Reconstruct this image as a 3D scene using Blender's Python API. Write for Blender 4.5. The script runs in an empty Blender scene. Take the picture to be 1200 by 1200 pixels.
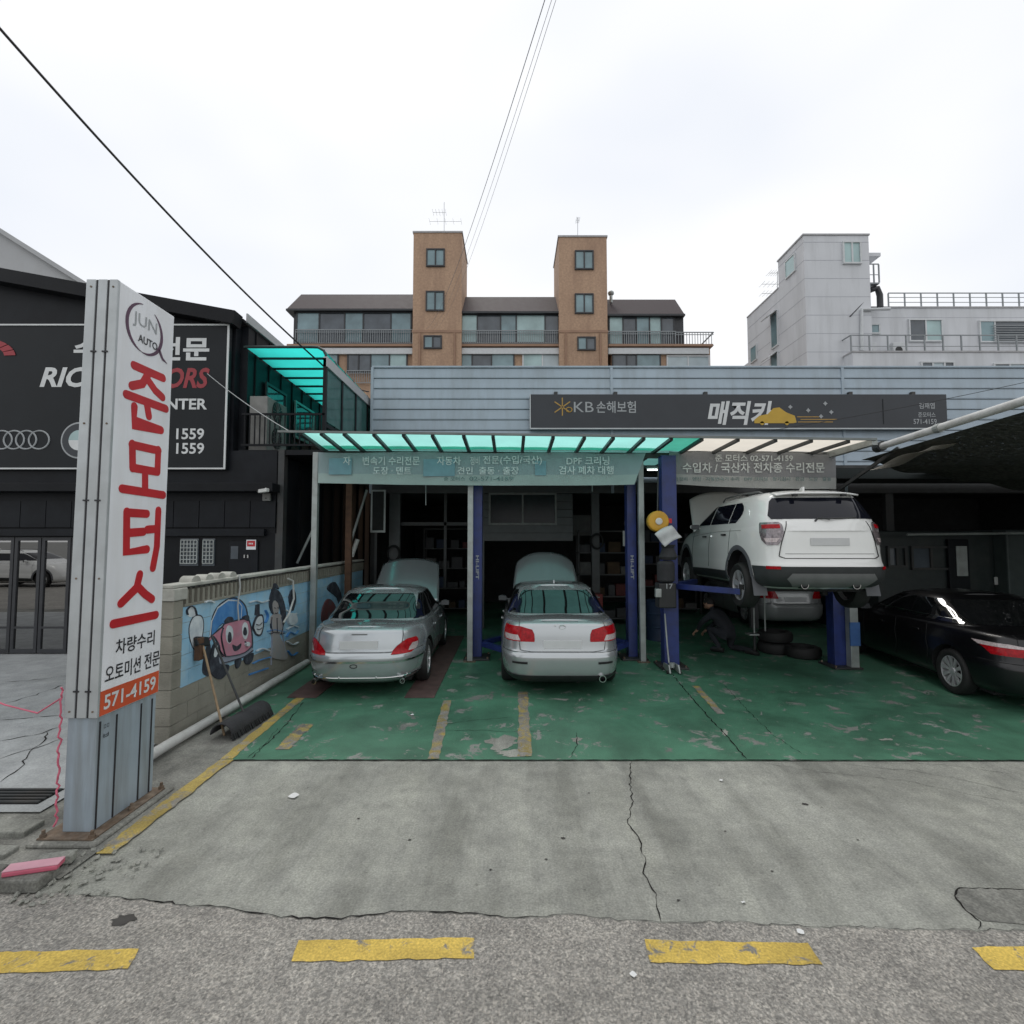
import bpy, bmesh, math, random
from mathutils import Vector, Matrix
random.seed(7)
R = math.radians
C = bpy.context.scene.collection
SC = bpy.context.scene

# ---------------------------------------------------------------- camera, sky, sun, exposure
CAM_Z = 2.25
PITCH = math.atan(32/600)
cd = bpy.data.cameras.new('camera'); cam = bpy.data.objects.new('camera', cd); C.objects.link(cam)
cam.location = (0, 0, CAM_Z); cam.rotation_euler = (math.pi/2 + PITCH, 0, 0)
cd.sensor_width = 36; cd.lens = 18.0; cd.clip_start = .05; cd.clip_end = 2000
SC.camera = cam
SC.view_settings.view_transform = 'Standard'; SC.view_settings.look = 'None'
SC.view_settings.gamma = 1; SC.view_settings.use_curve_mapping = False
SC.view_settings.exposure = 0.0
SUN_EL, SUN_AZ = R(58), R(-12)
w = bpy.data.worlds.new('World'); SC.world = w; w.use_nodes = True
nt = w.node_tree; nt.nodes.clear()
def wn(t, **k):
    n = nt.nodes.new(t)
    for a, b in k.items(): setattr(n, a, b)
    return n
wo = wn('ShaderNodeOutputWorld'); bg = wn('ShaderNodeBackground'); bg.inputs['Strength'].default_value = .1
sky = wn('ShaderNodeTexSky', sky_type='NISHITA', sun_disc=False, sun_elevation=SUN_EL, sun_rotation=SUN_AZ)
tc = wn('ShaderNodeTexCoord'); mp = wn('ShaderNodeMapping'); mp.inputs['Scale'].default_value = (1.0, 1.0, 2.2)
nz = wn('ShaderNodeTexNoise'); nz.inputs['Scale'].default_value = 1.2; nz.inputs['Detail'].default_value = 3; nz.inputs['Roughness'].default_value = .45
cr = wn('ShaderNodeValToRGB')
cr.color_ramp.elements[0].position = .30; cr.color_ramp.elements[0].color = (.80, .845, .93, 1)
cr.color_ramp.elements[1].position = .50; cr.color_ramp.elements[1].color = (1.0, 1.005, 1.015, 1)
mul = wn('ShaderNodeVectorMath', operation='SCALE'); mul.inputs['Scale'].default_value = 10.6
mx = wn('ShaderNodeMix', data_type='RGBA'); mx.inputs[0].default_value = .93
L = nt.links.new
L(tc.outputs['Generated'], mp.inputs['Vector']); L(mp.outputs[0], nz.inputs['Vector']); L(nz.outputs['Fac'], cr.inputs[0])
L(cr.outputs[0], mul.inputs[0]); L(sky.outputs[0], mx.inputs[6]); L(mul.outputs[0], mx.inputs[7])
L(mx.outputs[2], bg.inputs['Color']); L(bg.outputs[0], wo.inputs[0])
sl = bpy.data.lights.new('sun', 'SUN'); sl.energy = .8; sl.angle = R(18); sl.color = (1, .96, .9)
so = bpy.data.objects.new('sun', sl); C.objects.link(so)
so.rotation_euler = (Vector((math.sin(SUN_AZ)*math.cos(SUN_EL), math.cos(SUN_AZ)*math.cos(SUN_EL), math.sin(SUN_EL)))).to_track_quat('Z', 'Y').to_euler()
so.location = (0, 0, 40)

# ---------------------------------------------------------------- helpers
def at(px, py, Y):
    "world point on the plane y=Y seen at a photograph pixel"
    u = (px-600)/600; v = (600-py)/600
    dy = math.cos(PITCH)-v*math.sin(PITCH); dz = math.sin(PITCH)+v*math.cos(PITCH)
    t = Y/dy
    return Vector((u*t, Y, CAM_Z+dz*t))
def gnd(px, py, z=0.0):
    u = (px-600)/600; v = (600-py)/600
    dy = math.cos(PITCH)-v*math.sin(PITCH); dz = math.sin(PITCH)+v*math.cos(PITCH)
    t = (z-CAM_Z)/dz
    return Vector((u*t, dy*t, z))
def V(*a): return Vector(a)
M = {}
def mat(name, col, rough=.6, metal=0.0, var=.12, scale=6.0, bump=0.0, bscale=40.0, spec=.5, coat=0.0, dirt=None, dscale=2.0, damt=.5, rvar=.1, emit=None, trans=0.0, vs=0):
    """procedural principled material: base colour broken up by two noises, optional dirt colour, roughness variation and fine bump"""
    m = bpy.data.materials.new(name); m.use_nodes = True; n = m.node_tree; b = n.nodes['Principled BSDF']
    def N(t, **k):
        x = n.nodes.new(t)
        for a, c in k.items(): setattr(x, a, c)
        return x
    l = n.links.new
    b.inputs['Roughness'].default_value = rough; b.inputs['Metallic'].default_value = metal
    b.inputs['Specular IOR Level'].default_value = spec
    b.inputs['Coat Weight'].default_value = coat; b.inputs['Coat Roughness'].default_value = .04
    geo = N('ShaderNodeNewGeometry')
    n1 = N('ShaderNodeTexNoise'); n1.inputs['Scale'].default_value = scale; n1.inputs['Detail'].default_value = 5
    l(geo.outputs['Position'], n1.inputs['Vector'])
    r = N('ShaderNodeValToRGB'); e = r.color_ramp.elements
    e[0].position = .3; e[1].position = .7
    e[0].color = tuple(c*(1-var) for c in col)+(1,); e[1].color = tuple(min(1, c*(1+var)) for c in col)+(1,)
    l(n1.outputs['Fac'], r.inputs[0]); out = r.outputs[0]
    if dirt:
        n2 = N('ShaderNodeTexNoise'); n2.inputs['Scale'].default_value = dscale; n2.inputs['Detail'].default_value = 8; n2.inputs['Roughness'].default_value = .65
        if vs:
            mp_ = N('ShaderNodeMapping'); mp_.inputs['Scale'].default_value = (1, 1, vs); l(geo.outputs['Position'], mp_.inputs['Vector']); l(mp_.outputs[0], n2.inputs['Vector'])
        else: l(geo.outputs['Position'], n2.inputs['Vector'])
        r2 = N('ShaderNodeValToRGB'); r2.color_ramp.elements[0].position = .45; r2.color_ramp.elements[1].position = .72
        r2.color_ramp.elements[1].color = (damt,)*3+(1,)
        l(n2.outputs['Fac'], r2.inputs[0])
        x = N('ShaderNodeMix', data_type='RGBA'); x.inputs[7].default_value = tuple(dirt)+(1,)
        l(r2.outputs[0], x.inputs[0]); l(out, x.inputs[6]); out = x.outputs[2]
    l(out, b.inputs['Base Color'])
    if rvar:
        mr = N('ShaderNodeMapRange'); mr.inputs[3].default_value = max(0, rough-rvar*rough); mr.inputs[4].default_value = min(1, rough+rvar*rough)
        l(n1.outputs['Fac'], mr.inputs[0]); l(mr.outputs[0], b.inputs['Roughness'])
    if bump:
        n3 = N('ShaderNodeTexNoise'); n3.inputs['Scale'].default_value = bscale; n3.inputs['Detail'].default_value = 4
        l(geo.outputs['Position'], n3.inputs['Vector'])
        bp = N('ShaderNodeBump'); bp.inputs['Strength'].default_value = bump; bp.inputs['Distance'].default_value = .02
        l(n3.outputs['Fac'], bp.inputs['Height']); l(bp.outputs[0], b.inputs['Normal'])
    if emit:
        b.inputs['Emission Color'].default_value = tuple(emit[0])+(1,); b.inputs['Emission Strength'].default_value = emit[1]
    M[name] = m
    return m
def sheet(name, col, tr=.6, rough=.3, var=.1, scale=3):
    "translucent plastic sheet: light comes through coloured"
    m = mat(name, col, rough, var=var, scale=scale)
    n = m.node_tree; b = n.nodes['Principled BSDF']; o = n.nodes['Material Output']
    t = n.nodes.new('ShaderNodeBsdfTranslucent'); x = n.nodes.new('ShaderNodeMixShader'); x.inputs[0].default_value = tr
    src = b.inputs['Base Color'].links[0].from_socket
    n.links.new(src, t.inputs['Color']); n.links.new(b.outputs[0], x.inputs[1]); n.links.new(t.outputs[0], x.inputs[2]); n.links.new(x.outputs[0], o.inputs['Surface'])
    return m
def glass(name, tint, mixc=.5, rough=.03):
    "window pane: part clear tinted, part mirror by fresnel"
    m = bpy.data.materials.new(name); m.use_nodes = True; n = m.node_tree; n.nodes.clear()
    o = n.nodes.new('ShaderNodeOutputMaterial'); t = n.nodes.new('ShaderNodeBsdfTransparent'); t.inputs[0].default_value = tuple(tint)+(1,)
    g = n.nodes.new('ShaderNodeBsdfGlossy'); g.inputs['Roughness'].default_value = rough
    f = n.nodes.new('ShaderNodeFresnel'); f.inputs[0].default_value = 1.5+mixc
    x = n.nodes.new('ShaderNodeMixShader')
    n.links.new(f.outputs[0], x.inputs[0]); n.links.new(t.outputs[0], x.inputs[1]); n.links.new(g.outputs[0], x.inputs[2]); n.links.new(x.outputs[0], o.inputs[0])
    M[name] = m
    return m

ORG = {}
def thing(name, label, cat, loc=(0, 0, 0), group=None, local=False, rotz=0, kind=None):
    o = bpy.data.objects.new(name, None); C.objects.link(o); o.empty_display_size = .2
    o.location = loc; o.rotation_euler = (0, 0, rotz)
    ORG[o] = Vector((0, 0, 0)) if local else Vector(loc)
    tag(o, label, cat, group, kind)
    return o
def tag(o, label=None, cat=None, group=None, kind=None):
    if label: o['label'] = label
    if cat: o['category'] = cat
    if group: o['group'] = group
    if kind: o['kind'] = kind
    return o
def link_mesh(name, me, parent, org):
    o = bpy.data.objects.new(name, me); C.objects.link(o)
    ORG[o] = Vector(org)
    if parent is not None:
        o.parent = parent; o.location = ORG[o]-ORG[parent]
    else: o.location = org
    return o
def share(src, name, org, parent, rotz=None):
    "another object with the same mesh data"
    o = link_mesh(name, src.data, parent, org)
    for md in src.modifiers:
        if md.type == 'BEVEL':
            n = o.modifiers.new('bevel', 'BEVEL'); n.width = md.width; n.segments = md.segments; n.limit_method = 'ANGLE'
    if rotz: o.rotation_euler = (0, 0, rotz)
    return o
class MB:
    def __init__(s): s.v = []; s.f = []
    def face(s, *pts):
        k = len(s.v); s.v += [tuple(p) for p in pts]; s.f.append(tuple(range(k, k+len(pts))))
        return s
    def box(s, x0, x1, y0, y1, z0, z1):
        k = len(s.v)
        s.v += [(x0, y0, z0), (x1, y0, z0), (x1, y1, z0), (x0, y1, z0), (x0, y0, z1), (x1, y0, z1), (x1, y1, z1), (x0, y1, z1)]
        s.f += [tuple(k+i for i in q) for q in ((0, 3, 2, 1), (4, 5, 6, 7), (0, 1, 5, 4), (1, 2, 6, 5), (2, 3, 7, 6), (3, 0, 4, 7))]
        return s
    def obox(s, o, ux, uy, uz, a0, a1, b0, b1, c0, c1):
        k = len(s.v); o = Vector(o)
        for c in (c0, c1):
            for a, b in ((a0, b0), (a1, b0), (a1, b1), (a0, b1)): s.v.append(tuple(o+ux*a+uy*b+uz*c))
        s.f += [tuple(k+i for i in q) for q in ((0, 3, 2, 1), (4, 5, 6, 7), (0, 1, 5, 4), (1, 2, 6, 5), (2, 3, 7, 6), (3, 0, 4, 7))]
        return s
    def beam(s, p, q, w, h, up=(0, 0, 1)):
        p = Vector(p); q = Vector(q); d = (q-p); ln = d.length; d.normalize(); up = Vector(up)
        if abs(d.dot(up)) > .98: up = Vector((0, 1, 0))
        sx = d.cross(up).normalized(); sz = sx.cross(d)
        return s.obox(p, sx, d, sz, -w/2, w/2, 0, ln, -h/2, h/2)
    def tube(s, pts, r, n=8, closed=False):
        pts = [Vector(p) for p in pts]; k = len(s.v); m = len(pts); pu = None
        for i, p in enumerate(pts):
            if closed: d = pts[(i+1) % m]-pts[i-1]
            else: d = pts[min(i+1, m-1)]-pts[max(i-1, 0)]
            d.normalize()
            if pu is None: pu = d.orthogonal().normalized()
            pu = (pu-d*pu.dot(d)).normalized(); pv = d.cross(pu)
            rr = r[i] if isinstance(r, (list, tuple)) else r
            for j in range(n):
                a = 2*math.pi*j/n; s.v.append(tuple(p+pu*(rr*math.cos(a))+pv*(rr*math.sin(a))))
        for i in range(m if closed else m-1):
            i2 = (i+1) % m
            for j in range(n): s.f.append((k+i*n+j, k+i*n+(j+1) % n, k+i2*n+(j+1) % n, k+i2*n+j))
        if not closed: s.f.append(tuple(k+j for j in reversed(range(n)))); s.f.append(tuple(k+(m-1)*n+j for j in range(n)))
        return s
    def cyl(s, p, q, r, n=16): return s.tube([p, q], r, n)
    def lathe(s, prof, o, axis, n=24, caps=True):
        o = Vector(o); ax = Vector(axis).normalized(); u = ax.orthogonal().normalized(); w_ = ax.cross(u); k = len(s.v); m = len(prof)
        for r, h in prof:
            for j in range(n):
                a = 2*math.pi*j/n; s.v.append(tuple(o+ax*h+u*(r*math.cos(a))+w_*(r*math.sin(a))))
        for i in range(m-1):
            for j in range(n): s.f.append((k+i*n+j, k+i*n+(j+1) % n, k+(i+1)*n+(j+1) % n, k+(i+1)*n+j))
        if caps: s.f.append(tuple(k+j for j in reversed(range(n)))); s.f.append(tuple(k+(m-1)*n+j for j in range(n)))
        return s
    def prism(s, poly, o, ux, uy, depth):
        "extrude a 2-D polygon in the frame o,ux,uy along ux x uy by depth"
        o = Vector(o); ux = Vector(ux); uy = Vector(uy); nn = ux.cross(uy).normalized(); k = len(s.v); m = len(poly)
        for d in (0, depth):
            for a, b in poly: s.v.append(tuple(o+ux*a+uy*b+nn*d))
        s.f.append(tuple(k+i for i in reversed(range(m)))); s.f.append(tuple(k+m+i for i in range(m)))
        for i in range(m): j = (i+1) % m; s.f.append((k+i, k+j, k+m+j, k+m+i))
        return s
    def grid(s, fn, nu, nv):
        k = len(s.v)
        for j in range(nv+1):
            for i in range(nu+1): s.v.append(tuple(fn(i/nu, j/nv)))
        for j in range(nv):
            for i in range(nu): a = k+j*(nu+1)+i; s.f.append((a, a+1, a+nu+2, a+nu+1))
        return s
    def ball(s, c, rx, ry, rz, n=10, m=6):
        c = Vector(c)
        return s.grid(lambda u, v: c+Vector((rx*math.cos(2*math.pi*u)*math.sin(math.pi*v), ry*math.sin(2*math.pi*u)*math.sin(math.pi*v), -rz*math.cos(math.pi*v))), n, m)
    def build(s, name, m, parent=None, smooth=False, bevel=0, weld=False, sharp=35, org=None, solid=0, kind=None):
        xs = [p[0] for p in s.v]; ys = [p[1] for p in s.v]; zs = [p[2] for p in s.v]
        o = Vector(org) if org is not None else Vector(((min(xs)+max(xs))/2, (min(ys)+max(ys))/2, min(zs)))
        me = bpy.data.meshes.new(name)
        me.from_pydata([(p[0]-o.x, p[1]-o.y, p[2]-o.z) for p in s.v], [], s.f)
        if weld or smooth:
            bm = bmesh.new(); bm.from_mesh(me)
            if weld: bmesh.ops.remove_doubles(bm, verts=bm.verts, dist=.0004); bmesh.ops.recalc_face_normals(bm, faces=bm.faces)
            if smooth:
                for f in bm.faces: f.smooth = True
                for e in bm.edges:
                    if len(e.link_faces) == 2 and e.calc_face_angle(0) > R(sharp): e.smooth = False
            bm.to_mesh(me); bm.free()
        me.materials.append(M[m] if isinstance(m, str) else m)
        ob = link_mesh(name, me, parent, o)
        if solid: md = ob.modifiers.new('solid', 'SOLIDIFY'); md.thickness = solid
        if bevel:
            md = ob.modifiers.new('bevel', 'BEVEL'); md.width = bevel; md.segments = 2; md.limit_method = 'ANGLE'
        if kind: ob['kind'] = kind
        return ob
def text(name, s, m, parent, o, ux, uy, fit, bold=0.0, shear=0.0, ext=.004, align='C', spacing=1.0):
    "flat lettering laid on a plane; fit = (width, height) in metres, o = centre (or left middle with align L)"
    cu = bpy.data.curves.new('t', 'FONT'); cu.body = s; cu.size = 1; cu.shear = shear; cu.offset = bold; cu.resolution_u = 3; cu.space_character = spacing
    cu.space_line = .95
    if '\n' in s: cu.align_x = 'CENTER'
    ob = bpy.data.objects.new('t', cu); C.objects.link(ob)
    dg = bpy.context.evaluated_depsgraph_get(); dg.update()
    me = bpy.data.meshes.new_from_object(ob.evaluated_get(dg))
    bpy.data.objects.remove(ob); bpy.data.curves.remove(cu)
    if not me.vertices: return None
    xs = [v.co.x for v in me.vertices]; ys = [v.co.y for v in me.vertices]
    x0, x1, y0, y1 = min(xs), max(xs), min(ys), max(ys)
    sx = fit[0]/(x1-x0) if fit[0] else fit[1]/(y1-y0); sy = fit[1]/(y1-y0) if fit[1] else sx
    o = Vector(o); ux = Vector(ux).normalized(); uy = Vector(uy).normalized(); nn = ux.cross(uy)
    cx = (x0+x1)/2 if align == 'C' else (x0 if align == 'L' else x1)
    for v in me.vertices:
        c = v.co.copy(); v.co = ux*((c.x-cx)*sx)+uy*((c.y-(y0+y1)/2)*sy)+nn*ext
    me.materials.clear(); me.materials.append(M[m])
    return link_mesh(name, me, parent, o)
XA, YA, ZA = V(1, 0, 0), V(0, 1, 0), V(0, 0, 1)
def poly_obj(name, pts, z, m, parent=None, kind=None, org=None):
    "flat ground sheet from a polygon"
    mb = MB(); mb.face(*[(p[0], p[1], z) for p in pts])
    return mb.build(name, m, parent, kind=kind)
# ---------------------------------------------------------------- materials
def ground_mat(name, base, light, dark, fine=180.0, finev=.25, big=.6, rough=.85, bump=.4, paint=None, pscale=1.2, pth=(.56, .6), specks=None, streak=False):
    "mottled ground: broad stains, fine aggregate; optional paint coat worn through"
    m = bpy.data.materials.new(name); m.use_nodes = True; n = m.node_tree; b = n.nodes['Principled BSDF']; l = n.links.new
    def N(t, **k):
        x = n.nodes.new(t)
        for a, c in k.items(): setattr(x, a, c)
        return x
    geo = N('ShaderNodeNewGeometry')
    def noise(sc, det=6, ro=.6, dist=0.0):
        t = N('ShaderNodeTexNoise'); t.inputs['Scale'].default_value = sc; t.inputs['Detail'].default_value = det; t.inputs['Roughness'].default_value = ro; t.inputs['Distortion'].default_value = dist
        l(geo.outputs['Position'], t.inputs['Vector']); return t.outputs['Fac']
    def ramp(f, stops):
        r = N('ShaderNodeValToRGB'); e = r.color_ramp.elements
        while len(e) < len(stops): e.new(.5)
        for i, (p, c) in enumerate(stops): e[i].position = p; e[i].color = tuple(c)+(1,) if len(c) == 3 else c
        l(f, r.inputs[0]); return r.outputs[0]
    def mixc(f, a, b_, blend='MIX'):
        x = N('ShaderNodeMix', data_type='RGBA', blend_type=blend)
        if isinstance(f, float): x.inputs[0].default_value = f
        else: l(f, x.inputs[0])
        for s_, val in ((6, a), (7, b_)):
            if isinstance(val, tuple): x.inputs[s_].default_value = val+(1,)
            else: l(val, x.inputs[s_])
        return x.outputs[2]
    broad = ramp(noise(big, 8, .65, .4), [(.3, dark), (.5, base), (.72, light)])
    mid = ramp(noise(big*7, 6, .7), [(.3, (.8, .8, .8)), (.7, (1.18, 1.18, 1.16))])
    col = mixc(1.0, broad, mid, 'MULTIPLY')
    if streak:
        mp_ = N('ShaderNodeMapping'); mp_.inputs['Scale'].default_value = (5.0, 1.3, 1); mp_.inputs['Rotation'].default_value = (0, 0, .5); l(geo.outputs['Position'], mp_.inputs['Vector'])
        st_ = N('ShaderNodeTexNoise'); st_.inputs['Scale'].default_value = 3.2; st_.inputs['Detail'].default_value = 9; st_.inputs['Roughness'].default_value = .75; st_.inputs['Distortion'].default_value = .8; l(mp_.outputs[0], st_.inputs['Vector'])
        col = mixc(1.0, col, ramp(st_.outputs['Fac'], [(.30, (.78, .78, .77)), (.45, (1, 1, 1)), (.62, (1.06, 1.06, 1.05)), (.70, (1.28, 1.28, 1.25))]), 'MULTIPLY')
        mp2 = N('ShaderNodeMapping'); mp2.inputs['Scale'].default_value = (1.5, .22, 1); l(geo.outputs['Position'], mp2.inputs['Vector'])
        tr_ = N('ShaderNodeTexNoise'); tr_.inputs['Scale'].default_value = 1.6; tr_.inputs['Detail'].default_value = 7; tr_.inputs['Roughness'].default_value = .6; l(mp2.outputs[0], tr_.inputs['Vector'])
        col = mixc(1.0, col, ramp(tr_.outputs['Fac'], [(.36, (.76, .76, .75)), (.5, (1, 1, 1)), (.66, (1.12, 1.12, 1.10))]), 'MULTIPLY')
        pit = ramp(noise(16, 4, .7), [(.28, (.45, .45, .44)), (.36, (1, 1, 1))])
        col = mixc(.8, col, pit, 'MULTIPLY')
    g = noise(fine, 3, .6)
    fi = ramp(g, [(.34, (1-finev,)*3), (.5, (1, 1, 1)), (.68, (1+finev*1.3,)*3)])
    col = mixc(1.0, col, fi, 'MULTIPLY')
    if specks:
        vo = N('ShaderNodeTexVoronoi'); vo.inputs['Scale'].default_value = specks
        l(geo.outputs['Position'], vo.inputs['Vector'])
        sr = ramp(vo.outputs['Color'], [(.1, (.55, .55, .55)), (.45, (.95, .95, .95)), (.9, (1.55, 1.5, 1.45))])
        col = mixc(.75, col, sr, 'MULTIPLY')
    if paint:
        pn = noise(pscale, 9, .72, .6); pn2 = noise(pscale*.35, 3, .5)
        a = N('ShaderNodeMath', operation='ADD'); l(pn, a.inputs[0]); s2 = N('ShaderNodeMath', operation='MULTIPLY'); l(pn2, s2.inputs[0]); s2.inputs[1].default_value = .35
        l(s2.outputs[0], a.inputs[1]); a2 = N('ShaderNodeMath', operation='SUBTRACT'); l(a.outputs[0], a2.inputs[0]); a2.inputs[1].default_value = .175
        mask = ramp(a2.outputs[0], [(pth[0], (0, 0, 0)), (pth[1], (1, 1, 1))])
        pc = mixc(1.0, ramp(noise(1.3, 7, .6), [(.3, tuple(c*.62 for c in paint)), (.6, paint), (.78, tuple(c*1.25 for c in paint))]), fi, 'MULTIPLY')
        st = ramp(noise(.8, 7, .65, .8), [(.44, (1, 1, 1)), (.56, (.78, .78, .78)), (.74, (.35, .35, .35))])
        pc = mixc(1.0, pc, st, 'MULTIPLY')
        col = mixc(mask, pc, col)
    l(col, b.inputs['Base Color']); b.inputs['Roughness'].default_value = rough
    bp = N('ShaderNodeBump'); bp.inputs['Strength'].default_value = bump; bp.inputs['Distance'].default_value = .006
    l(g, bp.inputs['Height']); l(bp.outputs[0], b.inputs['Normal'])
    M[name] = m
    return m
ground_mat('asphalt', (.235, .226, .208), (.28, .27, .248), (.18, .174, .16), fine=70, finev=.34, big=.9, bump=.7, specks=100)
ground_mat('concrete', (.25, .254, .23), (.325, .33, .30), (.175, .178, .16), fine=70, finev=.2, big=.7, bump=.5, streak=True)
ground_mat('concrete_dark', (.165, .165, .15), (.24, .24, .22), (.09, .09, .082), fine=60, finev=.25, big=1.6, bump=.7, streak=True)
ground_mat('concrete_pale', (.33, .345, .35), (.42, .435, .44), (.24, .25, .25), fine=60, finev=.12, big=.5, bump=.25)
ground_mat('green_paint', (.21, .215, .20), (.29, .295, .28), (.12, .125, .115), fine=80, finev=.12, big=1.1, rough=.5, bump=.2, paint=(.07, .205, .128), pscale=3.6, pth=(.585, .61))
ground_mat('yellow_paint', (.17, .165, .155), (.22, .21, .2), (.11, .11, .1), fine=70, finev=.22, big=1.5, rough=.7, bump=.5, paint=(.62, .44, .085), pscale=9.0, pth=(.56, .64))
ground_mat('yellow_worn', (.2, .19, .17), (.27, .26, .24), (.12, .12, .11), fine=70, finev=.2, big=1.5, rough=.7, bump=.4, paint=(.38, .30, .09), pscale=6.0, pth=(.42, .54))
ground_mat('yellow_line', (.2, .19, .17), (.27, .26, .24), (.12, .12, .11), fine=70, finev=.2, big=1.5, rough=.7, bump=.4, paint=(.44, .33, .085), pscale=6.0, pth=(.52, .63))
ground_mat('far_ground', (.2, .2, .19), (.26, .26, .25), (.14, .14, .13), fine=20, finev=.1, big=.2)
mat('crack', (.018, .017, .016), .95, var=.3, spec=.1)
mat('crack_soft', (.06, .058, .054), .95, var=.3, spec=.1)
mat('black_paint', (.006, .007, .009), .5, var=.2, spec=.2, dirt=(.013, .015, .016), damt=.5)
mat('black_panel', (.0075, .009, .012), .45, var=.25, scale=2, spec=.2, dirt=(.014, .017, .02), damt=.6)
mat('sign_black', (.011, .0135, .016), .4, var=.15, scale=2, spec=.22)
mat('sign_grey', (.035, .04, .047), .4, var=.1, scale=2, spec=.4)
mat('white_letter', (.62, .64, .64), .5, var=.06)
mat('grey_letter', (.34, .36, .37), .5, var=.1)
mat('red_letter', (.46, .016, .022), .5, var=.1)
mat('red_dim', (.30, .03, .04), .5, var=.1)
mat('dark_letter', (.02, .02, .024), .5)
mat('plum_letter', (.09, .04, .075), .5)
mat('orange_paint', (.55, .085, .03), .5, var=.08)
mat('cabinet_white', (.76, .78, .81), .35, var=.05, scale=2, dirt=(.6, .6, .58), damt=.4, coat=.1, dscale=7, vs=.08)
mat('aluminium', (.46, .49, .50), .38, metal=.35, var=.08, dirt=(.28, .29, .28), damt=.4)
mat('base_steel', (.30, .36, .41), .42, var=.08, scale=3, dirt=(.17, .18, .17), damt=.7, dscale=9, vs=.08)
mat('rust', (.15, .115, .085), .85, var=.4, scale=20, dirt=(.11, .06, .03), damt=.8, dscale=14)
mat('galv', (.36, .39, .38), .45, metal=.4, var=.12, dirt=(.2, .2, .18), damt=.6, dscale=4)
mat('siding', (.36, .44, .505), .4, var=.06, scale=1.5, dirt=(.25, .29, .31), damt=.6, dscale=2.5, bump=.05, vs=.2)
mat('siding_shaded', (.085, .088, .09), .55, var=.12, dirt=(.07, .07, .065), damt=.6)  # siding tone with the shade of the bays put into its colour
mat('steel_dark', (.03, .034, .035), .5, var=.25, dirt=(.08, .06, .045), damt=.4)
mat('lift_blue', (.022, .038, .165), .4, var=.15, dirt=(.02, .02, .025), damt=.5, dscale=5)
mat('lift_bright', (.05, .12, .3), .4, var=.15)
mat('rubber', (.012, .012, .012), .7, var=.3)
mat('plastic_black', (.016, .017, .018), .45, var=.2)
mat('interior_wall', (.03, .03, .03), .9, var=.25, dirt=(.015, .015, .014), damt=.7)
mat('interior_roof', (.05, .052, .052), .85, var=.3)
mat('brown_wood', (.10, .052, .03), .8, var=.3, scale=9)
mat('wood_light', (.28, .2, .12), .7, var=.2, scale=14)
mat('white_plastic', (.58, .59, .57), .45, var=.08, dirt=(.4, .39, .35), damt=.5)
mat('pipe_white', (.52, .525, .51), .42, var=.1, scale=4, dirt=(.3, .29, .26), damt=.6, dscale=5)
mat('cloth_white', (.5, .52, .52), .9, var=.1, bump=.3)
mat('cloth_dark', (.03, .031, .034), .95, var=.25, bump=.3)
mat('pink', (.52, .11, .17), .6, var=.15)
mat('pink_pale', (.60, .32, .38), .6, var=.12)
mat('wire', (.015, .015, .016), .6)
mat('wire_grey', (.22, .22, .23), .6)
mat('wire_pale', (.4, .42, .42), .5)
mat('yellow_reel', (.55, .30, .02), .4, var=.1)
mat('skin', (.38, .22, .15), .6, var=.08)
mat('hair', (.012, .01, .009), .7)
mat('overalls', (.018, .02, .026), .9, var=.25, bump=.2)
mat('paper', (.66, .67, .66), .8, var=.05)
mat('lamp_glow', (.9, .95, .95), .5, emit=((.9, 1, 1), 4.0))
mat('container_green', (.014, .023, .023), .45, var=.18, dirt=(.05, .055, .05), damt=.5)
mat('container_pale', (.05, .066, .064), .5, var=.15)
mat('chrome', (.6, .6, .6), .12, metal=1.0, var=.05)
mat('brick_wall', (.44, .295, .20), .85, var=.16, scale=7, dirt=(.29, .185, .13), damt=.7, dscale=1.2, bump=.2, vs=.2)
mat('brick_dark', (.33, .21, .145), .85, var=.1, scale=1.5, bump=.2)
mat('roof_brown', (.032, .019, .022), .7, var=.2, scale=3, bump=.3, bscale=12)
mat('concrete_trim', (.40, .40, .41), .8, var=.1, dirt=(.28, .27, .26), damt=.5)
mat('frame_dark', (.028, .03, .034), .45, var=.15)
mat('frame_white', (.58, .6, .61), .45, var=.06)
mat('rail_metal', (.25, .27, .28), .45, metal=.2, var=.1)
mat('render_white', (.62, .635, .66), .75, var=.05, scale=.5, dirt=(.42, .43, .44), damt=.6, dscale=1.3, vs=.12)
mat('render_seam', (.36, .37, .41), .8)
mat('roof_pale', (.40, .41, .42), .5, var=.08, scale=1, dirt=(.3, .3, .3), damt=.4)
mat('block', (.29, .28, .235), .95, var=.14, scale=5, dirt=(.12, .115, .095), damt=.7, dscale=2.5, bump=.5, bscale=60)
mat('mural_blue', (.28, .51, .69), .85, var=.14, scale=2.5, dirt=(.42, .56, .62), damt=.8, dscale=3.0, bump=.35, bscale=60)
mat('coping', (.42, .42, .38), .9, var=.15, dirt=(.2, .2, .17), damt=.6, dscale=4, bump=.3)
mat('m_pink', (.52, .22, .29), .85, var=.15, dirt=(.36, .27, .33), damt=.7, dscale=7); mat('m_white', (.62, .67, .70), .85, var=.1, dirt=(.34, .42, .48), damt=.7, dscale=8); mat('m_black', (.025, .028, .04), .85, dirt=(.10, .12, .15), damt=.7, dscale=9)
mat('m_blue', (.06, .22, .52), .85, var=.15, dirt=(.14, .30, .46), damt=.8, dscale=6); mat('m_grey', (.30, .33, .40), .85, var=.1); mat('m_skin', (.36, .33, .32), .85, dirt=(.22, .27, .30), damt=.8, dscale=6); mat('m_red', (.17, .05, .05), .85, dirt=(.08, .12, .15), damt=.8, dscale=5)
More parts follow.
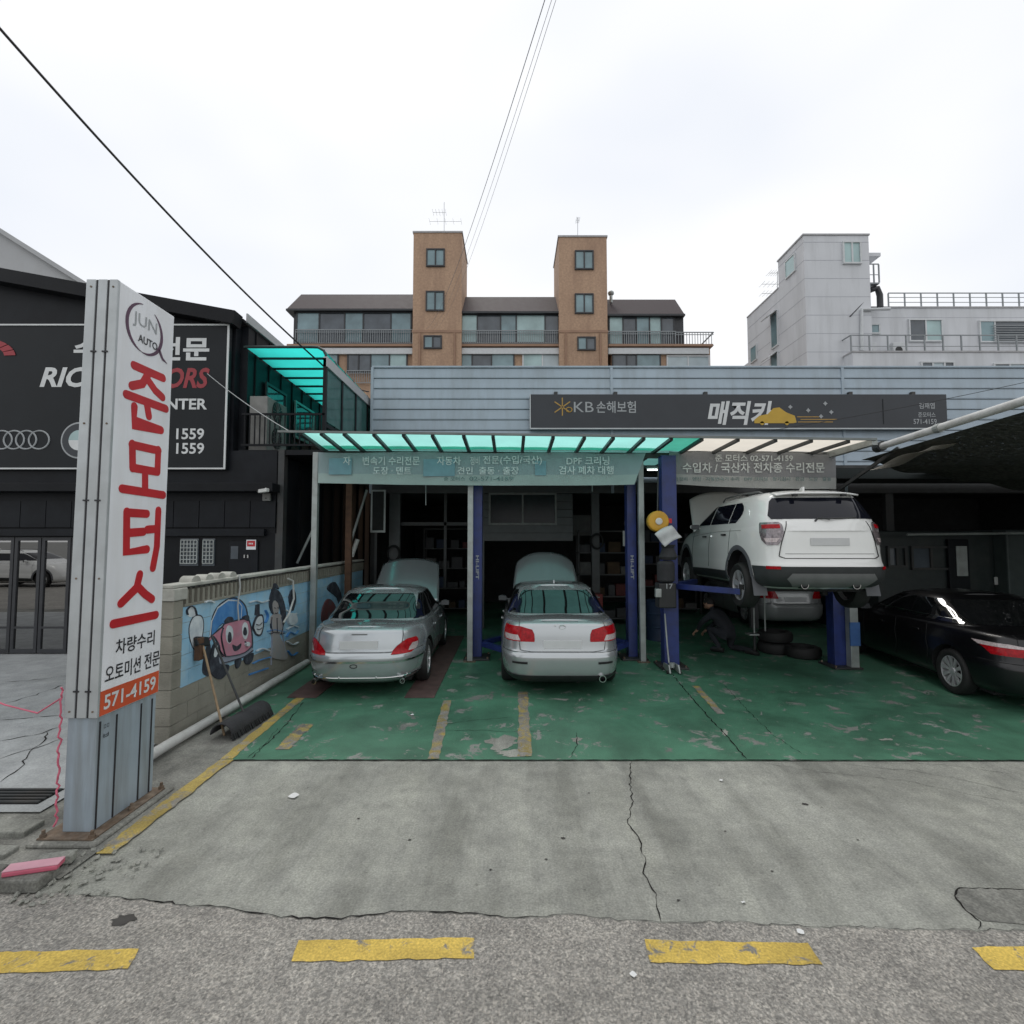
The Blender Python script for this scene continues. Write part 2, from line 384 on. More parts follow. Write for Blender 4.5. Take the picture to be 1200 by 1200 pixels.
mat('stucco_dim', (.22, .22, .21), .9, var=.15)
mat('box_brown', (.07, .045, .025), .85, var=.2); mat('box_red', (.10, .015, .013), .6, var=.2); mat('box_blue', (.015, .03, .07), .6, var=.2); mat('box_grey', (.05, .052, .055), .6, var=.2); mat('box_pale', (.11, .11, .105), .7, var=.2)
sheet('poly_teal', (.42, .91, .83), .8, var=.09, scale=1.3)
sheet('poly_teal_mid', (.20, .50, .46), .5, var=.12)
sheet('veranda_glass', (.10, .23, .22), .45, rough=.1, var=.15)
mat('win_black', (.01, .012, .014), .25, var=.3, spec=.3)
mat('roof_black', (.014, .02, .02), .8, var=.2)
sheet('poly_teal_dark', (.10, .55, .40), .62, var=.12)
sheet('poly_beige', (.86, .80, .70), .78, var=.04)
sheet('poly_beige_dim', (.24, .23, .20), .4, var=.15)  # dim copy of the beige sheet, passes less light into the bays
sheet('poly_bright', (.05, .76, .68), .85, var=.09, scale=1.5)
sheet('banner_teal', (.35, .44, .46), .3, rough=.6, var=.14, scale=1.6)
sheet('banner_strip', (.44, .54, .52), .3, rough=.6, var=.1, scale=1.6)
sheet('banner_grey', (.30, .31, .325), .25, rough=.6, var=.14, scale=1.6)
sheet('banner_strip2', (.45, .47, .46), .25, rough=.6, var=.1)
mat('banner_blue', (.17, .31, .36), .7, var=.1)
mat('banner_text', (.60, .65, .64), .7, var=.12); mat('banner_dark', (.15, .22, .22), .7, var=.15)
glass('glass_clear', (.55, .62, .62), .0)
glass('glass_teal', (.30, .48, .48), .15)
glass('glass_dark', (.28, .31, .33), .0)
mat('win_blue', (.17, .265, .29), .06, var=.3, scale=.7, spec=.8, rvar=0)  # pane colour raised to stand in for reflected sky
mat('win_dark', (.075, .09, .105), .06, var=.35, scale=.9, spec=.7, rvar=0)
mat('win_green', (.34, .48, .48), .12, var=.2, scale=.8, spec=.7, rvar=0)  # base likewise lightened for the sky reflected in window panes
mat('win_pale', (.42, .50, .53), .15, var=.12, scale=.9, spec=.6, rvar=0)
mat('curtain', (.42, .44, .44), .9, var=.1)
# shade net: black knitted mesh with pinholes of light
m = mat('shade_net', (.045, .046, .038), .9, var=.75, scale=16)
n = m.node_tree; b = n.nodes['Principled BSDF']; o_ = n.nodes['Material Output']
t = n.nodes.new('ShaderNodeBsdfTransparent'); x = n.nodes.new('ShaderNodeMixShader'); g_ = n.nodes.new('ShaderNodeNewGeometry')
n1 = n.nodes.new('ShaderNodeTexNoise'); n1.inputs['Scale'].default_value = 26; n1.inputs['Detail'].default_value = 6; n1.inputs['Roughness'].default_value = .75
r_ = n.nodes.new('ShaderNodeValToRGB'); r_.color_ramp.elements[0].position = .58; r_.color_ramp.elements[1].position = .80; r_.color_ramp.elements[1].color = (.5, .5, .5, 1)
n.links.new(g_.outputs['Position'], n1.inputs['Vector']); n.links.new(n1.outputs['Fac'], r_.inputs[0]); n.links.new(r_.outputs[0], x.inputs[0])
n.links.new(b.outputs[0], x.inputs[1]); n.links.new(t.outputs[0], x.inputs[2]); n.links.new(x.outputs[0], o_.inputs['Surface'])
# ---------------------------------------------------------------- ground, road, apron, workshop floor
poly_obj('ground', [(-400, -400), (400, -400), (400, 400), (-400, 400)], -.06, 'far_ground', kind='structure')
edge_px = [(100, 1050), (150, 1055), (215, 1062), (262, 1066), (295, 1072), (330, 1077), (400, 1078), (440, 1073), (470, 1070), (530, 1072), (600, 1077), (640, 1076), (675, 1073), (725, 1080), (775, 1083), (850, 1082), (935, 1087), (1040, 1090), (1100, 1093), (1200, 1092)]
edge = [gnd(*p) for p in edge_px]
def rough_line(pts, step=.05, amp=.012, seed=1):
    rnd = random.Random(seed); out = []
    for a, b in zip(pts[:-1], pts[1:]):
        n_ = max(1, int((Vector(b)-Vector(a)).length/step))
        for i in range(n_):
            p = Vector(a).lerp(Vector(b), i/n_); out.append(p+Vector((rnd.uniform(-amp, amp), rnd.uniform(-amp, amp), 0)))
    out.append(Vector(pts[-1])); return out
edge = rough_line([V(-14, 3.42, 0), V(-3.3, 3.38, 0)]+edge+[V(6, 3.12, 0), V(16, 3.1, 0)], .045, .011)
road = poly_obj('road', [(-40, 3.4), (-40, -9), (40, -9), (40, 3.1)]+[(p.x, p.y) for p in reversed(edge)], .008, 'asphalt', kind='structure')
apron = poly_obj('driveway', [(-3.35, 2.6), (16, 2.6), (16, 5.42), (-3.05, 5.42), (-3.35, 3.5)], .002, 'concrete', kind='structure')
floor = poly_obj('workshop_floor', [(-3.62, 5.33), (16, 5.28), (16, 19), (-3.62, 19)], .012, 'green_paint', kind='structure')
def ribbon(name, pts, wd, z, m, parent, seed=1, step=.04, amp=.01):
    pts = rough_line(pts, step, amp, seed); rnd = random.Random(seed+9); mb = MB(); k = len(pts)
    for i, p in enumerate(pts):
        d = (pts[min(i+1, k-1)]-pts[max(i-1, 0)]); d.z = 0; d.normalize(); s_ = Vector((-d.y, d.x, 0)); h = wd*.68*(.25+rnd.random())*(.25 if i in (0, k-1) else 1)
        mb.v += [tuple(p.xy+s_.xy*h/2)+(z,), tuple(p.xy-s_.xy*h/2)+(z,)]
    for i in range(k-1): mb.f.append((2*i, 2*i+1, 2*i+3, 2*i+2))
    return mb.build(name, m, parent)
e2 = [p for p in edge if -2.75 < p.x < 3.3]
ribbon('crack', e2[0:14], .012, .0125, 'crack', road, 3, .05, .002)
ribbon('crack', e2[10:60], .016, .0125, 'crack', road, 4, .05, .002)
ribbon('crack', e2[58:], .008, .0125, 'crack_soft', road, 5, .05, .002)
P = lambda *l: [gnd(a, b) for a, b in l]
ribbon('crack', P((740, 892), (738, 915), (741, 940), (736, 965), (750, 985), (755, 1005), (754, 1025), (768, 1048), (775, 1082)), .013, .007, 'crack', apron, 6, .04, .012)
ribbon('crack', P((1200, 1043), (1150, 1042), (1125, 1041), (1118, 1050), (1132, 1068), (1150, 1082), (1146, 1090)), .016, .0065, 'crack', apron, 7, .03, .006)
poly_obj('patch', [tuple(gnd(a, b).xy) for a, b in ((1200, 1043), (1150, 1042), (1125, 1041), (1118, 1050), (1132, 1068), (1152, 1080), (1200, 1084))]+[(3.9, 3.2), (3.9, 3.5)], .0055, 'concrete_dark', apron)
for i, l in enumerate((((890, 895), (960, 905), (1060, 915), (1180, 940)), ((960, 893), (1080, 905), (1200, 930)), ((1010, 893), (1110, 897), (1200, 910)))):
    ribbon('crack', P(*l), .006, .0065, 'crack_soft', apron, 20+i, .08, .02)
ribbon('joint', [V(-3.0, 5.325, 0), V(2, 5.325, 0), V(8, 5.3, 0)], .018, .016, 'crack', floor, 8, .06, .004)
for i, (l, wd) in enumerate(((((785, 788), (820, 830), (850, 862), (875, 891)), .022), (((850, 805), (880, 838), (905, 862), (940, 885)), .009),
                        (((520, 858), (560, 857), (600, 859), (650, 858)), .009), (((675, 860), (676, 875), (668, 890)), .016),
                        (((505, 852), (560, 845), (600, 842)), .008), (((355, 824), (340, 845), (318, 868), (295, 890)), .02), (((325, 855), (312, 872), (290, 890)), .01))):
    ribbon('crack', P(*l), wd, .0165, 'crack', floor, 30+i, .05, .012)
# dark tyre-worn drag marks
# yellow dashes along the road edge, kept as paint on the road
def quad_px(name, pts, z, m, parent):
    q = [gnd(a, b) for a, b in pts]
    c = []
    for i in range(4):
        a, b_ = q[i], q[(i+1) % 4]; n_ = max(2, int((b_-a).length/.05))
        for k in range(n_):
            p = a.lerp(b_, k/n_); c.append((p.x+random.uniform(-.006, .006), p.y+random.uniform(-.006, .006)))
    return poly_obj(name, c, z, m, parent)
for q in (((-60, 1120), (163, 1114), (150, 1138), (-60, 1146)), ((350, 1105), (557, 1101), (556, 1125), (341, 1130)), ((755, 1104), (948, 1108), (963, 1133), (762, 1131)), ((1138, 1112), (1330, 1112), (1345, 1140), (1165, 1139))):
    quad_px('yellow_dash', q, .0125, 'yellow_paint', road)
# worn yellow bay lines on the green floor and its left border
def line_px(name, a, b, wd, z, m, parent):
    p, q = gnd(*a), gnd(*b); d = (q-p).normalized(); s_ = Vector((-d.y, d.x, 0))*wd/2
    mb = []
    n_ = 24
    for i in range(n_+1): r_ = p.lerp(q, i/n_)+s_*random.uniform(.8, 1.15); mb.append((r_.x, r_.y))
    for i in range(n_, -1, -1): r_ = p.lerp(q, i/n_)-s_*random.uniform(.8, 1.15); mb.append((r_.x, r_.y))
    return poly_obj(name, mb, z, m, parent)
line_px('yellow_line', (265, 891), (357, 815), .13, .0165, 'yellow_line', floor)
line_px('yellow_line', (122, 1003), (265, 892), .14, .0172, 'yellow_line', apron)
line_px('yellow_line', (330, 880), (360, 850), .16, .0165, 'yellow_worn', floor)
line_px('yellow_line', (508, 891), (524, 822), .12, .0165, 'yellow_worn', floor)
line_px('yellow_line', (615, 888), (613, 812), .14, .0165, 'yellow_worn', floor)
line_px('yellow_line', (845, 838), (815, 805), .10, .0165, 'yellow_worn', floor)
# bare scuffs where the green coat has come off
for (cx, cy, rx, ry) in ((588, 872, 20, 9), (600, 884, 20, 5), (676, 868, 7, 3), (850, 860, 4, 4), (1040, 868, 9, 1.5), (480, 850, 5, 2)):
    q = []
    for k in range(22):
        a = 2*math.pi*k/22; f = random.uniform(.55, 1.15); p = gnd(cx+rx*f*math.cos(a), cy+ry*f*math.sin(a)); q.append((p.x, p.y))
    poly_obj('worn_patch', q, .0145+random.uniform(-.0004, .0004), 'concrete', floor)
# red-brown lift ramp plates beside the first car
# neighbouring forecourt, kerb and gutter on the left
fore = poly_obj('forecourt', [(-60, 4.3), (-3.85, 4.3), (-3.95, 10.2), (-60, 10.2)], .03, 'concrete_pale', kind='structure')
side = poly_obj('pavement', [(-60, 3.5), (-2.98, 3.5), (-2.92, 5.33), (-3.02, 6.6), (-3.9, 6.6), (-3.9, 4.35), (-60, 4.35)], .016, 'concrete_dark', kind='structure')
k_ = MB()
kerbs = [(-9.0, -8.02), (-8.0, -7.02), (-7.0, -6.02), (-6.0, -5.02), (-5.0, -4.02), (-4.0, -3.36), (-3.345, -3.02)]
kerb = poly_obj('kerb', [(-9, 3.36), (-3.02, 3.36), (-3.02, 3.56), (-9, 3.56)], .02, 'concrete_dark', kind='structure')
for a, b in kerbs: MB().box(a, b, 3.37, 3.55, .0, .085).build('kerb_stone', 'concrete_dark', kerb, bevel=.015)
step_ = MB().box(-9, -3.66, 3.96, 4.14, .0, .06).build('edging', 'concrete', kerb, bevel=.012)
MB().box(-9, -3.55, 3.70, 3.82, .0, .05).build('edging', 'concrete', kerb, bevel=.012)
for i, l in enumerate((((0, 868), (40, 862), (72, 852)), ((0, 890), (30, 880), (72, 866)), ((0, 915), (22, 900), (40, 880), (55, 858)), ((0, 800), (40, 797), (76, 792)), ((0, 826), (40, 815), (74, 803)), ((0, 845), (30, 842), (74, 838)))):
    ribbon('crack', [gnd(a, b, .03) for a, b in l], .02, .0345, 'crack', fore, 50+i, .08, .03)
g = thing('drain_grate', 'dark slotted drain grate in the pale forecourt left of the pylon sign', 'grate', (-4.35, 4.55, .03))
MB().box(-5.4, -3.98, 4.42, 4.68, .031, .036).build('trough', 'crack', g)
for i in range(5): MB().box(-5.4, -3.98, 4.425+i*.052, 4.45+i*.052, .036, .05).build('bar', 'steel_dark', g)

# ---------------------------------------------------------------- pylon sign
SX0, SX1, SY0, SY1 = -3.385, -3.14, 3.95, 4.62
s = thing('pylon_sign', 'tall white pylon sign with red vertical lettering on a grey steel base', 'sign', ((SX0+SX1)/2, (SY0+SY1)/2, .016))
MB().box(SX0-.14, SX1+.12, SY0-.13, SY1+.1, .010, .045).build('footing', 'concrete_dark', s, bevel=.02)
MB().box(SX0-.1, SX1+.07, SY0-.08, SY1+.04, .0455, .058).build('base_plate', 'rust', s, bevel=.003)
for x_ in (SX0-.07, SX1+.045):
    for y_ in (SY0-.055, (SY0+SY1)/2, SY1+.02):
        MB().lathe([(.022, 0), (.022, .02), (.012, .021), (.012, .05)], (x_, y_, .058), (0, 0, 1), 8).build('bolt', 'rust', s)
MB().box(SX0+.012, SX1-.012, SY0+.012, SY1-.012, .058, .90).build('base', 'base_steel', s, bevel=.004)
for y_ in (SY0+.035, SY0+.2, SY0+.47, SY0+.60): MB().box(SX1-.012, SX1-.006, y_, y_+.012, .065, .86).build('groove', 'dark_letter', s)
for z_ in (.74, .81): text('lettering', 'ㅁㅁ' if z_ > .8 else 'ㅂ', 'dark_letter', s, (SX1-.01, SY0+.10, z_), (0, 1, 0), (0, 0, 1), (.05, .028))
MB().box(SX0, SX1, SY0, SY1, .90, 4.30).build('cabinet', 'cabinet_white', s, bevel=.006)
# aluminium edge trims on the street edge
for a, b in ((SX0-.002, SX0+.075), (SX0+.092, SX0+.165), (SX0+.182, SX1+.002)):
    MB().box(a, b, SY0-.012, SY0+.02, .90, 4.302).build('edge_trim', 'aluminium', s, bevel=.006)
for a in (SX0+.0755, SX0+.1655): MB().box(a, a+.016, SY0-.004, SY0+.001, .90, 4.30).build('groove', 'dark_letter', s)
for z_ in (3.72, 2.55, 1.10):
    for a in (SX0+.084, SX0+.174): MB().box(a-.022, a+.022, SY0-.018, SY0-.011, z_-.006, z_+.006).build('clip', 'dark_letter', s)
for z_ in (4.24, 3.15, 1.95, .95):
    for a in (SX0+.04, SX1-.03): MB().cyl((a, SY0-.0125, z_), (a, SY0-.016, z_), .008, 8).build('screw', 'rust', s)
FX = SX1+.0015
def sign_at(px, py):
    "point on the pylon's long face"
    u = (px-600)/600; v = (600-py)/600; z_ = 2.0
    for _ in range(8):
        xx = FX+math.tan(R(.35))*z_; t_ = xx/u; z_ = CAM_Z+(math.sin(PITCH)+v*math.cos(PITCH))*t_
    return V(FX, (math.cos(PITCH)-v*math.sin(PITCH))*t_, z_)
YM = (SY0+SY1)/2
YU = V(0, 1, 0)
def brush(pts, wd, zoom0):
    "one rounded brush stroke on the long face, traced in enlarged photograph pixels"
    q = []
    for x_, y_ in pts: p_ = sign_at(x_/4, zoom0+y_/4); q.append((p_.y-YM, p_.z))
    w2 = wd/2; l, r2 = [], []
    for i, p_ in enumerate(q):
        a_, b2 = q[max(i-1, 0)], q[min(i+1, len(q)-1)]; dx, dy = b2[0]-a_[0], b2[1]-a_[1]; n_ = math.hypot(dx, dy); nx, ny = -dy/n_, dx/n_
        k_ = 1/max(.6, (abs((q[i][0]-a_[0])*dx+(q[i][1]-a_[1])*dy)/max(1e-6, n_*math.hypot(q[i][0]-a_[0], q[i][1]-a_[1])) if 0 < i < len(q)-1 else 1))
        l.append((p_[0]+nx*w2*k_, p_[1]+ny*w2*k_)); r2.append((p_[0]-nx*w2*k_, p_[1]-ny*w2*k_))
    def cap(c, frm):
        a0 = math.atan2(frm[1]-c[1], frm[0]-c[0]); return [(c[0]+w2*math.cos(a0-math.pi*k/6), c[1]+w2*math.sin(a0-math.pi*k/6)) for k in range(1, 6)]
    poly = l+cap(q[-1], l[-1])+r2[::-1]+cap(q[0], r2[0])
    brush.n += 1
    MB().prism(poly, (SX1+.0005, YM, 0), YU, ZA, .0015+.0002*brush.n).build('lettering', 'red_letter', s)
brush.n = 0
for pts in ([(628, 752), (765, 812)], [(697, 790), (668, 838), (618, 848)], [(690, 815), (728, 870), (762, 902)], [(592, 888), (778, 956)], [(688, 930), (698, 990)], [(630, 945), (630, 1022), (755, 1056)]): brush(pts, .072, 240)
for pts in ([(618, 84), (744, 112)], [(742, 108), (738, 212)], [(738, 212), (622, 192)], [(620, 80), (622, 194)], [(680, 225), (680, 295)], [(572, 290), (765, 320)],
            [(594, 402), (688, 408)], [(594, 498), (672, 492)], [(594, 398), (592, 588), (688, 574)], [(742, 392), (735, 560), (716, 662)], [(690, 482), (736, 478)],
            [(655, 692), (640, 755), (566, 828)], [(648, 752), (680, 785), (712, 808)], [(530, 924), (730, 882)]): brush(pts, .070, 500)
text('lettering', '차량수리', 'dark_letter', s, (FX, YM+.03, 1.395), YU, ZA, (.44, .125), bold=.012, ext=.002)
text('lettering', '오토미션 전문', 'dark_letter', s, (FX, YM+.02, 1.205), YU, ZA, (.61, .135), bold=.012, ext=.002)
MB().box(SX1+.0005, SX1+.002, SY0+.01, SY1-.01, .905, 1.09).build('phone_band', 'orange_paint', s)
text('lettering', '571-4159', 'white_letter', s, (FX, YM, .998), YU, ZA, (.57, .115), bold=.02, ext=.003)
EM = sign_at(172, 390)
# round emblem: two brush crescents with words inside
def crescent(c, r, a0, a1, wmax, name, m, parent, tail=None):
    o_, i_ = [], []
    for k in range(25):
        t_ = k/24; a = R(a0+(a1-a0)*t_); ww = wmax*math.sin(math.pi*t_)**.8+.002
        o_.append((c[0]+(r+ww/2)*math.cos(a), c[1]+(r+ww/2)*math.sin(a))); i_.append((c[0]+(r-ww/2)*math.cos(a), c[1]+(r-ww/2)*math.sin(a)))
    MB().prism(o_+i_[::-1], (SX1+.001, EM.y, EM.z), YU, ZA, .003).build(name, m, parent)
crescent((-.02, .02), .205, 100, 262, .03, 'emblem', 'plum_letter', s)
crescent((-.02, .02), .205, -100, 60, .03, 'emblem', 'plum_letter', s)
MB().prism([(.14, -.09), (.17, -.08), (.21, -.14), (.27, -.175), (.20, -.165)], (SX1+.001, EM.y, EM.z), YU, ZA, .003).build('emblem', 'plum_letter', s)
text('lettering', 'JUN', 'grey_letter', s, (FX, EM.y-.02, EM.z+.065), YU, ZA, (.28, .13), ext=.002)
text('lettering', 'AUTO', 'dark_letter', s, (FX, EM.y+.02, EM.z-.075), YU, ZA, (.23, .065), bold=.015, ext=.002)
s.rotation_euler = (0, R(.35), 0)
# pink cord tied round the base, pink plate lying by the kerb
cp = []
for i in range(40): cp.append(V(SX0-.012+random.uniform(-.008, .008), SY0-.02+random.uniform(-.012, .012), .12+i*.026))
o = MB().tube(cp, .007, 6).build('pink_string', 'pink', None, smooth=True); tag(o, 'pink plastic string hanging down the corner of the pylon sign base', 'string')
cp = [V(SX0-.02, SY0-.02, 1.05), V(SX0-.25, SY0+.05, .92), V(SX0-.6, SY0+.15, .95), V(SX0-1.0, SY0+.3, 1.0), V(-6.5, 6.2, 1.0)]
o = MB().tube(cp, .006, 6).build('pink_rope', 'pink', None, smooth=True); tag(o, 'pink rope strung from the pylon base across the forecourt', 'rope')
t = thing('fallen_sign_plate', 'pink and white plate lying on the kerb below the pylon sign', 'plate', (-3.14, 3.47, .086))
ux = V(.96, .27, 0).normalized(); uy = V(-.27, .96, 0).normalized()
MB().obox((-3.14, 3.49, .086), ux, uy, ZA, -.15, .15, -.06, .04, 0, .03).build('plate', 'pink', t, bevel=.008)
MB().obox((-3.14, 3.49, .117), ux, uy, ZA, -.15, .15, -.055, .035, 0, .004).build('face', 'pink_pale', t)
MB().obox((-3.12, 3.63, .03), ux, uy, ZA, -.11, .10, -.03, .05, 0, .06).build('block', 'concrete', t, bevel=.01)
# broken concrete where the kerb ends
mb = MB(); rnd = random.Random(5)
for i in range(110):
    x_ = rnd.uniform(-3.15, -2.5); y_ = rnd.uniform(3.25, 3.85); sz = rnd.uniform(.004, .016)*(1.3-abs(x_+2.9))
    ax = V(rnd.uniform(-1, 1), rnd.uniform(-1, 1), rnd.uniform(-.3, .3)).normalized(); ay = ax.orthogonal().normalized(); az = ax.cross(ay)
    mb.obox((x_, y_, .018), ax, ay, az, -sz, sz, -sz*.7, sz*.7, -sz*.4, sz*.4)
tag(mb.build('rubble', 'concrete', bevel=.004), 'broken grey concrete crumbs where the kerb ends', 'rubble', kind='stuff')

# ---------------------------------------------------------------- block wall with mural
WX = -3.77
wl = thing('mural_wall', 'concrete block boundary wall with faded blue cartoon mural', 'wall', (WX-.08, 9.4, .012))
proto = None; proto2 = None
rows = 8; bh = .183
W0, W1 = 5.87, 13.0
for r_ in range(rows):
    y_ = W0+(-.2 if r_ % 2 else 0)
    mname = 'mural_blue' if r_ >= 3 else 'block'
    while y_ < W1:
        a, b_ = max(y_, W0), min(y_+.392, W1)
        if b_-a > .06:
            MB().box(WX-.15, WX+random.uniform(-.0025, .001), a, b_-.006, .012+r_*bh, .012+(r_+1)*bh-.006).build('block', mname, wl)
        y_ += .392
MB().box(WX-.145, WX-.008, W0, W1, .012, .012+rows*bh).build('mortar', 'coping', wl)
# end pier of stacked blocks
z_ = .012
for k in range(8):
    MB().box(WX-.19, WX+.035, 5.70, 5.868, z_, z_+.19).build('pier_block', 'block', wl, bevel=.008); z_ += .194
MB().box(WX-.21, WX+.05, 5.68, 5.92, 1.566, 1.70).build('pier_cap', 'coping', wl, bevel=.01)
zt = .012+rows*bh
MB().box(WX-.15, WX+.012, 5.93, W1, zt+.001, zt+.03).build('lattice_rail', 'block', wl)
MB().box(WX-.12, WX-.09, 5.93, W1, zt+.03, zt+.19).build('lattice_back', 'crack_soft', wl)
y_ = 5.95
src = None
while y_ < W1:
    if src is None: src = MB().box(WX-.15, WX+.012, y_, y_+.045, zt+.03, zt+.19).build('lattice_bar', 'block', wl)
    else: share(src, 'lattice_bar', ORG[src]+V(0, y_-5.95, 0), wl)
    y_ += .105
MB().box(WX-.17, WX+.03, 5.69, W1, 1.702, 1.745).build('coping', 'coping', wl, bevel=.012)
for k in range(4):
    yc = 6.15+k*.27
    MB().prism([(.09*math.cos(math.pi*i/12), .07*math.sin(math.pi*i/12)) for i in range(13)], (WX-.15, yc, 1.745), YU, ZA, .15).build('scallop', 'coping', wl, smooth=True)
# mural figures, painted a few millimetres proud of the blocks
def mur(px, py):
    X = WX+.004; u = (px-600)/600; v = (600-py)/600; t_ = X/u
    return ((math.cos(PITCH)-v*math.sin(PITCH))*t_, CAM_Z+(math.sin(PITCH)+v*math.cos(PITCH))*t_)
def zm(x_, y_): return mur(200+x_/5.453, 660+y_/5.453)
mural_n = [0]
def paint(pts, m, name='mural_paint', raw=False, smooth_it=True):
    q = [zm(*p) for p in pts] if not raw else pts
    if smooth_it:
        out = []; n_ = len(q)
        for i in range(n_):
            p0, p1, p2, p3 = q[i-1], q[i], q[(i+1) % n_], q[(i+2) % n_]
            for t_ in (0, .25, .5, .75):
                out.append(tuple(.5*((2*p1[c])+(-p0[c]+p2[c])*t_+(2*p0[c]-5*p1[c]+4*p2[c]-p3[c])*t_*t_+(-p0[c]+3*p1[c]-3*p2[c]+p3[c])*t_**3) for c in (0, 1)))
        q = out
    mural_n[0] += 1; d = .0015+.0006*mural_n[0]
    MB().prism(q, (WX, 0, 0), YU, ZA, d).build(name, m, wl)
def stroke(pts, wd, m):
    q = [zm(*p) for p in pts]; l, r2 = [], []
    for i, p in enumerate(q):
        a, b_ = q[max(i-1, 0)], q[min(i+1, len(q)-1)]; dx, dy = b_[0]-a[0], b_[1]-a[1]; n_ = math.hypot(dx, dy) or 1
        l.append((p[0]-dy/n_*wd/2, p[1]+dx/n_*wd/2)); r2.append((p[0]+dy/n_*wd/2, p[1]-dx/n_*wd/2))
    paint(l+r2[::-1], m, raw=True, smooth_it=False)
paint([(118, 400), (150, 335), (200, 335), (215, 390), (205, 480), (190, 560), (150, 555), (120, 480)], 'm_black')
paint([(124, 402), (152, 343), (196, 343), (209, 392), (199, 478), (185, 548), (152, 546), (126, 478)], 'm_white')
paint([(100, 300), (125, 278), (150, 290), (160, 330), (130, 345), (108, 330)], 'm_white')
paint([(205, 700), (212, 600), (235, 520), (250, 500), (262, 600), (255, 715)], 'm_black')
paint([(255, 470), (262, 360), (300, 275), (370, 225), (430, 222), (480, 270), (495, 350), (470, 370), (330, 390), (265, 480)], 'm_black')
paint([(262, 460), (270, 362), (305, 282), (372, 234), (428, 231), (472, 276), (485, 345), (462, 362), (335, 380), (275, 460)], 'm_blue')
paint([(325, 370), (335, 300), (385, 248), (430, 250), (455, 300), (455, 352), (400, 350), (350, 385)], 'm_blue')
stroke([(250, 480), (262, 370), (300, 285), (368, 236), (430, 240), (455, 275), (450, 350)], .018, 'm_white')
paint([(240, 480), (330, 400), (350, 380), (480, 350), (510, 380), (525, 470), (520, 560), (470, 590), (330, 610), (300, 520), (270, 470), (250, 500)], 'm_black')
paint([(250, 478), (333, 410), (355, 388), (478, 360), (502, 388), (515, 470), (510, 550), (465, 580), (340, 600), (310, 515), (272, 462), (255, 492)], 'm_pink')
paint([(310, 590), (330, 600), (465, 578), (515, 540), (525, 565), (470, 600), (400, 625), (330, 650), (312, 630)], 'm_grey')
paint([(350, 440), (365, 398), (390, 410), (398, 460), (380, 510), (358, 500)], 'm_white')
paint([(455, 410), (470, 378), (488, 390), (495, 440), (480, 485), (460, 470)], 'm_white')
paint([(362, 470), (370, 440), (384, 448), (388, 490), (376, 508), (364, 500)], 'm_black')
paint([(460, 440), (468, 410), (480, 415), (486, 445), (478, 462), (464, 458)], 'm_black')
paint([(392, 520), (420, 530), (448, 512), (440, 545), (405, 562)], 'm_black')
paint([(245, 640), (262, 540), (290, 505), (305, 560), (310, 640), (370, 650), (360, 700), (320, 740), (280, 730), (250, 690)], 'm_black')
paint([(272, 590), (280, 540), (296, 528), (298, 570), (284, 600)], 'm_white')
paint([(410, 620), (448, 608), (440, 655), (418, 672)], 'm_black')
paint([(470, 600), (525, 572), (520, 620), (495, 648), (472, 635)], 'm_black')
paint([(340, 380), (360, 345), (390, 345), (395, 370)], 'm_black'); paint([(455, 350), (470, 335), (495, 335), (495, 370)], 'm_black')
paint([(522, 400), (545, 340), (585, 330), (592, 400), (575, 460), (545, 460), (528, 430)], 'm_black')
paint([(530, 402), (550, 350), (578, 340), (584, 398), (570, 450), (548, 450), (535, 428)], 'm_white')
paint([(536, 330), (542, 265), (550, 265), (552, 335)], 'm_black', smooth_it=False); paint([(552, 330), (556, 262), (564, 262), (564, 335)], 'm_black', smooth_it=False)
# second figure: long dark hair over a pale dress
paint([(640, 440), (640, 340), (700, 330), (715, 440), (690, 455), (720, 520), (740, 610), (640, 600), (650, 520)], 'm_skin')
paint([(628, 250), (640, 185), (670, 165), (705, 205), (730, 290), (730, 360), (712, 400), (705, 340), (690, 270), (665, 235), (655, 290), (650, 325), (632, 290)], 'm_black')
paint([(645, 260), (660, 238), (682, 262), (685, 310), (668, 335), (650, 310)], 'm_skin')
paint([(642, 180), (652, 140), (668, 128), (688, 165), (672, 160), (655, 165)], 'm_black')
stroke([(615, 435), (660, 425), (735, 440)], .012, 'm_blue'); stroke([(640, 350), (645, 440), (640, 650)], .01, 'm_grey'); stroke([(700, 350), (712, 450), (735, 600)], .01, 'm_grey')
stroke([(498, 712), (560, 690), (620, 670)], .02, 'm_blue')
for q in ((((376, 722), (380, 706), (386, 702), (393, 712), (394, 728), (380, 732))), ):
    paint([mur(*p) for p in q], 'm_red', raw=True)
paint([mur(*p) for p in ((383, 690), (392, 682), (400, 700), (398, 715), (394, 700))], 'm_black', raw=True)
paint([mur(*p) for p in ((338, 700), (343, 690), (346, 702), (342, 716))], 'm_black', raw=True)
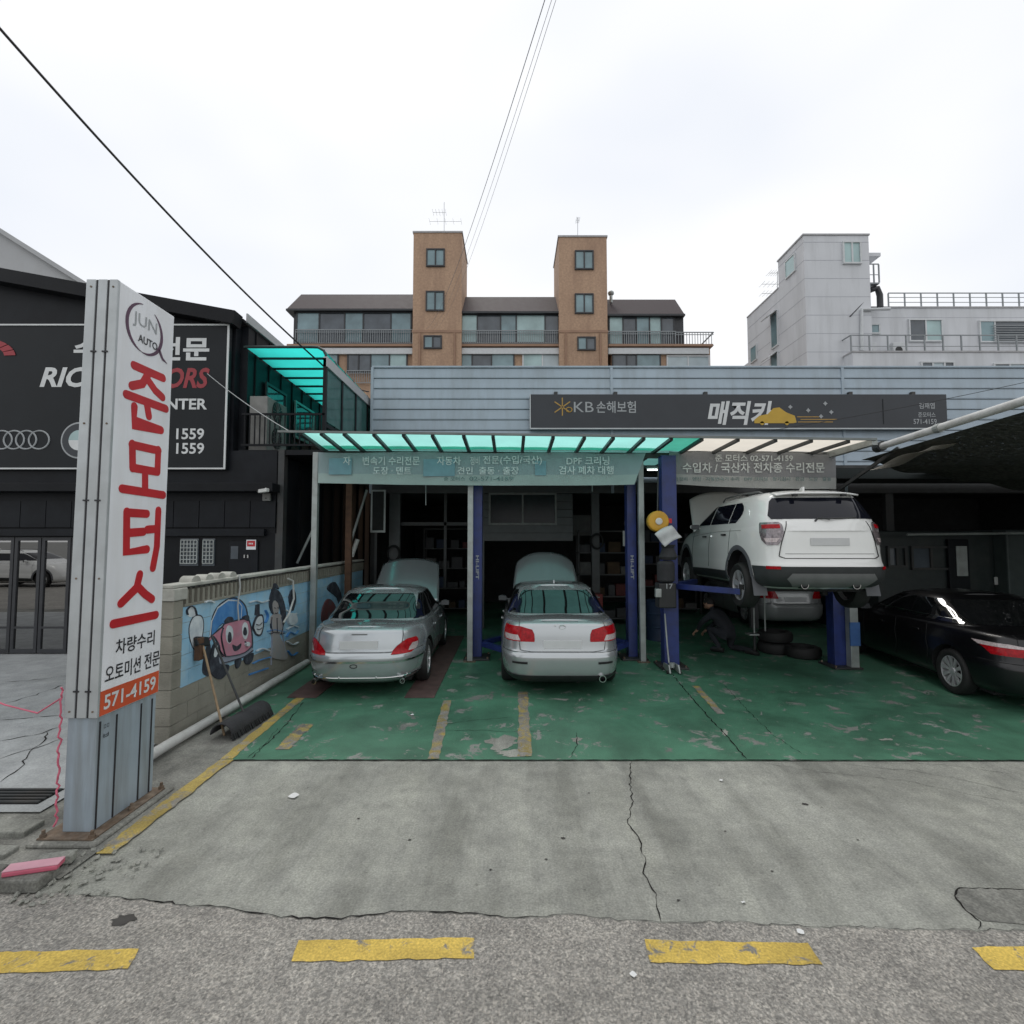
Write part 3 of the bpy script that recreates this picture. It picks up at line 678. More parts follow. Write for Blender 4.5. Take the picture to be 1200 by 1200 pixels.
def line(pts, wd, m):
    "painted outline through zoom points, smoothed"
    q = [zm(*p) for p in pts]; out = []
    for i in range(len(q)-1):
        p0, p1, p2, p3 = q[max(i-1, 0)], q[i], q[i+1], q[min(i+2, len(q)-1)]
        for t_ in (0, .25, .5, .75): out.append(tuple(.5*((2*p1[c])+(-p0[c]+p2[c])*t_+(2*p0[c]-5*p1[c]+4*p2[c]-p3[c])*t_*t_+(-p0[c]+3*p1[c]-3*p2[c]+p3[c])*t_**3) for c in (0, 1)))
    out.append(q[-1]); l, r2 = [], []
    for i, p in enumerate(out):
        a, b_ = out[max(i-1, 0)], out[min(i+1, len(out)-1)]; dx, dy = b_[0]-a[0], b_[1]-a[1]; n_ = math.hypot(dx, dy) or 1
        l.append((p[0]-dy/n_*wd/2, p[1]+dx/n_*wd/2)); r2.append((p[0]+dy/n_*wd/2, p[1]-dx/n_*wd/2))
    paint(l+r2[::-1], m, raw=True, smooth_it=False)
for pts in ([(105, 330), (100, 300), (125, 276), (150, 288), (162, 332)], [(300, 540), (335, 590), (400, 590), (470, 570), (515, 530)], [(322, 640), (400, 618), (470, 594), (520, 558)], [(330, 412), (318, 470), (330, 540), (345, 598)],
            [(470, 500), (480, 512), (492, 505)], [(540, 390), (560, 395), (578, 380)], [(545, 420), (562, 424), (576, 412)], [(640, 345), (636, 400), (645, 445), (628, 450)], [(700, 345), (712, 400), (700, 450), (720, 446)], [(672, 350), (674, 440)],
            [(650, 440), (690, 445)], [(655, 285), (662, 288)], [(676, 284), (683, 288)], [(660, 318), (668, 322), (675, 316)]): line(pts, .008, 'm_black')
for pts in ([(500, 250), (540, 240), (580, 250), (620, 236)], [(735, 300), (770, 330), (800, 320)], [(740, 420), (780, 400), (812, 410)], [(210, 250), (240, 240), (270, 252)], [(740, 500), (775, 520), (810, 505)], [(545, 560), (580, 545), (625, 560)]): line(pts, .016, 'm_white')
for pts in ([(735, 470), (760, 440), (790, 455), (812, 430)], [(520, 640), (560, 620), (630, 600)], [(745, 560), (770, 590), (805, 570)], [(600, 300), (615, 340), (600, 380)]): line(pts, .012, 'm_blue')
paint([(740, 350), (765, 318), (792, 330), (800, 372), (775, 395), (750, 388)], 'm_white')
paint([(470, 512), (484, 503), (494, 514), (488, 530), (474, 528)], 'm_white')
# pipe along the foot of the wall
o = MB().tube([V(-3.62, 3.9, .09)+V(0, i*.45, 0)+V(0, 1.2, 0)+V(random.uniform(-.006, .006), 0, 0) for i in range(10)], .052, 14).build('ground_pipe', 'pipe_white', None, smooth=True)
tag(o, 'white plastic pipe lying along the foot of the mural wall', 'pipe')
for k in range(3):
    pass
# hoses hooked over the wall top
o = MB().tube([V(WX+.05, 7.02, 1.76), V(WX+.06, 7.03, 1.6), V(WX+.05, 7.0, 1.35), V(WX+.055, 7.03, 1.15)], .011, 6).build('white_cable', 'wire_pale', None, smooth=True); tag(o, 'thin white cable hanging down the painted wall above the cartoon car', 'cable')
o = MB().tube([V(WX+.05, 8.55, 1.6), V(WX+.07, 8.7, 1.55), V(WX+.07, 8.75, 1.25), V(WX+.06, 8.6, 1.02), V(WX+.06, 8.4, .9)], .016, 8).build('hanging_hose', 'white_plastic', None, smooth=True); tag(o, 'white hose looped on the mural wall beside the canopy post', 'hose')
# two brooms leaning on the wall
b1 = thing('broom', 'broom standing head up against the mural, with a pale handle', 'broom', (-3.2, 5.95, .02))
p0, p1 = gnd(263, 862, .02), V(WX+.05, 6.22, 1.02)
MB().tube([p0, p1], .013, 8).build('handle', 'wood_light', b1, smooth=True)
d = (p1-p0).normalized(); MB().beam(p1-d*.05, p1+d*.06, .05, .22, up=(0, 1, 0)).build('head', 'plastic_black', b1, bevel=.01)
MB().obox(p1+d*.0, V(1, 0, 0), V(0, 1, 0), V(0, 0, -1), -.03, .03, -.10, -.01, -.06, .20).build('bristles', 'brown_wood', b1)
b2 = thing('push_broom', 'wide black push broom with dark handle leaning on the mural wall', 'broom', (-3.2, 6.3, .02))
h0 = gnd(265, 868, .02); h1 = gnd(312, 838, .02); hd = (h1-h0).normalized(); hc = (h0+h1)/2
hs = V(hd.y, -hd.x, 0)
mb = MB()
def head_fn(u, v):
    a = R(-20+200*v); rr = .13
    return h0.lerp(h1, u)+hs*(-.06)+Vector((-hs.x*rr*math.cos(a)*-1, -hs.y*rr*math.cos(a)*-1, .06+rr*math.sin(a)*.95))
mb.grid(head_fn, 12, 10)
MB.build(mb, 'head', 'cloth_dark', b2, smooth=True, solid=.012)
mb = MB(); rnd = random.Random(3)
for i in range(46):
    p = h0.lerp(h1, i/45)+hs*.06; mb.beam(p+V(0, 0, .07), p+hs*.03+V(rnd.uniform(-.01, .01), rnd.uniform(-.01, .01), .005), .012, .02)
mb.build('bristles', 'plastic_black', b2)
MB().tube([hc-hs*.05+V(0, 0, .17), V(WX+.045, 6.42, 1.06)], .013, 8).build('handle', 'steel_dark', b2, smooth=True)
# ---------------------------------------------------------------- repair shop building
FY = 13.0
gb = thing('repair_shop', 'low repair shop with pale blue-grey horizontal metal siding', 'building', (4.8, 15, .012))
GX0, GX1 = -3.6, 13.6
z0, z1 = 3.42, 6.66
xs = [GX0, 2.56, 8.5, GX1]
rowh = .27; r_ = 0; z_ = z1
while z_ > z0+.05:
    za = max(z_-rowh, z0)
    for a, b_ in zip(xs[:-1], xs[1:]):
        h = z_-za-.012
        # one lapped board: face leans out towards its lower edge, small lip below
        MB().prism([(0, 0), (-.030, .004), (-.034, .03), (-.012, h), (0, h)], (a+.003, FY, za), YA, ZA, (b_-a)-.006).build('siding_board', 'siding' if z_ > 3.9 else 'siding_shaded', gb)  # boards below the canopy roof take the shaded colour in place of real shade
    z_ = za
MB().box(GX0, GX1, FY+.002, FY+.12, z0, z1).build('wall', 'siding_shaded', gb)
MB().box(GX0, GX1, FY-.05, FY+.14, z1, z1+.05).build('parapet_cap', 'siding', gb, bevel=.008)
for x_ in (2.56, 8.5): MB().box(x_-.035, x_+.035, FY-.048, FY-.002, z0, z1).build('batten', 'siding', gb, bevel=.006)
MB().box(GX0-.03, GX0+.04, FY-.05, FY+.12, z0, z1+.01).build('batten', 'siding', gb, bevel=.006)
# shell of the workshop behind
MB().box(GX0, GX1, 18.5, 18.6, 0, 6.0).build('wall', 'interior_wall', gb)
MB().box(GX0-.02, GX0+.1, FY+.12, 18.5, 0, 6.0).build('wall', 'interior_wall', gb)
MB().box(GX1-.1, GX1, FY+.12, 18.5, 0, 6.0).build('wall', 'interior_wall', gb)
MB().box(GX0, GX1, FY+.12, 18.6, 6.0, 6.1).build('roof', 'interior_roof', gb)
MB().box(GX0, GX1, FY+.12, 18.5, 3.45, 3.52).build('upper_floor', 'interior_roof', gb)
# front piers and the office front over the middle bay
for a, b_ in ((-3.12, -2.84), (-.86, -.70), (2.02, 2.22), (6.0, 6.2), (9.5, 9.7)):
    MB().box(a, b_, FY-.02, FY+.12, .012, z0).build('column', 'siding_shaded', gb, bevel=.01)
za, zb = at(565, 634, FY).z, at(565, 568, FY).z
x0_, x1_ = at(563, 600, FY).x, at(671, 600, FY).x
wx0, wx1 = at(575, 600, FY).x, at(650, 600, FY).x; wz0, wz1 = at(600, 613, FY).z, at(600, 580, FY).z
k = 0; z_ = za
while z_ < z0-.02:
    zt_ = min(z_+.2, z0)
    parts_ = [(x0_, x1_)] if (zt_ < wz0 or z_ > wz1) else [(x0_, wx0-.04), (wx1+.04, x1_)]
    for a, b_ in parts_: MB().prism([(0, 0), (-.02, .003), (-.022, .02), (-.008, zt_-z_-.006), (0, zt_-z_-.006)], (a, FY-.02, z_), YA, ZA, b_-a).build('siding_board', 'siding_shaded', gb)
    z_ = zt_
MB().box(x0_, x1_, FY-.015, FY+.05, za, wz0-.04).build('wall', 'siding_shaded', gb)
MB().box(x0_, x1_, FY-.015, FY+.05, wz1+.04, z0).build('wall', 'siding_shaded', gb)
wn_ = MB()
for (a, b_, c, d) in ((wx0-.05, wx1+.05, wz0-.05, wz0), (wx0-.05, wx1+.05, wz1, wz1+.05), (wx0-.05, wx0, wz0, wz1), (wx1, wx1+.05, wz0, wz1), ((wx0+wx1)/2-.02, (wx0+wx1)/2+.02, wz0, wz1)):
    wn_.box(a, b_, FY-.05, FY+.03, c, d)
wf = wn_.build('office_window', 'stucco_dim', gb)
xm = (wx0+wx1)/2
MB().box(wx0, xm-.02, FY-.012, FY-.006, wz0, wz1).build('pane', 'win_black', wf)
MB().box(xm+.02, wx1, FY-.002, FY+.004, wz0, wz1).build('pane', 'win_black', wf)
# low steel frame in the left bay
for (a, b_, c, d) in ((470, 560, 612, 616), (520, 524, 575, 690), (470, 560, 570, 577)):
    p, q = at(a, d, FY+.2), at(b_, c, FY+.2)
    MB().box(p.x, q.x, FY+.15, FY+.2, p.z, q.z).build('frame_bar', 'steel_dark', gb)
# ---------------------------------------------------------------- insurance sign board over the canopy
p, q = at(622, 502, FY-.2), at(1109, 462, FY-.2)
sx0, sx1, sz0, sz1 = p.x, q.x, p.z+.01, q.z
sg = thing('shop_sign_board', 'long dark grey shop sign board on the pale siding', 'sign', ((sx0+sx1)/2, FY-.12, sz0))
MB().box(sx0, sx1, FY-.2, FY-.06, sz0, sz1).build('cabinet', 'sign_grey', sg, bevel=.008)
MB().box(sx0-.02, sx1+.02, FY-.215, FY-.06, sz0-.03, sz0-.001).build('edge_trim', 'aluminium', sg)
MB().box(sx0-.025, sx0-.001, FY-.215, FY-.06, sz0, sz1).build('edge_trim', 'aluminium', sg)
for x_ in (sx0+.6, 2.6, 4.9, 8.6, 10.2): MB().box(x_, x_+.09, FY-.12, FY-.03, sz1, sz1+.09).build('bracket', 'steel_dark', sg)
SF = FY-.2015
def S(px, py): p = at(px, py, SF); return V(p.x, SF, p.z)
def fitpx(x0, x1, y0, y1, Y=SF): a, b_ = at(x0, y1, Y), at(x1, y0, Y); return (b_.x-a.x, b_.z-a.z)
mat('logo_gold', (.42, .25, .05), .5, var=.08); mat('gold_car', (.52, .33, .035), .5, var=.06)
lg = MB()
c = S(659, 477)
for a, l1 in ((90, .24), (35, .24), (-35, .2), (-90, .22), (145, .24), (215, .24)):
    d = V(math.cos(R(a)), 0, math.sin(R(a))); lg.beam(c+d*.02-V(0, .002, 0), c+d*l1-V(0, .002, 0), .006, .028, up=(0, 0, 1) if abs(a) != 90 else (1, 0, 0))
lg.tube([c+V(.17+.075*math.cos(i*math.pi/6), -.003, -.07+.06*math.sin(i*math.pi/6)) for i in range(12)], .014, 6, closed=True)
lg.build('emblem', 'logo_gold', sg)
text('lettering', 'KB', 'grey_letter', sg, S(684, 477), XA, ZA, fitpx(674, 697, 471, 483), bold=.0)
text('lettering', '손해보험', 'grey_letter', sg, S(722, 477), XA, ZA, fitpx(699, 745, 470, 484), bold=.012)
text('lettering', '매직카', 'white_letter', sg, S(868, 484), XA, ZA, fitpx(831, 908, 471, 499), bold=.03, shear=.2)
# small golden car emblem with speed lines
def sp(l): return [((a-883)/600*SF, (497-b_)/600*SF) for a, b_ in l]
MB().prism(sp([(884, 496), (884, 492), (890, 487), (900, 485), (907, 478), (914, 477), (922, 483), (932, 487), (934, 495), (930, 496)]), S(883, 497)+V(0, -.004, 0), XA, ZA, .004).build('car_emblem', 'gold_car', sg)
for cx in (893, 922): MB().lathe([(.05, 0), (.05, .006)], S(cx, 496)+V(0, -.002, 0), (0, -1, 0), 16).build('car_emblem', 'gold_car', sg)
for y_, a, b_ in ((488.5, 934, 960), (491.5, 938, 981), (494.5, 935, 976)):
    p, q = S(a, y_), S(b_, y_); MB().box(p.x, q.x, SF-.004, SF+.001, p.z-.010, p.z+.010).build('speed_line', 'logo_gold', sg)
for a, b_ in ((926, 477), (947, 481), (967, 473), (974, 483), (962, 488)):
    q = []
    for i in range(8): rr = .06 if i % 2 == 0 else .035; q.append((rr*math.cos(i*math.pi/4), rr*math.sin(i*math.pi/4)))
    MB().prism(q, S(a, b_)+V(0, -.004, 0), XA, ZA, .004).build('star', 'grey_letter', sg)
text('lettering', '김재엽', 'grey_letter', sg, S(1086, 475.5), XA, ZA, fitpx(1078, 1096, 472, 479), bold=.015)
text('lettering', '준모터스', 'grey_letter', sg, S(1086, 486), XA, ZA, fitpx(1076, 1096, 483, 489), bold=.015)
text('lettering', '571-4159', 'grey_letter', sg, S(1084, 494), XA, ZA, fitpx(1070, 1097, 491, 497), bold=.012)
p = S(1035, 484); MB().box(p.x-.012, p.x+.012, SF-.003, SF+.001, sz0+.1, sz1-.12).build('divider', 'sign_black', sg)

# ---------------------------------------------------------------- polycarbonate canopy
CF, CB = 8.34, 9.42
mat('skid_edge', (.16, .18, .175), .5, var=.15)
cn = thing('canopy', 'low polycarbonate canopy with teal and beige panels over the workshop bays', 'canopy', (1.5, 9.4, .012))
def zf(x): return 3.99-.015*(x+3.5)
def zb_(x): return 3.89-.006*(x+3.5)
fx = [351, 375, 402, 437, 472, 506, 543, 577.6, 613.7, 648.6, 685.5, 719.5, 755.5, 788, 824, 866.7, 911, 953, 996.7, 1025]
X = [(p-600)/600*CF*1.003 for p in fx]
for i, x_ in enumerate(X):
    MB().beam((x_, CF, zf(x_)), (x_, CB, zb_(x_)), .055, .05).build('rafter', 'steel_dark', cn)
    MB().beam((x_, CB, zb_(x_)), (x_, FY-.06, zb_(x_)-.06), .055, .05).build('rafter', 'steel_dark', cn)
for i, (a, b_) in enumerate(zip(X[:-1], X[1:])):
    m_ = 'poly_teal' if i < 13 else ('poly_teal_dark' if i == 13 else 'poly_beige')
    mb = MB(); mb.grid(lambda u, v: V(a+(b_-a)*u, CF-.05+(CB-CF+.05)*v, zf(a+(b_-a)*u)*(1-v)+zb_(a+(b_-a)*u)*v+.032+.008*math.sin(u*math.pi)), 4, 3)
    mb.build('panel', m_, cn)
    mb = MB(); mb.grid(lambda u, v: V(a+(b_-a)*u, CB+1.75*v, zb_(a+(b_-a)*u)-.06*v*.49+.032), 2, 3)
    mb.build('roof_panel', 'poly_teal_mid' if i < 14 else 'poly_beige_dim', cn)  # back panels dimmed to cut the light reaching the bays
    mb = MB(); mb.grid(lambda u, v: V(a+(b_-a)*u, CB+1.75+(FY-.06-CB-1.75)*v, zb_(a+(b_-a)*u)-.03-.03*v+.032), 2, 3)
    mb.build('roof_sheet', 'roof_black', cn)  # opaque black stretch, set so that the bays stay dark
MB().beam((X[0]-.35, CF-.06, zf(X[0])+.02), (X[-1]+.02, CF-.06, zf(X[-1])+.03), .04, .035).build('front_edge', 'skid_edge', cn)
MB().beam((X[0]-.02, CB+.02, zb_(X[0])-.05), (X[-1]-.1, CB+.02, zb_(X[-1])-.05), .06, .10).build('back_beam', 'steel_dark', cn)
for f in (.35, .7): MB().beam((X[0], CB+(FY-CB)*f, zb_(X[0])-.07), (X[-1]-.1, CB+(FY-CB)*f, zb_(X[-1])-.09), .05, .06).build('purlin', 'steel_dark', cn)
# the overlap seen as a darker band near the back of the clear panels
for i, (a, b_) in enumerate(zip(X[:-1], X[1:])):
    if i < 13: MB().grid(lambda u, v: V(a+(b_-a)*u, CB-.22+.26*v, zf(a)*.0+zb_(a+(b_-a)*u)+.075-.01*v), 2, 1).build('lap_panel', 'poly_teal_dark', cn)
for x_, y_, h in ((-3.655, 9.5, zb_(-3.6)-.02), (-.775, 9.56, zb_(-.77)-.1), (2.40, 9.52, zb_(2.4)-.1), (5.98, 9.52, zb_(6)-.1)):
    MB().box(x_-.05, x_+.05, y_-.05, y_+.05, .02, h).build('post', 'galv' if x_ < 5 else 'steel_dark', cn, bevel=.006)
    MB().box(x_-.11, x_+.11, y_-.11, y_+.11, .012, .024).build('foot_plate', 'rust', cn)
MB().beam((6.05, 9.5, 3.15), (6.55, 8.6, 3.8), .05, .05).build('brace', 'steel_dark', cn)
MB().beam((X[-1]+.0, CF-.05, zf(X[-1])+.0), (X[-1]-.05, CB+.2, zb_(X[-1])-.02), .09, .12).build('end_beam', 'galv', cn)
# ---------------------------------------------------------------- banners
def banner(name, lab, x0, x1, zt0, zt1, zb0, zb1, m1, m2, split, slant=0.0):
    b = thing(name, lab, 'banner', ((x0+x1)/2, 9.38, min(zb0, zb1)))
    def fn(u, v, lo=0, hi=1):
        v = lo+(hi-lo)*v
        xx = x0+(x1-x0)*u-slant*max(0, (u-.9)/.1)*v
        zt_ = zt0+(zt1-zt0)*u-.012*math.sin(u*math.pi*5); zz = zb0+(zb1-zb0)*u-.03*math.sin(u*math.pi)
        return V(xx, 9.37+.012*math.sin(u*23+v*2)+.012*math.sin(u*9)*v-.04*max(0, (u-.93)/.07)*v*(1 if slant else 0), zt_*(1-v)+zz*v)
    mb = MB(); mb.grid(lambda u, v: fn(u, v, 0, split), 70, 6); mb.build('cloth', m1, b, smooth=True)
    mb = MB(); mb.grid(lambda u, v: fn(u, v, split, 1), 70, 3); mb.build('strip', m2, b, smooth=True)
    return b, fn
BY = 9.335
def B(px, py): p = at(px, py, BY); return V(p.x, BY, p.z)
def fb(x0, x1, y0, y1): return fitpx(x0, x1, y0, y1, BY)
pa, pb = at(373, 530, 9.37), at(757, 568, 9.37)
pc = at(757, 531, 9.37); pd = at(373, 566, 9.37)
b, fn = banner('wide_banner', 'wide faded teal banner hung below the canopy over two silver cars', pa.x, pb.x, pa.z, pc.z, pd.z, pb.z, 'banner_teal', 'banner_strip', .68, slant=.22)
for (x0_, x1_, y0_, y1_) in ((385, 412, 537, 556), (496, 533, 538, 558), (627, 640, 540, 557)):
    p, q = B(x0_, y1_), B(x1_, y0_); MB().box(p.x, q.x, BY+.006, BY+.008, p.z, q.z).build('printed_panel', 'banner_blue', b)
for s_, x0_, x1_, y0_, y1_, m_ in (('자', 402, 411, 535, 545, 'banner_text'), ('변속기 수리전문', 425, 492, 535, 545, 'banner_text'), ('도장 · 덴트', 437, 482, 547, 556, 'banner_text'), ('자동차', 512, 540, 535, 545, 'banner_text'),
                                  ('정비', 551, 562, 535, 545, 'banner_text'), ('전문(수입/국산)', 566, 635, 534, 545, 'banner_text'), ('견인  출동 · 출장', 536, 608, 547, 556, 'banner_text'), ('DPF 크리닝', 664, 714, 535, 545, 'banner_text'),
                                  ('검사 폐차 대행', 655, 719, 546, 556, 'banner_text'), ('준 모터스', 520, 545, 558.5, 563.5, 'banner_dark'), ('02-571-4159', 550, 601, 558.5, 563.5, 'banner_dark')):
    text('lettering', s_, m_, b, B((x0_+x1_)/2, (y0_+y1_)/2), XA, ZA, fb(x0_, x1_, y0_, y1_), bold=.012)
pa, pb = at(784, 529, 9.37), at(980, 573, 9.37); pc = at(983, 532, 9.37); pd = at(785, 567, 9.37)
b, fn = banner('short_banner', 'short grey banner hung below the canopy above the white car', pa.x, pb.x, pa.z, pc.z, pd.z, pb.z, 'banner_grey', 'banner_strip2', .68)
for s_, x0_, x1_, y0_, y1_, m_ in (('준 모터스 02-571-4159', 838, 929, 532.5, 541, 'banner_text'), ('수입차 / 국산차 전차종 수리전문', 800, 966, 542, 554, 'banner_text'), ('경정비 · 엔진 · 자동변속기 수리 · DPF 크리닝 · 정기검사 · 판금 · 도장 · 출동', 790, 974, 559, 563.5, 'banner_dark')):
    text('lettering', s_, m_, b, B((x0_+x1_)/2, (y0_+y1_)/2), XA, ZA, fb(x0_, x1_, y0_, y1_), bold=.015)

# ---------------------------------------------------------------- two-post lifts
def lift(lab, xl, xr, Y, h, cw, arm_z, hr=None):
    t = thing('two_post_lift', lab, 'lift', ((xl+xr)/2, Y, .016), 'blue two-post vehicle lifts')
    for x_, s_ in ((xl, 1), (xr, -1)):
        hc_ = hr if (hr and x_ == xr) else h
        mb = MB(); mb.box(x_-cw, x_+cw, Y-.02, Y+.02, .05, hc_).box(x_-cw, x_-cw+.03, Y+.02, Y+.2, .05, hc_).box(x_+cw-.03, x_+cw, Y+.02, Y+.2, .05, hc_)
        mb.build('column', 'lift_blue', t, bevel=.006)
        MB().box(x_-.24, x_+.24, Y-.2, Y+.3, .018, .05).build('foot_plate', 'steel_dark', t, bevel=.004)
        MB().box(x_-cw+.032, x_+cw-.032, Y+.03, Y+.19, arm_z-.1, arm_z+.55).build('carriage', 'lift_blue', t, bevel=.006)
        for dy in (-1, 1):
            p = V(x_+s_*.1, Y+.1+dy*.05, arm_z); q = V(x_+s_*.85, Y+.1+dy*1.05, arm_z)
            MB().beam(p, q, .10, .09).build('arm', 'lift_blue', t, bevel=.005)
            MB().cyl(q+V(0, 0, -.05), q+V(0, 0, .12), .055, 12).build('pad', 'rubber', t)
        for k in range(4): MB().cyl((x_+(-.2 if k % 2 else .2), Y+(-.15 if k < 2 else .25), .05), (x_+(-.2 if k % 2 else .2), Y+(-.15 if k < 2 else .25), .075), .018, 6).build('bolt', 'rust', t)
    return t
l1 = lift('blue two-post lift standing either side of the middle silver car', -.655, 2.275, 9.75, 3.55, .085, .28)
text('lettering', 'HI-LIFT', 'grey_letter', l1, (2.275, 9.728, 1.72), (0, 0, -1), (1, 0, 0), (.45, .06), bold=.02)
text('lettering', 'HI-LIFT', 'grey_letter', l1, (-.655, 9.728, 1.72), (0, 0, -1), (1, 0, 0), (.45, .06), bold=.02)
l2 = lift('blue two-post lift holding up the white car', 2.80, 5.78, 9.1, 3.75, .13, 1.42, hr=2.75)
MB().box(5.84, 5.98, 8.93, 9.07, .03, 1.25).build('cable_guard', 'galv', l2, bevel=.006)
MB().box(5.82, 5.99, 8.905, 8.93, .42, .82).build('warning_plate', 'lift_bright', l2)
# ---------------------------------------------------------------- black workshop next door
BYF = 10.07
BX1 = -4.62
nb = thing('black_workshop', 'two-storey black metal workshop behind the mural wall', 'building', (-9, 14, .03))
def F(px, py, Y=BYF): return at(px, py, Y)
ztop = 6.62
# upper front wall and roof
roofl = at(-60, 308, BYF); roofr = at(268, 372, BYF)
MB().prism([(-16, 4.0), (-5.55, 4.0), (-5.55, 6.60), (-16, 8.5)], (0, BYF+.02, 0), XA, ZA, -.2).build('front_wall', 'black_panel', nb)
MB().beam((-16, BYF-.12, 8.55), (-5.45, BYF-.12, 6.60), .30, .26).build('fascia', 'black_paint', nb)
MB().prism([(-16, 8.6), (-5.45, 6.66), (-5.45, 6.72), (-16, 8.66)], (0, BYF+.1, 0), XA, ZA, -9).build('roof', 'black_paint', nb)
MB().box(-16, -5.40, BYF+.22, BYF+9, 4.0, 6.60).build('upper_wall', 'black_panel', nb)
MB().prism([(10.1, 6.62), (19, 6.62), (19, 6.72), (10.1, 6.80)], (-5.36, 0, 0), YA, ZA, .03).build('parapet_sheet', 'roof_pale', nb)
for k in range(14):
    y_ = BYF+.5+k*.6; MB().box(-5.40, -5.375, y_, y_+.03, 4.0, 6.6).build('cladding_rib', 'black_paint', nb)
# ground floor front
zc = at(0, 570, BYF).z
MB().box(-16, BX1, BYF-.02, BYF+.1, 3.0, 4.0).build('band_wall', 'black_panel', nb)
MB().box(-16, BX1+.05, BYF-.35, BYF-.02, at(0, 576, BYF-.3).z, at(0, 566, BYF-.3).z).build('eave', 'black_paint', nb, bevel=.01)
pz0, pz1 = at(0, 618, BYF).z, at(0, 578, BYF).z
x_ = BX1
while x_ > -12:
    MB().box(x_-.5, x_-.014, BYF-.06, BYF-.021, pz0, 3.0).build('panel', 'black_panel', nb); x_ -= .5
MB().box(-16, BX1, BYF-.02, BYF+.1, pz0-.12, 3.0).build('band_wall', 'black_paint', nb)
MB().box(-16, BX1-.2, BYF-.12, BYF-.021, at(0, 628, BYF).z, at(0, 620, BYF).z).build('rail_band', 'black_panel', nb)
# shop front of glass doors
gx = [-13, -12.1, -11.2, -10.3, -9.73, -9.20, -8.62, -8.0, -7.4]
dz0, dz1 = .05, at(0, 630, BYF).z
glass('glass_mirror', (.10, .115, .12), 2.7, rough=.01)
for a, b_ in zip(gx[:-1], gx[1:]):
    d = thing('x', 'x', 'x') if False else None
    dr = MB()
    for (q0, q1, q2, q3) in ((a+.01, a+.07, dz0, dz1), (b_-.07, b_-.01, dz0, dz1), (a+.07, b_-.07, dz0, dz0+.08), (a+.07, b_-.07, dz1-.06, dz1), (a+.07, b_-.07, .52, .56)): dr.box(q0, q1, BYF-.04, BYF+.02, q2, q3)
    dd = dr.build('glass_door', 'frame_dark', nb)
    MB().box(a+.07, b_-.07, BYF-.014, BYF-.008, dz0+.08, .52).build('pane', 'glass_mirror', dd)
    MB().box(a+.07, b_-.07, BYF-.014, BYF-.008, .56, dz1-.06).build('pane', 'glass_mirror', dd)
# wall right of the doors with two latticed windows and a door
MB().box(-7.4, BX1, BYF-.018, BYF+.1, .03, pz0-.121).build('front_wall', 'black_paint', nb)
MB().box(-16, -7.401, BYF-.018, BYF+.1, dz1+.001, pz0-.121).build('front_wall', 'black_paint', nb)
for a, b_ in ((213, 233), (239, 252)):
    p, q = F(a, 660), F(b_, 633)
    wf = MB()
    n_ = 5 if b_-a > 15 else 3
    for i in range(n_+1): x_ = p.x+(q.x-p.x)*i/n_; wf.box(x_-.008, x_+.008, BYF-.055, BYF-.035, p.z, q.z)
    for i in range(7): z_ = p.z+(q.z-p.z)*i/6; wf.box(p.x, q.x, BYF-.06, BYF-.04, z_-.008, z_+.008)
    o = wf.build('window_lattice', 'galv', nb)
    MB().box(p.x-.02, q.x+.02, BYF-.03, BYF-.024, p.z-.05, q.z+.03).build('pane', 'win_dark', o)
p, q = F(268, 720), F(304, 634)
MB().box(p.x, q.x, BYF-.05, BYF-.021, .05, q.z).build('door', 'black_panel', nb, bevel=.006)
p, q = F(272, 655), F(281, 640); MB().box(p.x, q.x, BYF-.056, BYF-.051, p.z, q.z).build('door_pane', 'win_dark', nb)
for a in (287, 291): c = F(a, 652, BYF-.05); MB().box(c.x-.012, c.x+.012, BYF-.075, BYF-.051, c.z-.03, c.z+.03).build('door_handle', 'chrome', nb)
nt_ = thing('door_notice', 'small red and white notice on the black door above the mural wall', 'sign', tuple(F(294, 644, BYF-.06)))
p, q = F(288.5, 644, BYF-.06), F(300, 632.5, BYF-.06)
MB().box(p.x, q.x, BYF-.062, BYF-.052, p.z, q.z).build('plate', 'cabinet_white', nt_)
MB().box(p.x+.015, q.x-.015, BYF-.065, BYF-.0625, p.z+.06, q.z-.02).build('red_band', 'red_letter', nt_)
for k in range(3): MB().box(p.x+.05+k*.03, p.x+.07+k*.03, BYF-.068, BYF-.0655, p.z+.1, p.z+.13).build('mark', 'white_letter', nt_)
# side wall, going back beside the shop
MB().box(BX1-.06, BX1, BYF+.1, 19, .03, 4.0).build('side_wall', 'black_panel', nb)
for k in range(12): MB().box(BX1, BX1+.03, BYF+.3+k*.7, BYF+.34+k*.7, .03, 4.0).build('cladding_rib', 'black_paint', nb)
MB().box(BX1-.02, BX1+.12, BYF-.02, BYF+.14, .03, 4.02).build('corner_post', 'steel_dark', nb)
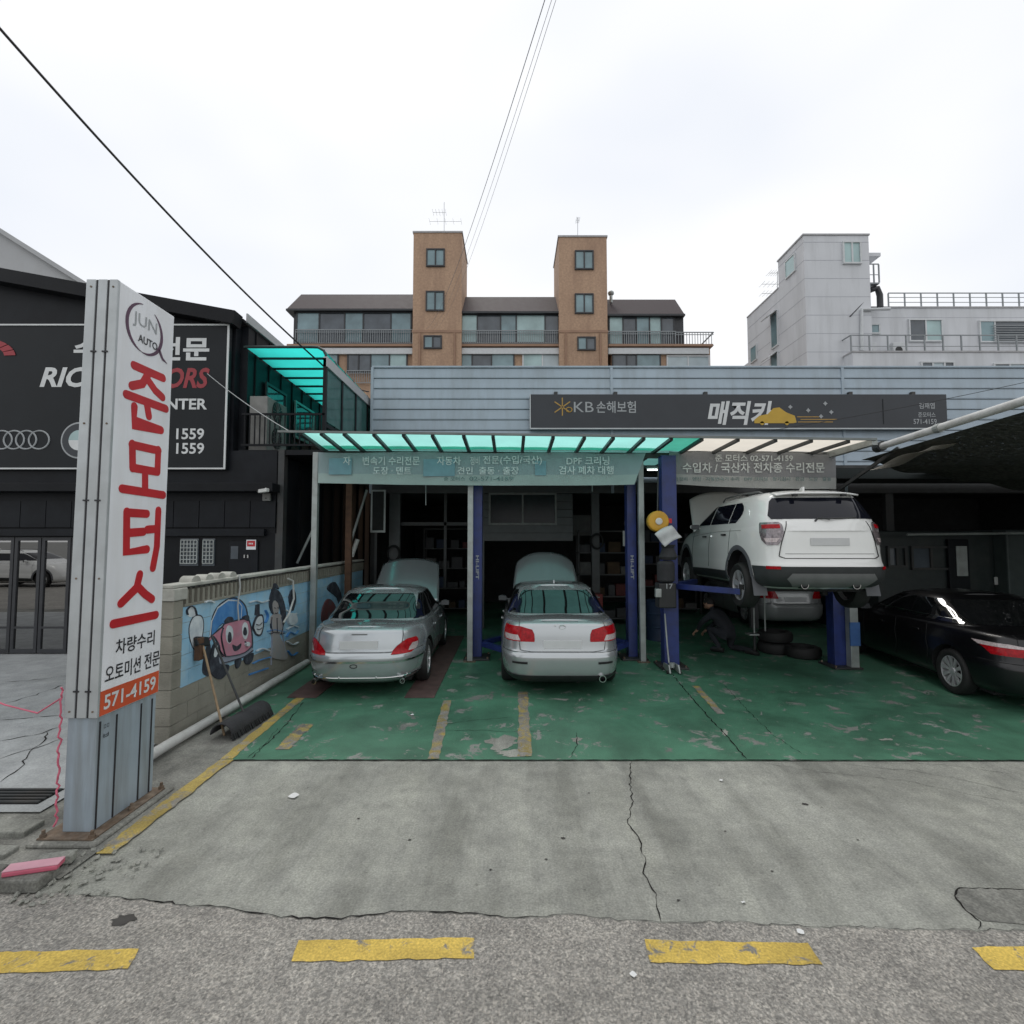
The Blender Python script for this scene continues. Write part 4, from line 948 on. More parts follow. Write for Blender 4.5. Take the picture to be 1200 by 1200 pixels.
# upstairs veranda with bright teal roof
VX = -3.74
MB().box(-5.42, VX, BYF, 17.5, 3.92, 4.02).build('veranda_floor', 'black_paint', nb)
vz = at(300, 405, BYF).z
yb = [BYF+.02+i*.62 for i in range(12)]
mat('teal_frame', (.012, .03, .03), .4)
def vroof(u, Y):
    # u 0..1 across, curving down at the outer edge
    zz = vz-(Y-BYF)*.02
    if u < .85: return V(-5.38+(VX+.05+5.38)*u, Y, zz)
    a = (u-.85)/.15*R(80); r_ = .22
    return V(-5.38+(VX+.05+5.38)*.85+r_*math.sin(a), Y, zz-r_*(1-math.cos(a)))
for a, b_ in zip(yb[:-1], yb[1:]):
    MB().grid(lambda u, v: vroof(u, a+(b_-a)*v), 16, 1).build('veranda_panel', 'poly_bright', nb, smooth=True)
for y_ in yb: MB().tube([vroof(i/16, y_)+V(0, 0, -.02) for i in range(17)], .028, 6).build('veranda_rib', 'teal_frame', nb)
ex = vroof(1, 10).x
MB().box(ex-.05, ex+.03, BYF, 17.4, vz-.42, vz-.22).build('veranda_gutter', 'roof_pale', nb)
y_ = BYF
ks = 0
while y_ < 17:
    MB().box(ex-.05, ex+.01, y_, y_+.08, 4.02, vz-.25).build('veranda_post', 'black_paint', nb)
    if ks: MB().box(ex-.02, ex-.012, y_-.9+.08, y_, 4.62, vz-.42).build('veranda_pane', 'veranda_glass', nb)
    MB().box(ex-.04, ex, y_+.08, y_+.98, 4.50, 4.58).build('veranda_rail', 'black_paint', nb)
    y_ += .98; ks += 1
mb = MB().box(-5.38, ex, BYF, BYF+.04, 4.72, 4.76).box(-5.38, ex, BYF, BYF+.04, 4.10, 4.14)
for k in range(16): mb.box(-5.33+k*.1, -5.31+k*.1, BYF+.005, BYF+.025, 4.14, 4.72)
mb.build('veranda_railing', 'black_paint', nb)
for k, (ya, ybb) in enumerate(((BYF+.9, BYF+1.9), (BYF+2.4, BYF+3.6))):
    wf = MB().box(-5.37, -5.33, ya, ybb, 5.62, 5.68).box(-5.37, -5.33, ya, ybb, 4.75, 4.81).box(-5.37, -5.33, ya, ya+.06, 4.81, 5.62).box(-5.37, -5.33, ybb-.06, ybb, 4.81, 5.62).build('window', 'galv' if k else 'frame_dark', nb)
    MB().box(-5.365, -5.36, ya+.06, ybb-.06, 4.81, 5.62).build('pane', 'win_dark', wf)
# air-conditioner outdoor unit on the veranda
ac = thing('outdoor_unit', 'pale air-conditioner outdoor unit on the black workshop veranda', 'air conditioner', (-5.0, BYF+.3, 4.02))
p, q = at(291, 525, BYF+.12), at(328, 464, BYF+.12)
ax0, ax1 = p.x, p.x+.36
MB().box(ax0, ax1, BYF+.12, BYF+1.02, 4.03, q.z).build('case', 'stucco_dim', ac, bevel=.015)
for zz in (4.35, 4.9):
    if zz < q.z-.2:
        MB().lathe([(.22, 0), (.22, .012), (.19, .013)], (ax1+.001, BYF+.55, zz), (1, 0, 0), 24).build('fan_ring', 'plastic_black', ac)
        for a in range(0, 360, 30): MB().beam(V(ax1+.018, BYF+.55, zz), V(ax1+.018, BYF+.55+.2*math.cos(R(a)), zz+.2*math.sin(R(a))), .006, .006, up=(1, 0, 0)).build('fan_guard', 'galv', ac)
# sign board
sb = thing('workshop_sign_board', 'large black sign board with white border on the black workshop front', 'sign', (-9, BYF-.06, 3.6))
z0_, z1_ = at(200, 550, BYF-.12).z, at(200, 380, BYF-.12).z
x1_ = at(267, 460, BYF-.12).x
MB().box(-13.5, x1_, BYF-.12, BYF-.02, z0_, z1_).build('board', 'sign_black', sb)
for (a, b_, c, d) in ((-13.5, x1_, z1_-.03, z1_), (-13.5, x1_, z0_, z0_+.03), (x1_-.035, x1_, z0_+.03, z1_-.03)): MB().box(a, b_, BYF-.14, BYF-.1205, c, d).build('border', 'white_letter', sb)
NF = BYF-.1215
def Q(px, py): p = at(px, py, NF); return V(p.x, NF, p.z)
def fq(x0, x1, y0, y1): return fitpx(x0, x1, y0, y1, NF)
text('lettering', '수입차전문', 'white_letter', sb, Q(166, 409), XA, ZA, fq(87, 247, 395, 423), bold=.03)
text('lettering', 'RICH', 'white_letter', sb, Q(87, 442), XA, ZA, fq(46, 127, 430, 453.5), bold=.03, shear=.25)
text('lettering', 'MOTORS', 'red_dim', sb, Q(190, 443), XA, ZA, fq(134, 246, 431, 455), bold=.03, shear=.25)
text('lettering', 'SERVICE CENTER', 'white_letter', sb, Q(170, 473.5), XA, ZA, fq(97, 243, 467, 480), bold=.025)
text('lettering', '1559', 'white_letter', sb, Q(223, 508.5), XA, ZA, fq(207, 240, 502, 515), bold=.02)
text('lettering', '1559', 'white_letter', sb, Q(223, 525.5), XA, ZA, fq(207, 240, 519, 532), bold=.02)
c = Q(-30, 418)
for k in range(5):
    a0, a1 = R(4+k*17), R(19+k*17); q = []
    for i in range(5): a = a0+(a1-a0)*i/4; q.append((.82*math.cos(a), .4*math.sin(a)))
    for i in range(4, -1, -1): a = a0+(a1-a0)*i/4; q.append((.60*math.cos(a), .27*math.sin(a)))
    MB().prism(q, c+V(0, -.006, 0), XA, ZA, .006).build('gauge_segment', 'red_dim', sb)
for cx in (2.5, 16.7, 31, 46): MB().tube([Q(cx, 515.5)+V(.2*math.cos(i*math.pi/16), -.004, .18*math.sin(i*math.pi/16)) for i in range(32)], .016, 6, closed=True).build('ring_emblem', 'grey_letter', sb)
c = Q(93, 516)
MB().lathe([(.36, 0), (.36, .006), (.335, .008)], c, (0, -1, 0), 40).build('roundel', 'grey_letter', sb)
MB().lathe([(.33, .008), (.33, .010)], c, (0, -1, 0), 40).build('roundel', 'sign_grey', sb)
for k in range(4):
    q = [(0, 0)]+[(.2*math.cos(R(90*k+9*i)), .2*math.sin(R(90*k+9*i))) for i in range(11)]
    MB().prism(q, c+V(0, -.0105, 0), XA, ZA, .003+.0005*k).build('roundel', 'white_letter' if k % 2 == 0 else 'win_green', sb)
# camera and junction box on the corner
cc = thing('security_camera', 'white security camera under the black workshop eave', 'camera', tuple(F(310, 576, BYF-.3)))
p = F(309, 575, BYF-.36); MB().obox(p, V(.95, -.3, .1).normalized(), V(.3, .95, 0).normalized(), ZA, -.1, .1, -.04, .04, -.035, .035).build('body', 'white_plastic', cc, bevel=.012)
MB().cyl(p+V(.03, 0, .03), p+V(.05, .1, .12), .015, 8).build('bracket', 'white_plastic', cc)
MB().lathe([(.028, 0), (.028, .03)], p+V(-.1, .03, -.01), (-.95, .3, -.1), 12).build('lens', 'plastic_black', cc)
jb = thing('junction_box', 'small white junction box on the black workshop corner', 'box', tuple(F(312, 586, BYF-.1)))
p, q = F(308, 587, BYF-.1), F(317, 578, BYF-.1)
MB().box(p.x, q.x, BYF-.13, BYF-.061, p.z, q.z).build('case', 'stucco_dim', jb, bevel=.01)
MB().cyl(((p.x+q.x)/2, BYF-.132, p.z+.05), ((p.x+q.x)/2, BYF-.128, p.z+.05), .015, 8).build('knob', 'plastic_black', jb)
# pale roof of the hall behind
hl = thing('grey_hall', 'pale grey hall with sloping roof behind the black workshop', 'building', (-16, 26, 0))
p1, p2 = at(-80, 222, 24), at(105, 338, 24)
MB().prism([(-40, 0), (p2.x+6, 0), (p2.x+6, p2.z-3.6), (p2.x, p2.z), (p1.x, p1.z), (-40, p1.z+4)], (0, 26, 0), XA, ZA, 2.0).build('gable_wall', 'roof_pale', hl)
MB().beam((p1.x, 23.9, p1.z+.1), (p2.x+5, 23.9, p2.z-3.05), .3, .2).build('verge', 'roof_pale', hl)
# ---------------------------------------------------------------- brick apartment block behind
AY = 36.0
ap = thing('brick_apartment', 'brown brick apartment block with two stair towers behind the repair shop', 'building', (0, 42, 0))
def A(px, py, Y=AY): return at(px, py, Y)
def rect(x0, x1, y0, y1, Y): p, q = at(x0, y1, Y), at(x1, y0, Y); return p.x, q.x, p.z, q.z
def window(parent, r, Y, splits, mats, frame='frame_dark', fw=.07, depth=.12, name='window'):
    "framed window standing slightly proud; panes between the given split fractions"
    x0, x1, z0, z1 = r; f = MB()
    f.box(x0, x1, Y-depth, Y+.02, z1-fw, z1).box(x0, x1, Y-depth, Y+.02, z0, z0+fw)
    cuts = [0]+list(splits)+[1]
    xs_ = [x0+(x1-x0)*c for c in cuts]
    for i, x_ in enumerate(xs_):
        a, b_ = (x_, x_+fw) if i == 0 else ((x_-fw, x_) if i == len(xs_)-1 else (x_-fw/2, x_+fw/2))
        f.box(a, b_, Y-depth+.01, Y+.01, z0+fw, z1-fw)
    w_ = f.build(name, frame, parent)
    for i, (a, b_) in enumerate(zip(xs_[:-1], xs_[1:])):
        MB().box(a+fw*.5, b_-fw*.5, Y-depth+.05+(.02 if i % 2 else 0), Y-depth+.06+(.02 if i % 2 else 0), z0+fw*.9, z1-fw*.9).build('pane', mats[i % len(mats)], w_)
    return w_
def railing(parent, x0, x1, Y, z0, z1, m='rail_metal', sp=.16, mid=True, name='railing'):
    mb = MB().box(x0, x1, Y-.03, Y+.03, z1-.06, z1).box(x0, x1, Y-.02, Y+.02, z0, z0+.05)
    if mid: mb.box(x0, x1, Y-.02, Y+.02, z1-.22, z1-.18)
    x_ = x0
    while x_ <= x1: mb.box(x_-.018, x_+.018, Y-.018, Y+.018, z0+.05, z1-.06); x_ += sp
    return mb.build(name, m, parent)
# stair towers
for (x0, x1, yt) in ((484, 541, 273), (655, 711.5, 278)):
    a = at(x0, 340, AY).x; b_ = at(x1, 340, AY).x; zt_ = at(600, yt, AY).z
    MB().box(a, b_, AY, AY+4.2, 0, zt_).build('stair_tower', 'brick_wall', ap)
    MB().box(a-.06, b_+.06, AY-.06, AY+4.26, zt_, zt_+.12).build('coping', 'concrete_trim', ap)
    MB().box(a-.04, b_+.04, AY-.04, AY-.001, at(600, 390, AY).z, at(600, 387, AY).z).build('string_course', 'brick_dark', ap)
    for x_ in (at(x0+8, 400, AY).x, at(x1-8, 400, AY).x): MB().cyl((x_, AY-.08, 0), (x_, AY-.08, at(600, 391, AY).z), .07, 8).build('downpipe', 'brick_dark', ap)
for r in ((499.5, 521.5, 292, 313), (673.5, 695.5, 294, 316.5), (499, 521, 341.5, 365), (673.5, 695.5, 344.5, 368), (496.5, 518, 393.5, 409), (676.5, 698, 395, 411)):
    window(ap, rect(*r, AY), AY, (.5,), ['win_blue', 'win_dark'] if r[2] > 380 else ['win_blue', 'win_blue'], fw=.1)
# three flats between the towers: lower wall, set-back top storey, mansard roof
SY_ = AY+.62      # set-back glazing
for bi, (x0, x1, yr0, yr1, xt0, xt1) in enumerate(((340, 484, 345, 364, 353, 484), (541, 655, 348, 367, 541, 655), (711.5, 802, 351, 370, 711.5, 791))):
    a, b_ = at(x0, 400, AY+.8).x, at(x1, 400, AY+.8).x
    zs = at(600, 404, AY).z
    xr_ = b_ if bi < 2 else at(836, 410, AY).x
    MB().box(a+.25, xr_, AY+.6, AY+11, 0, zs).build('wall', 'brick_wall', ap)
    MB().box(a, xr_+.1, AY+.25, AY+11, zs, zs+.16).build('slab_edge', 'brick_dark', ap)
    zl0, zl1 = at(600, 412.5, AY).z, at(600, 405.5, AY).z
    MB().box(at((351, 530, 714)[bi], 408, AY).x, at((482, 661, 833)[bi], 408, AY).x, AY+.35, AY+.58, zl0, zl1).build('lintel', 'frame_white', ap)
    ze = at(600, yr1, AY+.6).z; zr = at(600, yr0, AY+3).z
    MB().box(a+.3, b_-.1, SY_+.02, AY+10, zs+.16, ze).build('top_wall', 'frame_dark', ap)
    # roof: sloping front (and hipped outer ends)
    ea, eb = at(x0-4 if bi == 0 else x0-2, yr1, AY+.3).x, at(x1 if bi == 2 else x1+2, yr1, AY+.3).x
    ta, tb = at(xt0, yr0, AY+3).x, at(xt1, yr0, AY+3).x
    ye, yt_ = AY+.3, AY+3
    mb = MB(); 
    mb.face((ea, ye, ze), (eb, ye, ze), (tb, yt_, zr), (ta, yt_, zr)); mb.face((ta, yt_, zr), (tb, yt_, zr), (tb, AY+8, zr), (ta, AY+8, zr))
    mb.face((eb, ye, ze), (eb, AY+10, ze), (tb, AY+8, zr), (tb, yt_, zr)); mb.face((ea, AY+10, ze), (ea, ye, ze), (ta, yt_, zr), (ta, AY+8, zr))
    rf = mb.build('roof', 'roof_brown', ap)
    MB().box(ea-.05, eb+.05, ye-.05, AY+10, ze-.14, ze-.003).build('eave', 'frame_dark', rf)
    # horizontal tile courses
    for k in ():
        f = k/7; MB().beam(V(ea+(ta-ea)*f, ye+(yt_-ye)*f-.03, ze+(zr-ze)*f+.01), V(eb+(tb-eb)*f, ye+(yt_-ye)*f-.03, ze+(zr-ze)*f+.01), .05, .04).build('tile_course', 'roof_brown', rf)
top_gl = [((347, 483), [366, 403], (.2, .42, .58, .82), ['win_blue', 'win_dark', 'win_blue', 'win_dark', 'win_blue']),
          ((532, 662), [368.5, 403], (.21, .42, .56, .82), ['win_green', 'win_dark', 'win_blue', 'win_green', 'win_dark']),
          ((713, 790), [371, 405], (.22, .42, .62, .8), ['win_green', 'win_dark', 'win_blue', 'win_green', 'win_dark'])]
for (xa, xb), (ya, ybt), sp_, ms in top_gl:
    window(ap, rect(xa, xb, ya, ybt, SY_), SY_, sp_, ms, fw=.1, name='glazing')
for (xa, xb, ya, yb2) in ((346, 484, 386, 402.5), (531, 664, 387, 402.5), (711, 792, 388, 404.5)):
    r = rect(xa, xb, ya, yb2, AY+.4); railing(ap, r[0], r[1], AY+.4, r[2], r[3])
r = rect(792, 836, 389, 405, AY+.4); railing(ap, r[0], r[1], AY+.4, r[2], r[3], sp=.2)
MB().box(r[1]-.04, r[1]+.04, AY+.4, AY+7, r[3]-.06, r[3]).build('railing', 'rail_metal', ap)
# second storey windows
for (r, sp_, ms, fr) in (((374, 397.5, 411.5, 433), (), ['win_blue'], 'frame_dark'), ((407, 478, 412, 437), (.19, .39, .7), ['win_dark', 'win_dark', 'win_blue', 'win_green'], 'frame_dark'),
                         ((532, 603, 414, 437), (.3, .62), ['win_blue', 'win_dark', 'win_blue'], 'frame_dark'), ((612, 661, 414, 437), (.48,), ['win_green', 'win_pale'], 'frame_white'),
                         ((717, 774, 415, 437), (.3, .5), ['win_dark', 'win_dark', 'win_blue'], 'frame_dark'), ((781, 831, 417, 437), (.5,), ['win_pale', 'win_pale'], 'frame_white')):
    window(ap, rect(*r, AY+.6), AY+.59, sp_, ms, frame=fr, fw=.1)
r = rect(406, 436, 434, 449, AY+.35); railing(ap, r[0], r[1]+3, AY+.35, r[2], r[3])
vt = at(716, 349, AY+2); MB().cyl((vt.x, AY+2, vt.z-.4), (vt.x, AY+2, vt.z+.25), .12, 10).ball((vt.x, AY+2, vt.z+.35), .24, .24, .2).build('roof_vent', 'galv', ap)
# rooftop aerials
def aerial(lab, px, pyb, pyt, Y, arms):
    b_ = at(px, pyb, Y); tp = at(px, pyt, Y); t = thing('aerial', lab, 'aerial', tuple(b_))
    MB().cyl(b_, tp, .018, 6).build('mast', 'rail_metal', t)
    for (py, a, c) in arms:
        p, q = at(px+a, py, Y), at(px+c, py, Y); MB().cyl(p, q, .012, 6).build('arm', 'rail_metal', t)
        for k in range(5): m_ = p.lerp(q, k/4); MB().cyl(m_+V(0, -.4, 0), m_+V(0, .4, 0), .008, 5).build('element', 'rail_metal', t)
aerial('thin television aerial on the left brick stair tower', 520.5, 272, 237, AY+2, ((249, -13, 2), (259.5, -17, 20)))
aerial('faint television aerial on the right brick stair tower', 677, 277, 255, AY+3, ((258, -2, 2),))
# ---------------------------------------------------------------- white building on the right
WY = 28.0
wb = thing('white_building', 'white rendered building with a square tower and balconies behind the sign board', 'building', (22, 32, 0))
a, b_ = at(942, 300, WY).x, at(1018.5, 300, WY).x
ztw = at(980, 276, WY).z
MB().box(a, b_, WY, WY+2.75, 0, ztw).build('tower', 'render_white', wb)
MB().box(a-.05, b_+.05, WY-.05, WY+2.8, ztw, ztw+.09).build('coping', 'concrete_trim', wb)
zmid = at(912, 338, WY+2.75).z
MB().box(a+.002, b_, WY+2.75, WY+7.0, 0, zmid).build('side_wing', 'render_white', wb)
MB().box(a-.03, b_, WY+2.76, WY+7.0, zmid, zmid+.08).build('coping', 'concrete_trim', wb)
MB().box(a+.01, b_, WY+7.0, WY+9.2, 0, at(874, 405, WY+7).z-1.2).build('side_wing', 'render_white', wb)
zpar = at(1100, 361, WY+1.0).z
MB().box(b_, 45, WY+1.0, WY+9, 0, zpar).build('main_block', 'render_white', wb)
MB().box(b_, 45, WY+.95, WY+1.2, zpar, zpar+.08).build('coping', 'concrete_trim', wb)
# panel joints of the cladding
for z_ in [ztw-1.05*i-.4 for i in range(13)]:
    if z_ > 0:
        MB().box(a-.004, b_+.001, WY-.004, WY-.0005, z_, z_+.025).build('joint', 'render_seam', wb)
        MB().box(a-.005, a-.0005, WY+.01, WY+(2.74 if z_ > zmid else 6.9), z_, z_+.025).build('joint', 'render_seam', wb)
    if 0 < z_ < zpar: MB().box(b_+.01, 45, WY+.996, WY+.9995, z_+.3, z_+.32).build('joint', 'render_seam', wb)
MB().box(b_-.2, b_+1.1, WY+.6, WY+2.4, ztw-.85, ztw-.65).build('door_hood', 'render_white', wb)
window(wb, rect(987, 1008, 283.5, 310, WY), WY, (.5,), ['win_green', 'win_green'], frame='frame_white', fw=.09)
# side windows on the wall that faces the camera's left
def side_win(y0, y1, z0, z1, m_='win_blue', open_=False):
    f = MB()
    for (p, q, r_, s_) in ((y0, y1, z1-.07, z1), (y0, y1, z0, z0+.07), (y0, y0+.07, z0+.07, z1-.07), (y1-.07, y1, z0+.07, z1-.07)): f.box(a-.08, a+.01, p, q, r_, s_)
    w_ = f.build('side_window', 'frame_white', wb); MB().box(a-.05, a-.04, y0+.07, y1-.07, z0+.07, z1-.07).build('pane', m_, w_)
    if open_: MB().obox((a-.08, y0, z1), V(0, 1, 0), V(-.8, 0, -.6), V(-.6, 0, .8), 0, y1-y0, 0, .7, 0, .05).build('open_sash', 'frame_white', w_)
def syz(px, py): u = (px-600)/600; v = (600-py)/600; t_ = (a-.05)/u; return (math.cos(PITCH)-v*math.sin(PITCH))*t_, CAM_Z+(math.sin(PITCH)+v*math.cos(PITCH))*t_
for (x0, x1, y0, y1, op) in ((920, 932, 295, 317, False), (903.5, 912, 362, 404, True), (903.5, 912, 411, 436, True), (879.5, 887, 402, 421, False)):
    ya, za = syz(x1, y1); yb_, zb2 = syz(x0, y1); _, zt_ = syz(x1, y0)
    side_win(ya, yb_, za, zt_, 'win_green' if x0 == 920 else 'win_blue', op)
# pipes, balconies and their rails
pw = [at(996, 432, WY+.9), at(996, 404, WY+.9), at(996, 372, WY+.9), at(1028, 371, WY+.9)]
pw = [V(p.x, WY-.1, p.z) for p in pw]
MB().tube([pw[1]+V(0, 0, -.7), pw[1], pw[2], pw[3]], .09, 8).build('downpipe', 'frame_white', wb, smooth=True)
MB().tube([at(1006, 431, WY-.6), at(1006, 419, WY-.6), at(1016, 415, WY-.6)], .08, 8).build('downpipe', 'frame_white', wb, smooth=True)
bx = at(999, 410, WY-.8).x; zb0 = at(1100, 413, WY-.8).z; zb1 = at(1100, 391.5, WY-.8).z
MB().box(bx, 45, WY-.8, WY+1.0, zb0-2.5, zb0).build('lower_wall', 'render_white', wb)
MB().box(bx-.03, 45, WY-.85, WY+.99, zb0, zb0+.08).build('balcony_slab', 'concrete_trim', wb)
def bars(x0, x1, Y, z0, z1, sp, extra=(.0,)):
    mb = MB().box(x0, x1, Y-.025, Y+.025, z1-.05, z1)
    for f in extra: mb.box(x0, x1, Y-.015, Y+.015, z0+(z1-z0)*f, z0+(z1-z0)*f+.03)
    x_ = x0
    while x_ < x1: mb.box(x_-.03, x_+.03, Y-.03, Y+.03, z0, z1-.05); x_ += sp
    return mb
bars(bx, 45, WY-.7, zb0+.08, zb1, 1.0, (.3,)).build('balcony_rail', 'rail_metal', wb)
MB().box(bx-.03, bx+.03, WY-.7, WY+.9, zb1-.05, zb1).build('balcony_rail', 'rail_metal', wb)
bars(at(1041, 350, WY+1.1).x, 45, WY+1.1, zpar+.08, at(1100, 343, WY+1.1).z, .95, (.33, .66)).build('roof_rail', 'rail_metal', wb)
for r, sp_, ms in (((1064.5, 1103, 374.5, 401, WY+1), (.5,), ['win_dark', 'win_green']), ((1147, 1215, 376, 402, WY+1), (.26,), ['win_blue', 'win_dark']), ((1019, 1030, 380, 392, WY+1), (), ['win_blue']), ((1078, 1117, 424, 432, WY-.8), (.35, .7), ['win_dark', 'win_pale', 'win_dark']), ((1163, 1210, 426, 433, WY-.8), (.4,), ['win_dark', 'win_pale'])):
    window(wb, rect(*r), r[4]-.0, sp_, ms, frame='frame_white', fw=.08)
r = rect(1164, 1215, 379, 401, WY+.86)
for k in range(8): MB().box(r[0], r[1], WY+.84, WY+.85, r[2]+(r[3]-r[2])*k/8, r[2]+(r[3]-r[2])*k/8+.04).build('louvre', 'rail_metal', wb)
# escape balcony and duct on the tower's flank
p = at(1024, 333, WY+.3)
MB().box(b_, b_+.6, WY+.1, WY+.95, p.z-.08, p.z).build('duct_platform', 'rail_metal', wb)
bars(b_+.02, b_+.6, WY+.12, p.z, at(1024, 311, WY+.3).z, .29, (.4,)).build('platform_rail', 'rail_metal', wb)
MB().tube([at(1020, 340, WY+.4), at(1028, 338, WY+.4), at(1031, 346, WY+.4), at(1031.5, 360, WY+.4)], .16, 10).build('duct', 'frame_dark', wb, smooth=True)
MB().cyl(at(1019, 347, WY+.05), at(996, 371, WY-.02), .03, 6).build('cable', 'frame_dark', wb)
for k, (xa, xb) in enumerate(((1013, 1027), (1047, 1063))):
    r = rect(xa, xb, 401, 411.5, WY+.2); u_ = thing('condenser_unit', ('white condenser unit at the left end of the white building balcony', 'white condenser unit near the window on the white building balcony')[k], 'air conditioner', ((r[0]+r[1])/2, WY+.35, zb0+.08), 'balcony condenser units')
    MB().box(r[0], r[1], WY+.2, WY+.5, zb0+.085, r[3]).build('case', 'frame_white', u_, bevel=.02)
    MB().lathe([(.2, 0), (.2, .01), (.17, .02)], ((r[0]*.6+r[1]*.4), WY+.199, (zb0+.08+r[3])/2), (0, -1, 0), 20).build('fan', 'plastic_black', u_)
aerial('slim television aerial on the white building side wing', 911, 340, 318, WY+4, ((320, -10, 1), (333, -18, 2), (344, -18, -2)))
# ---------------------------------------------------------------- cars
def carpaint(name, col, metal, rough=.32, flake=True):
    return mat(name, col, rough, metal=metal, var=.03, scale=3, coat=1.0, rvar=.05, dirt=tuple(c*.8 for c in col), damt=.3, dscale=3)
carpaint('silver_paint', (.44, .475, .49), .6, .24); carpaint('silver_warm', (.44, .465, .475), .6, .24); carpaint('white_paint', (.76, .77, .75), 0, .35); carpaint('black_car', (.003, .003, .004), 0, .3); carpaint('grey_paint', (.33, .35, .35), .3)
M['black_car'].node_tree.nodes['Principled BSDF'].inputs['Coat Weight'].default_value = .25
mat('car_glass', (.006, .007, .008), .02, var=.1, spec=1.0, rvar=0, coat=1.0); M['car_glass'].node_tree.nodes['Principled BSDF'].inputs['IOR'].default_value = 1.75; mat('car_glass_suv', (.007, .008, .014), .05, var=.1, spec=.35, rvar=0)
mat('tail_red', (.34, .005, .010), .2, var=.3, scale=30, coat=.15, spec=.2, rvar=0); mat('tail_clear', (.5, .42, .42), .1, var=.25, scale=40, coat=1.0, rvar=0); mat('tail_smoke', (.2, .17, .18), .12, metal=.3, var=.5, scale=25, coat=1.0, rvar=0)
mat('rim_alloy', (.62, .63, .64), .3, metal=.6, var=.1); mat('plate_blank', (.58, .595, .6), .5, var=.04); mat('plate_white', (.55, .56, .56), .5, var=.05); mat('gap', (.008, .008, .009), .8); mat('mirror_grey', (.09, .095, .1), .35, metal=.3); mat('cladding', (.026, .03, .031), .6, var=.15); mat('skid_grey', (.13, .135, .135), .5, var=.1); mat('arch_grey', (.10, .105, .115), .55, var=.1)
def interp(tab):
    "monotone cubic through (x, v...) rows"
    xs_ = [r[0] for r in tab]; k = len(tab[0])-1; n_ = len(tab)
    sl_ = []
    for c in range(1, k+1):
        d = [(tab[i+1][c]-tab[i][c])/(xs_[i+1]-xs_[i]) for i in range(n_-1)]
        m_ = [d[0]]+[0 if d[i-1]*d[i] <= 0 else 2*d[i-1]*d[i]/(d[i-1]+d[i]) for i in range(1, n_-1)]+[d[-1]]
        sl_.append(m_)
    def f(x):
        x = min(max(x, xs_[0]), xs_[-1]); i = 0
        while i < n_-2 and x > xs_[i+1]: i += 1
        h = xs_[i+1]-xs_[i]; t_ = (x-xs_[i])/h; o_ = []
        for c in range(k):
            a, b_ = tab[i][c+1], tab[i+1][c+1]; ma, mb = sl_[c][i]*h, sl_[c][i+1]*h
            o_.append((2*t_**3-3*t_**2+1)*a+(t_**3-2*t_**2+t_)*ma+(-2*t_**3+3*t_**2)*b_+(t_**3-t_**2)*mb)
        return o_ if k > 1 else o_[0]
    return f
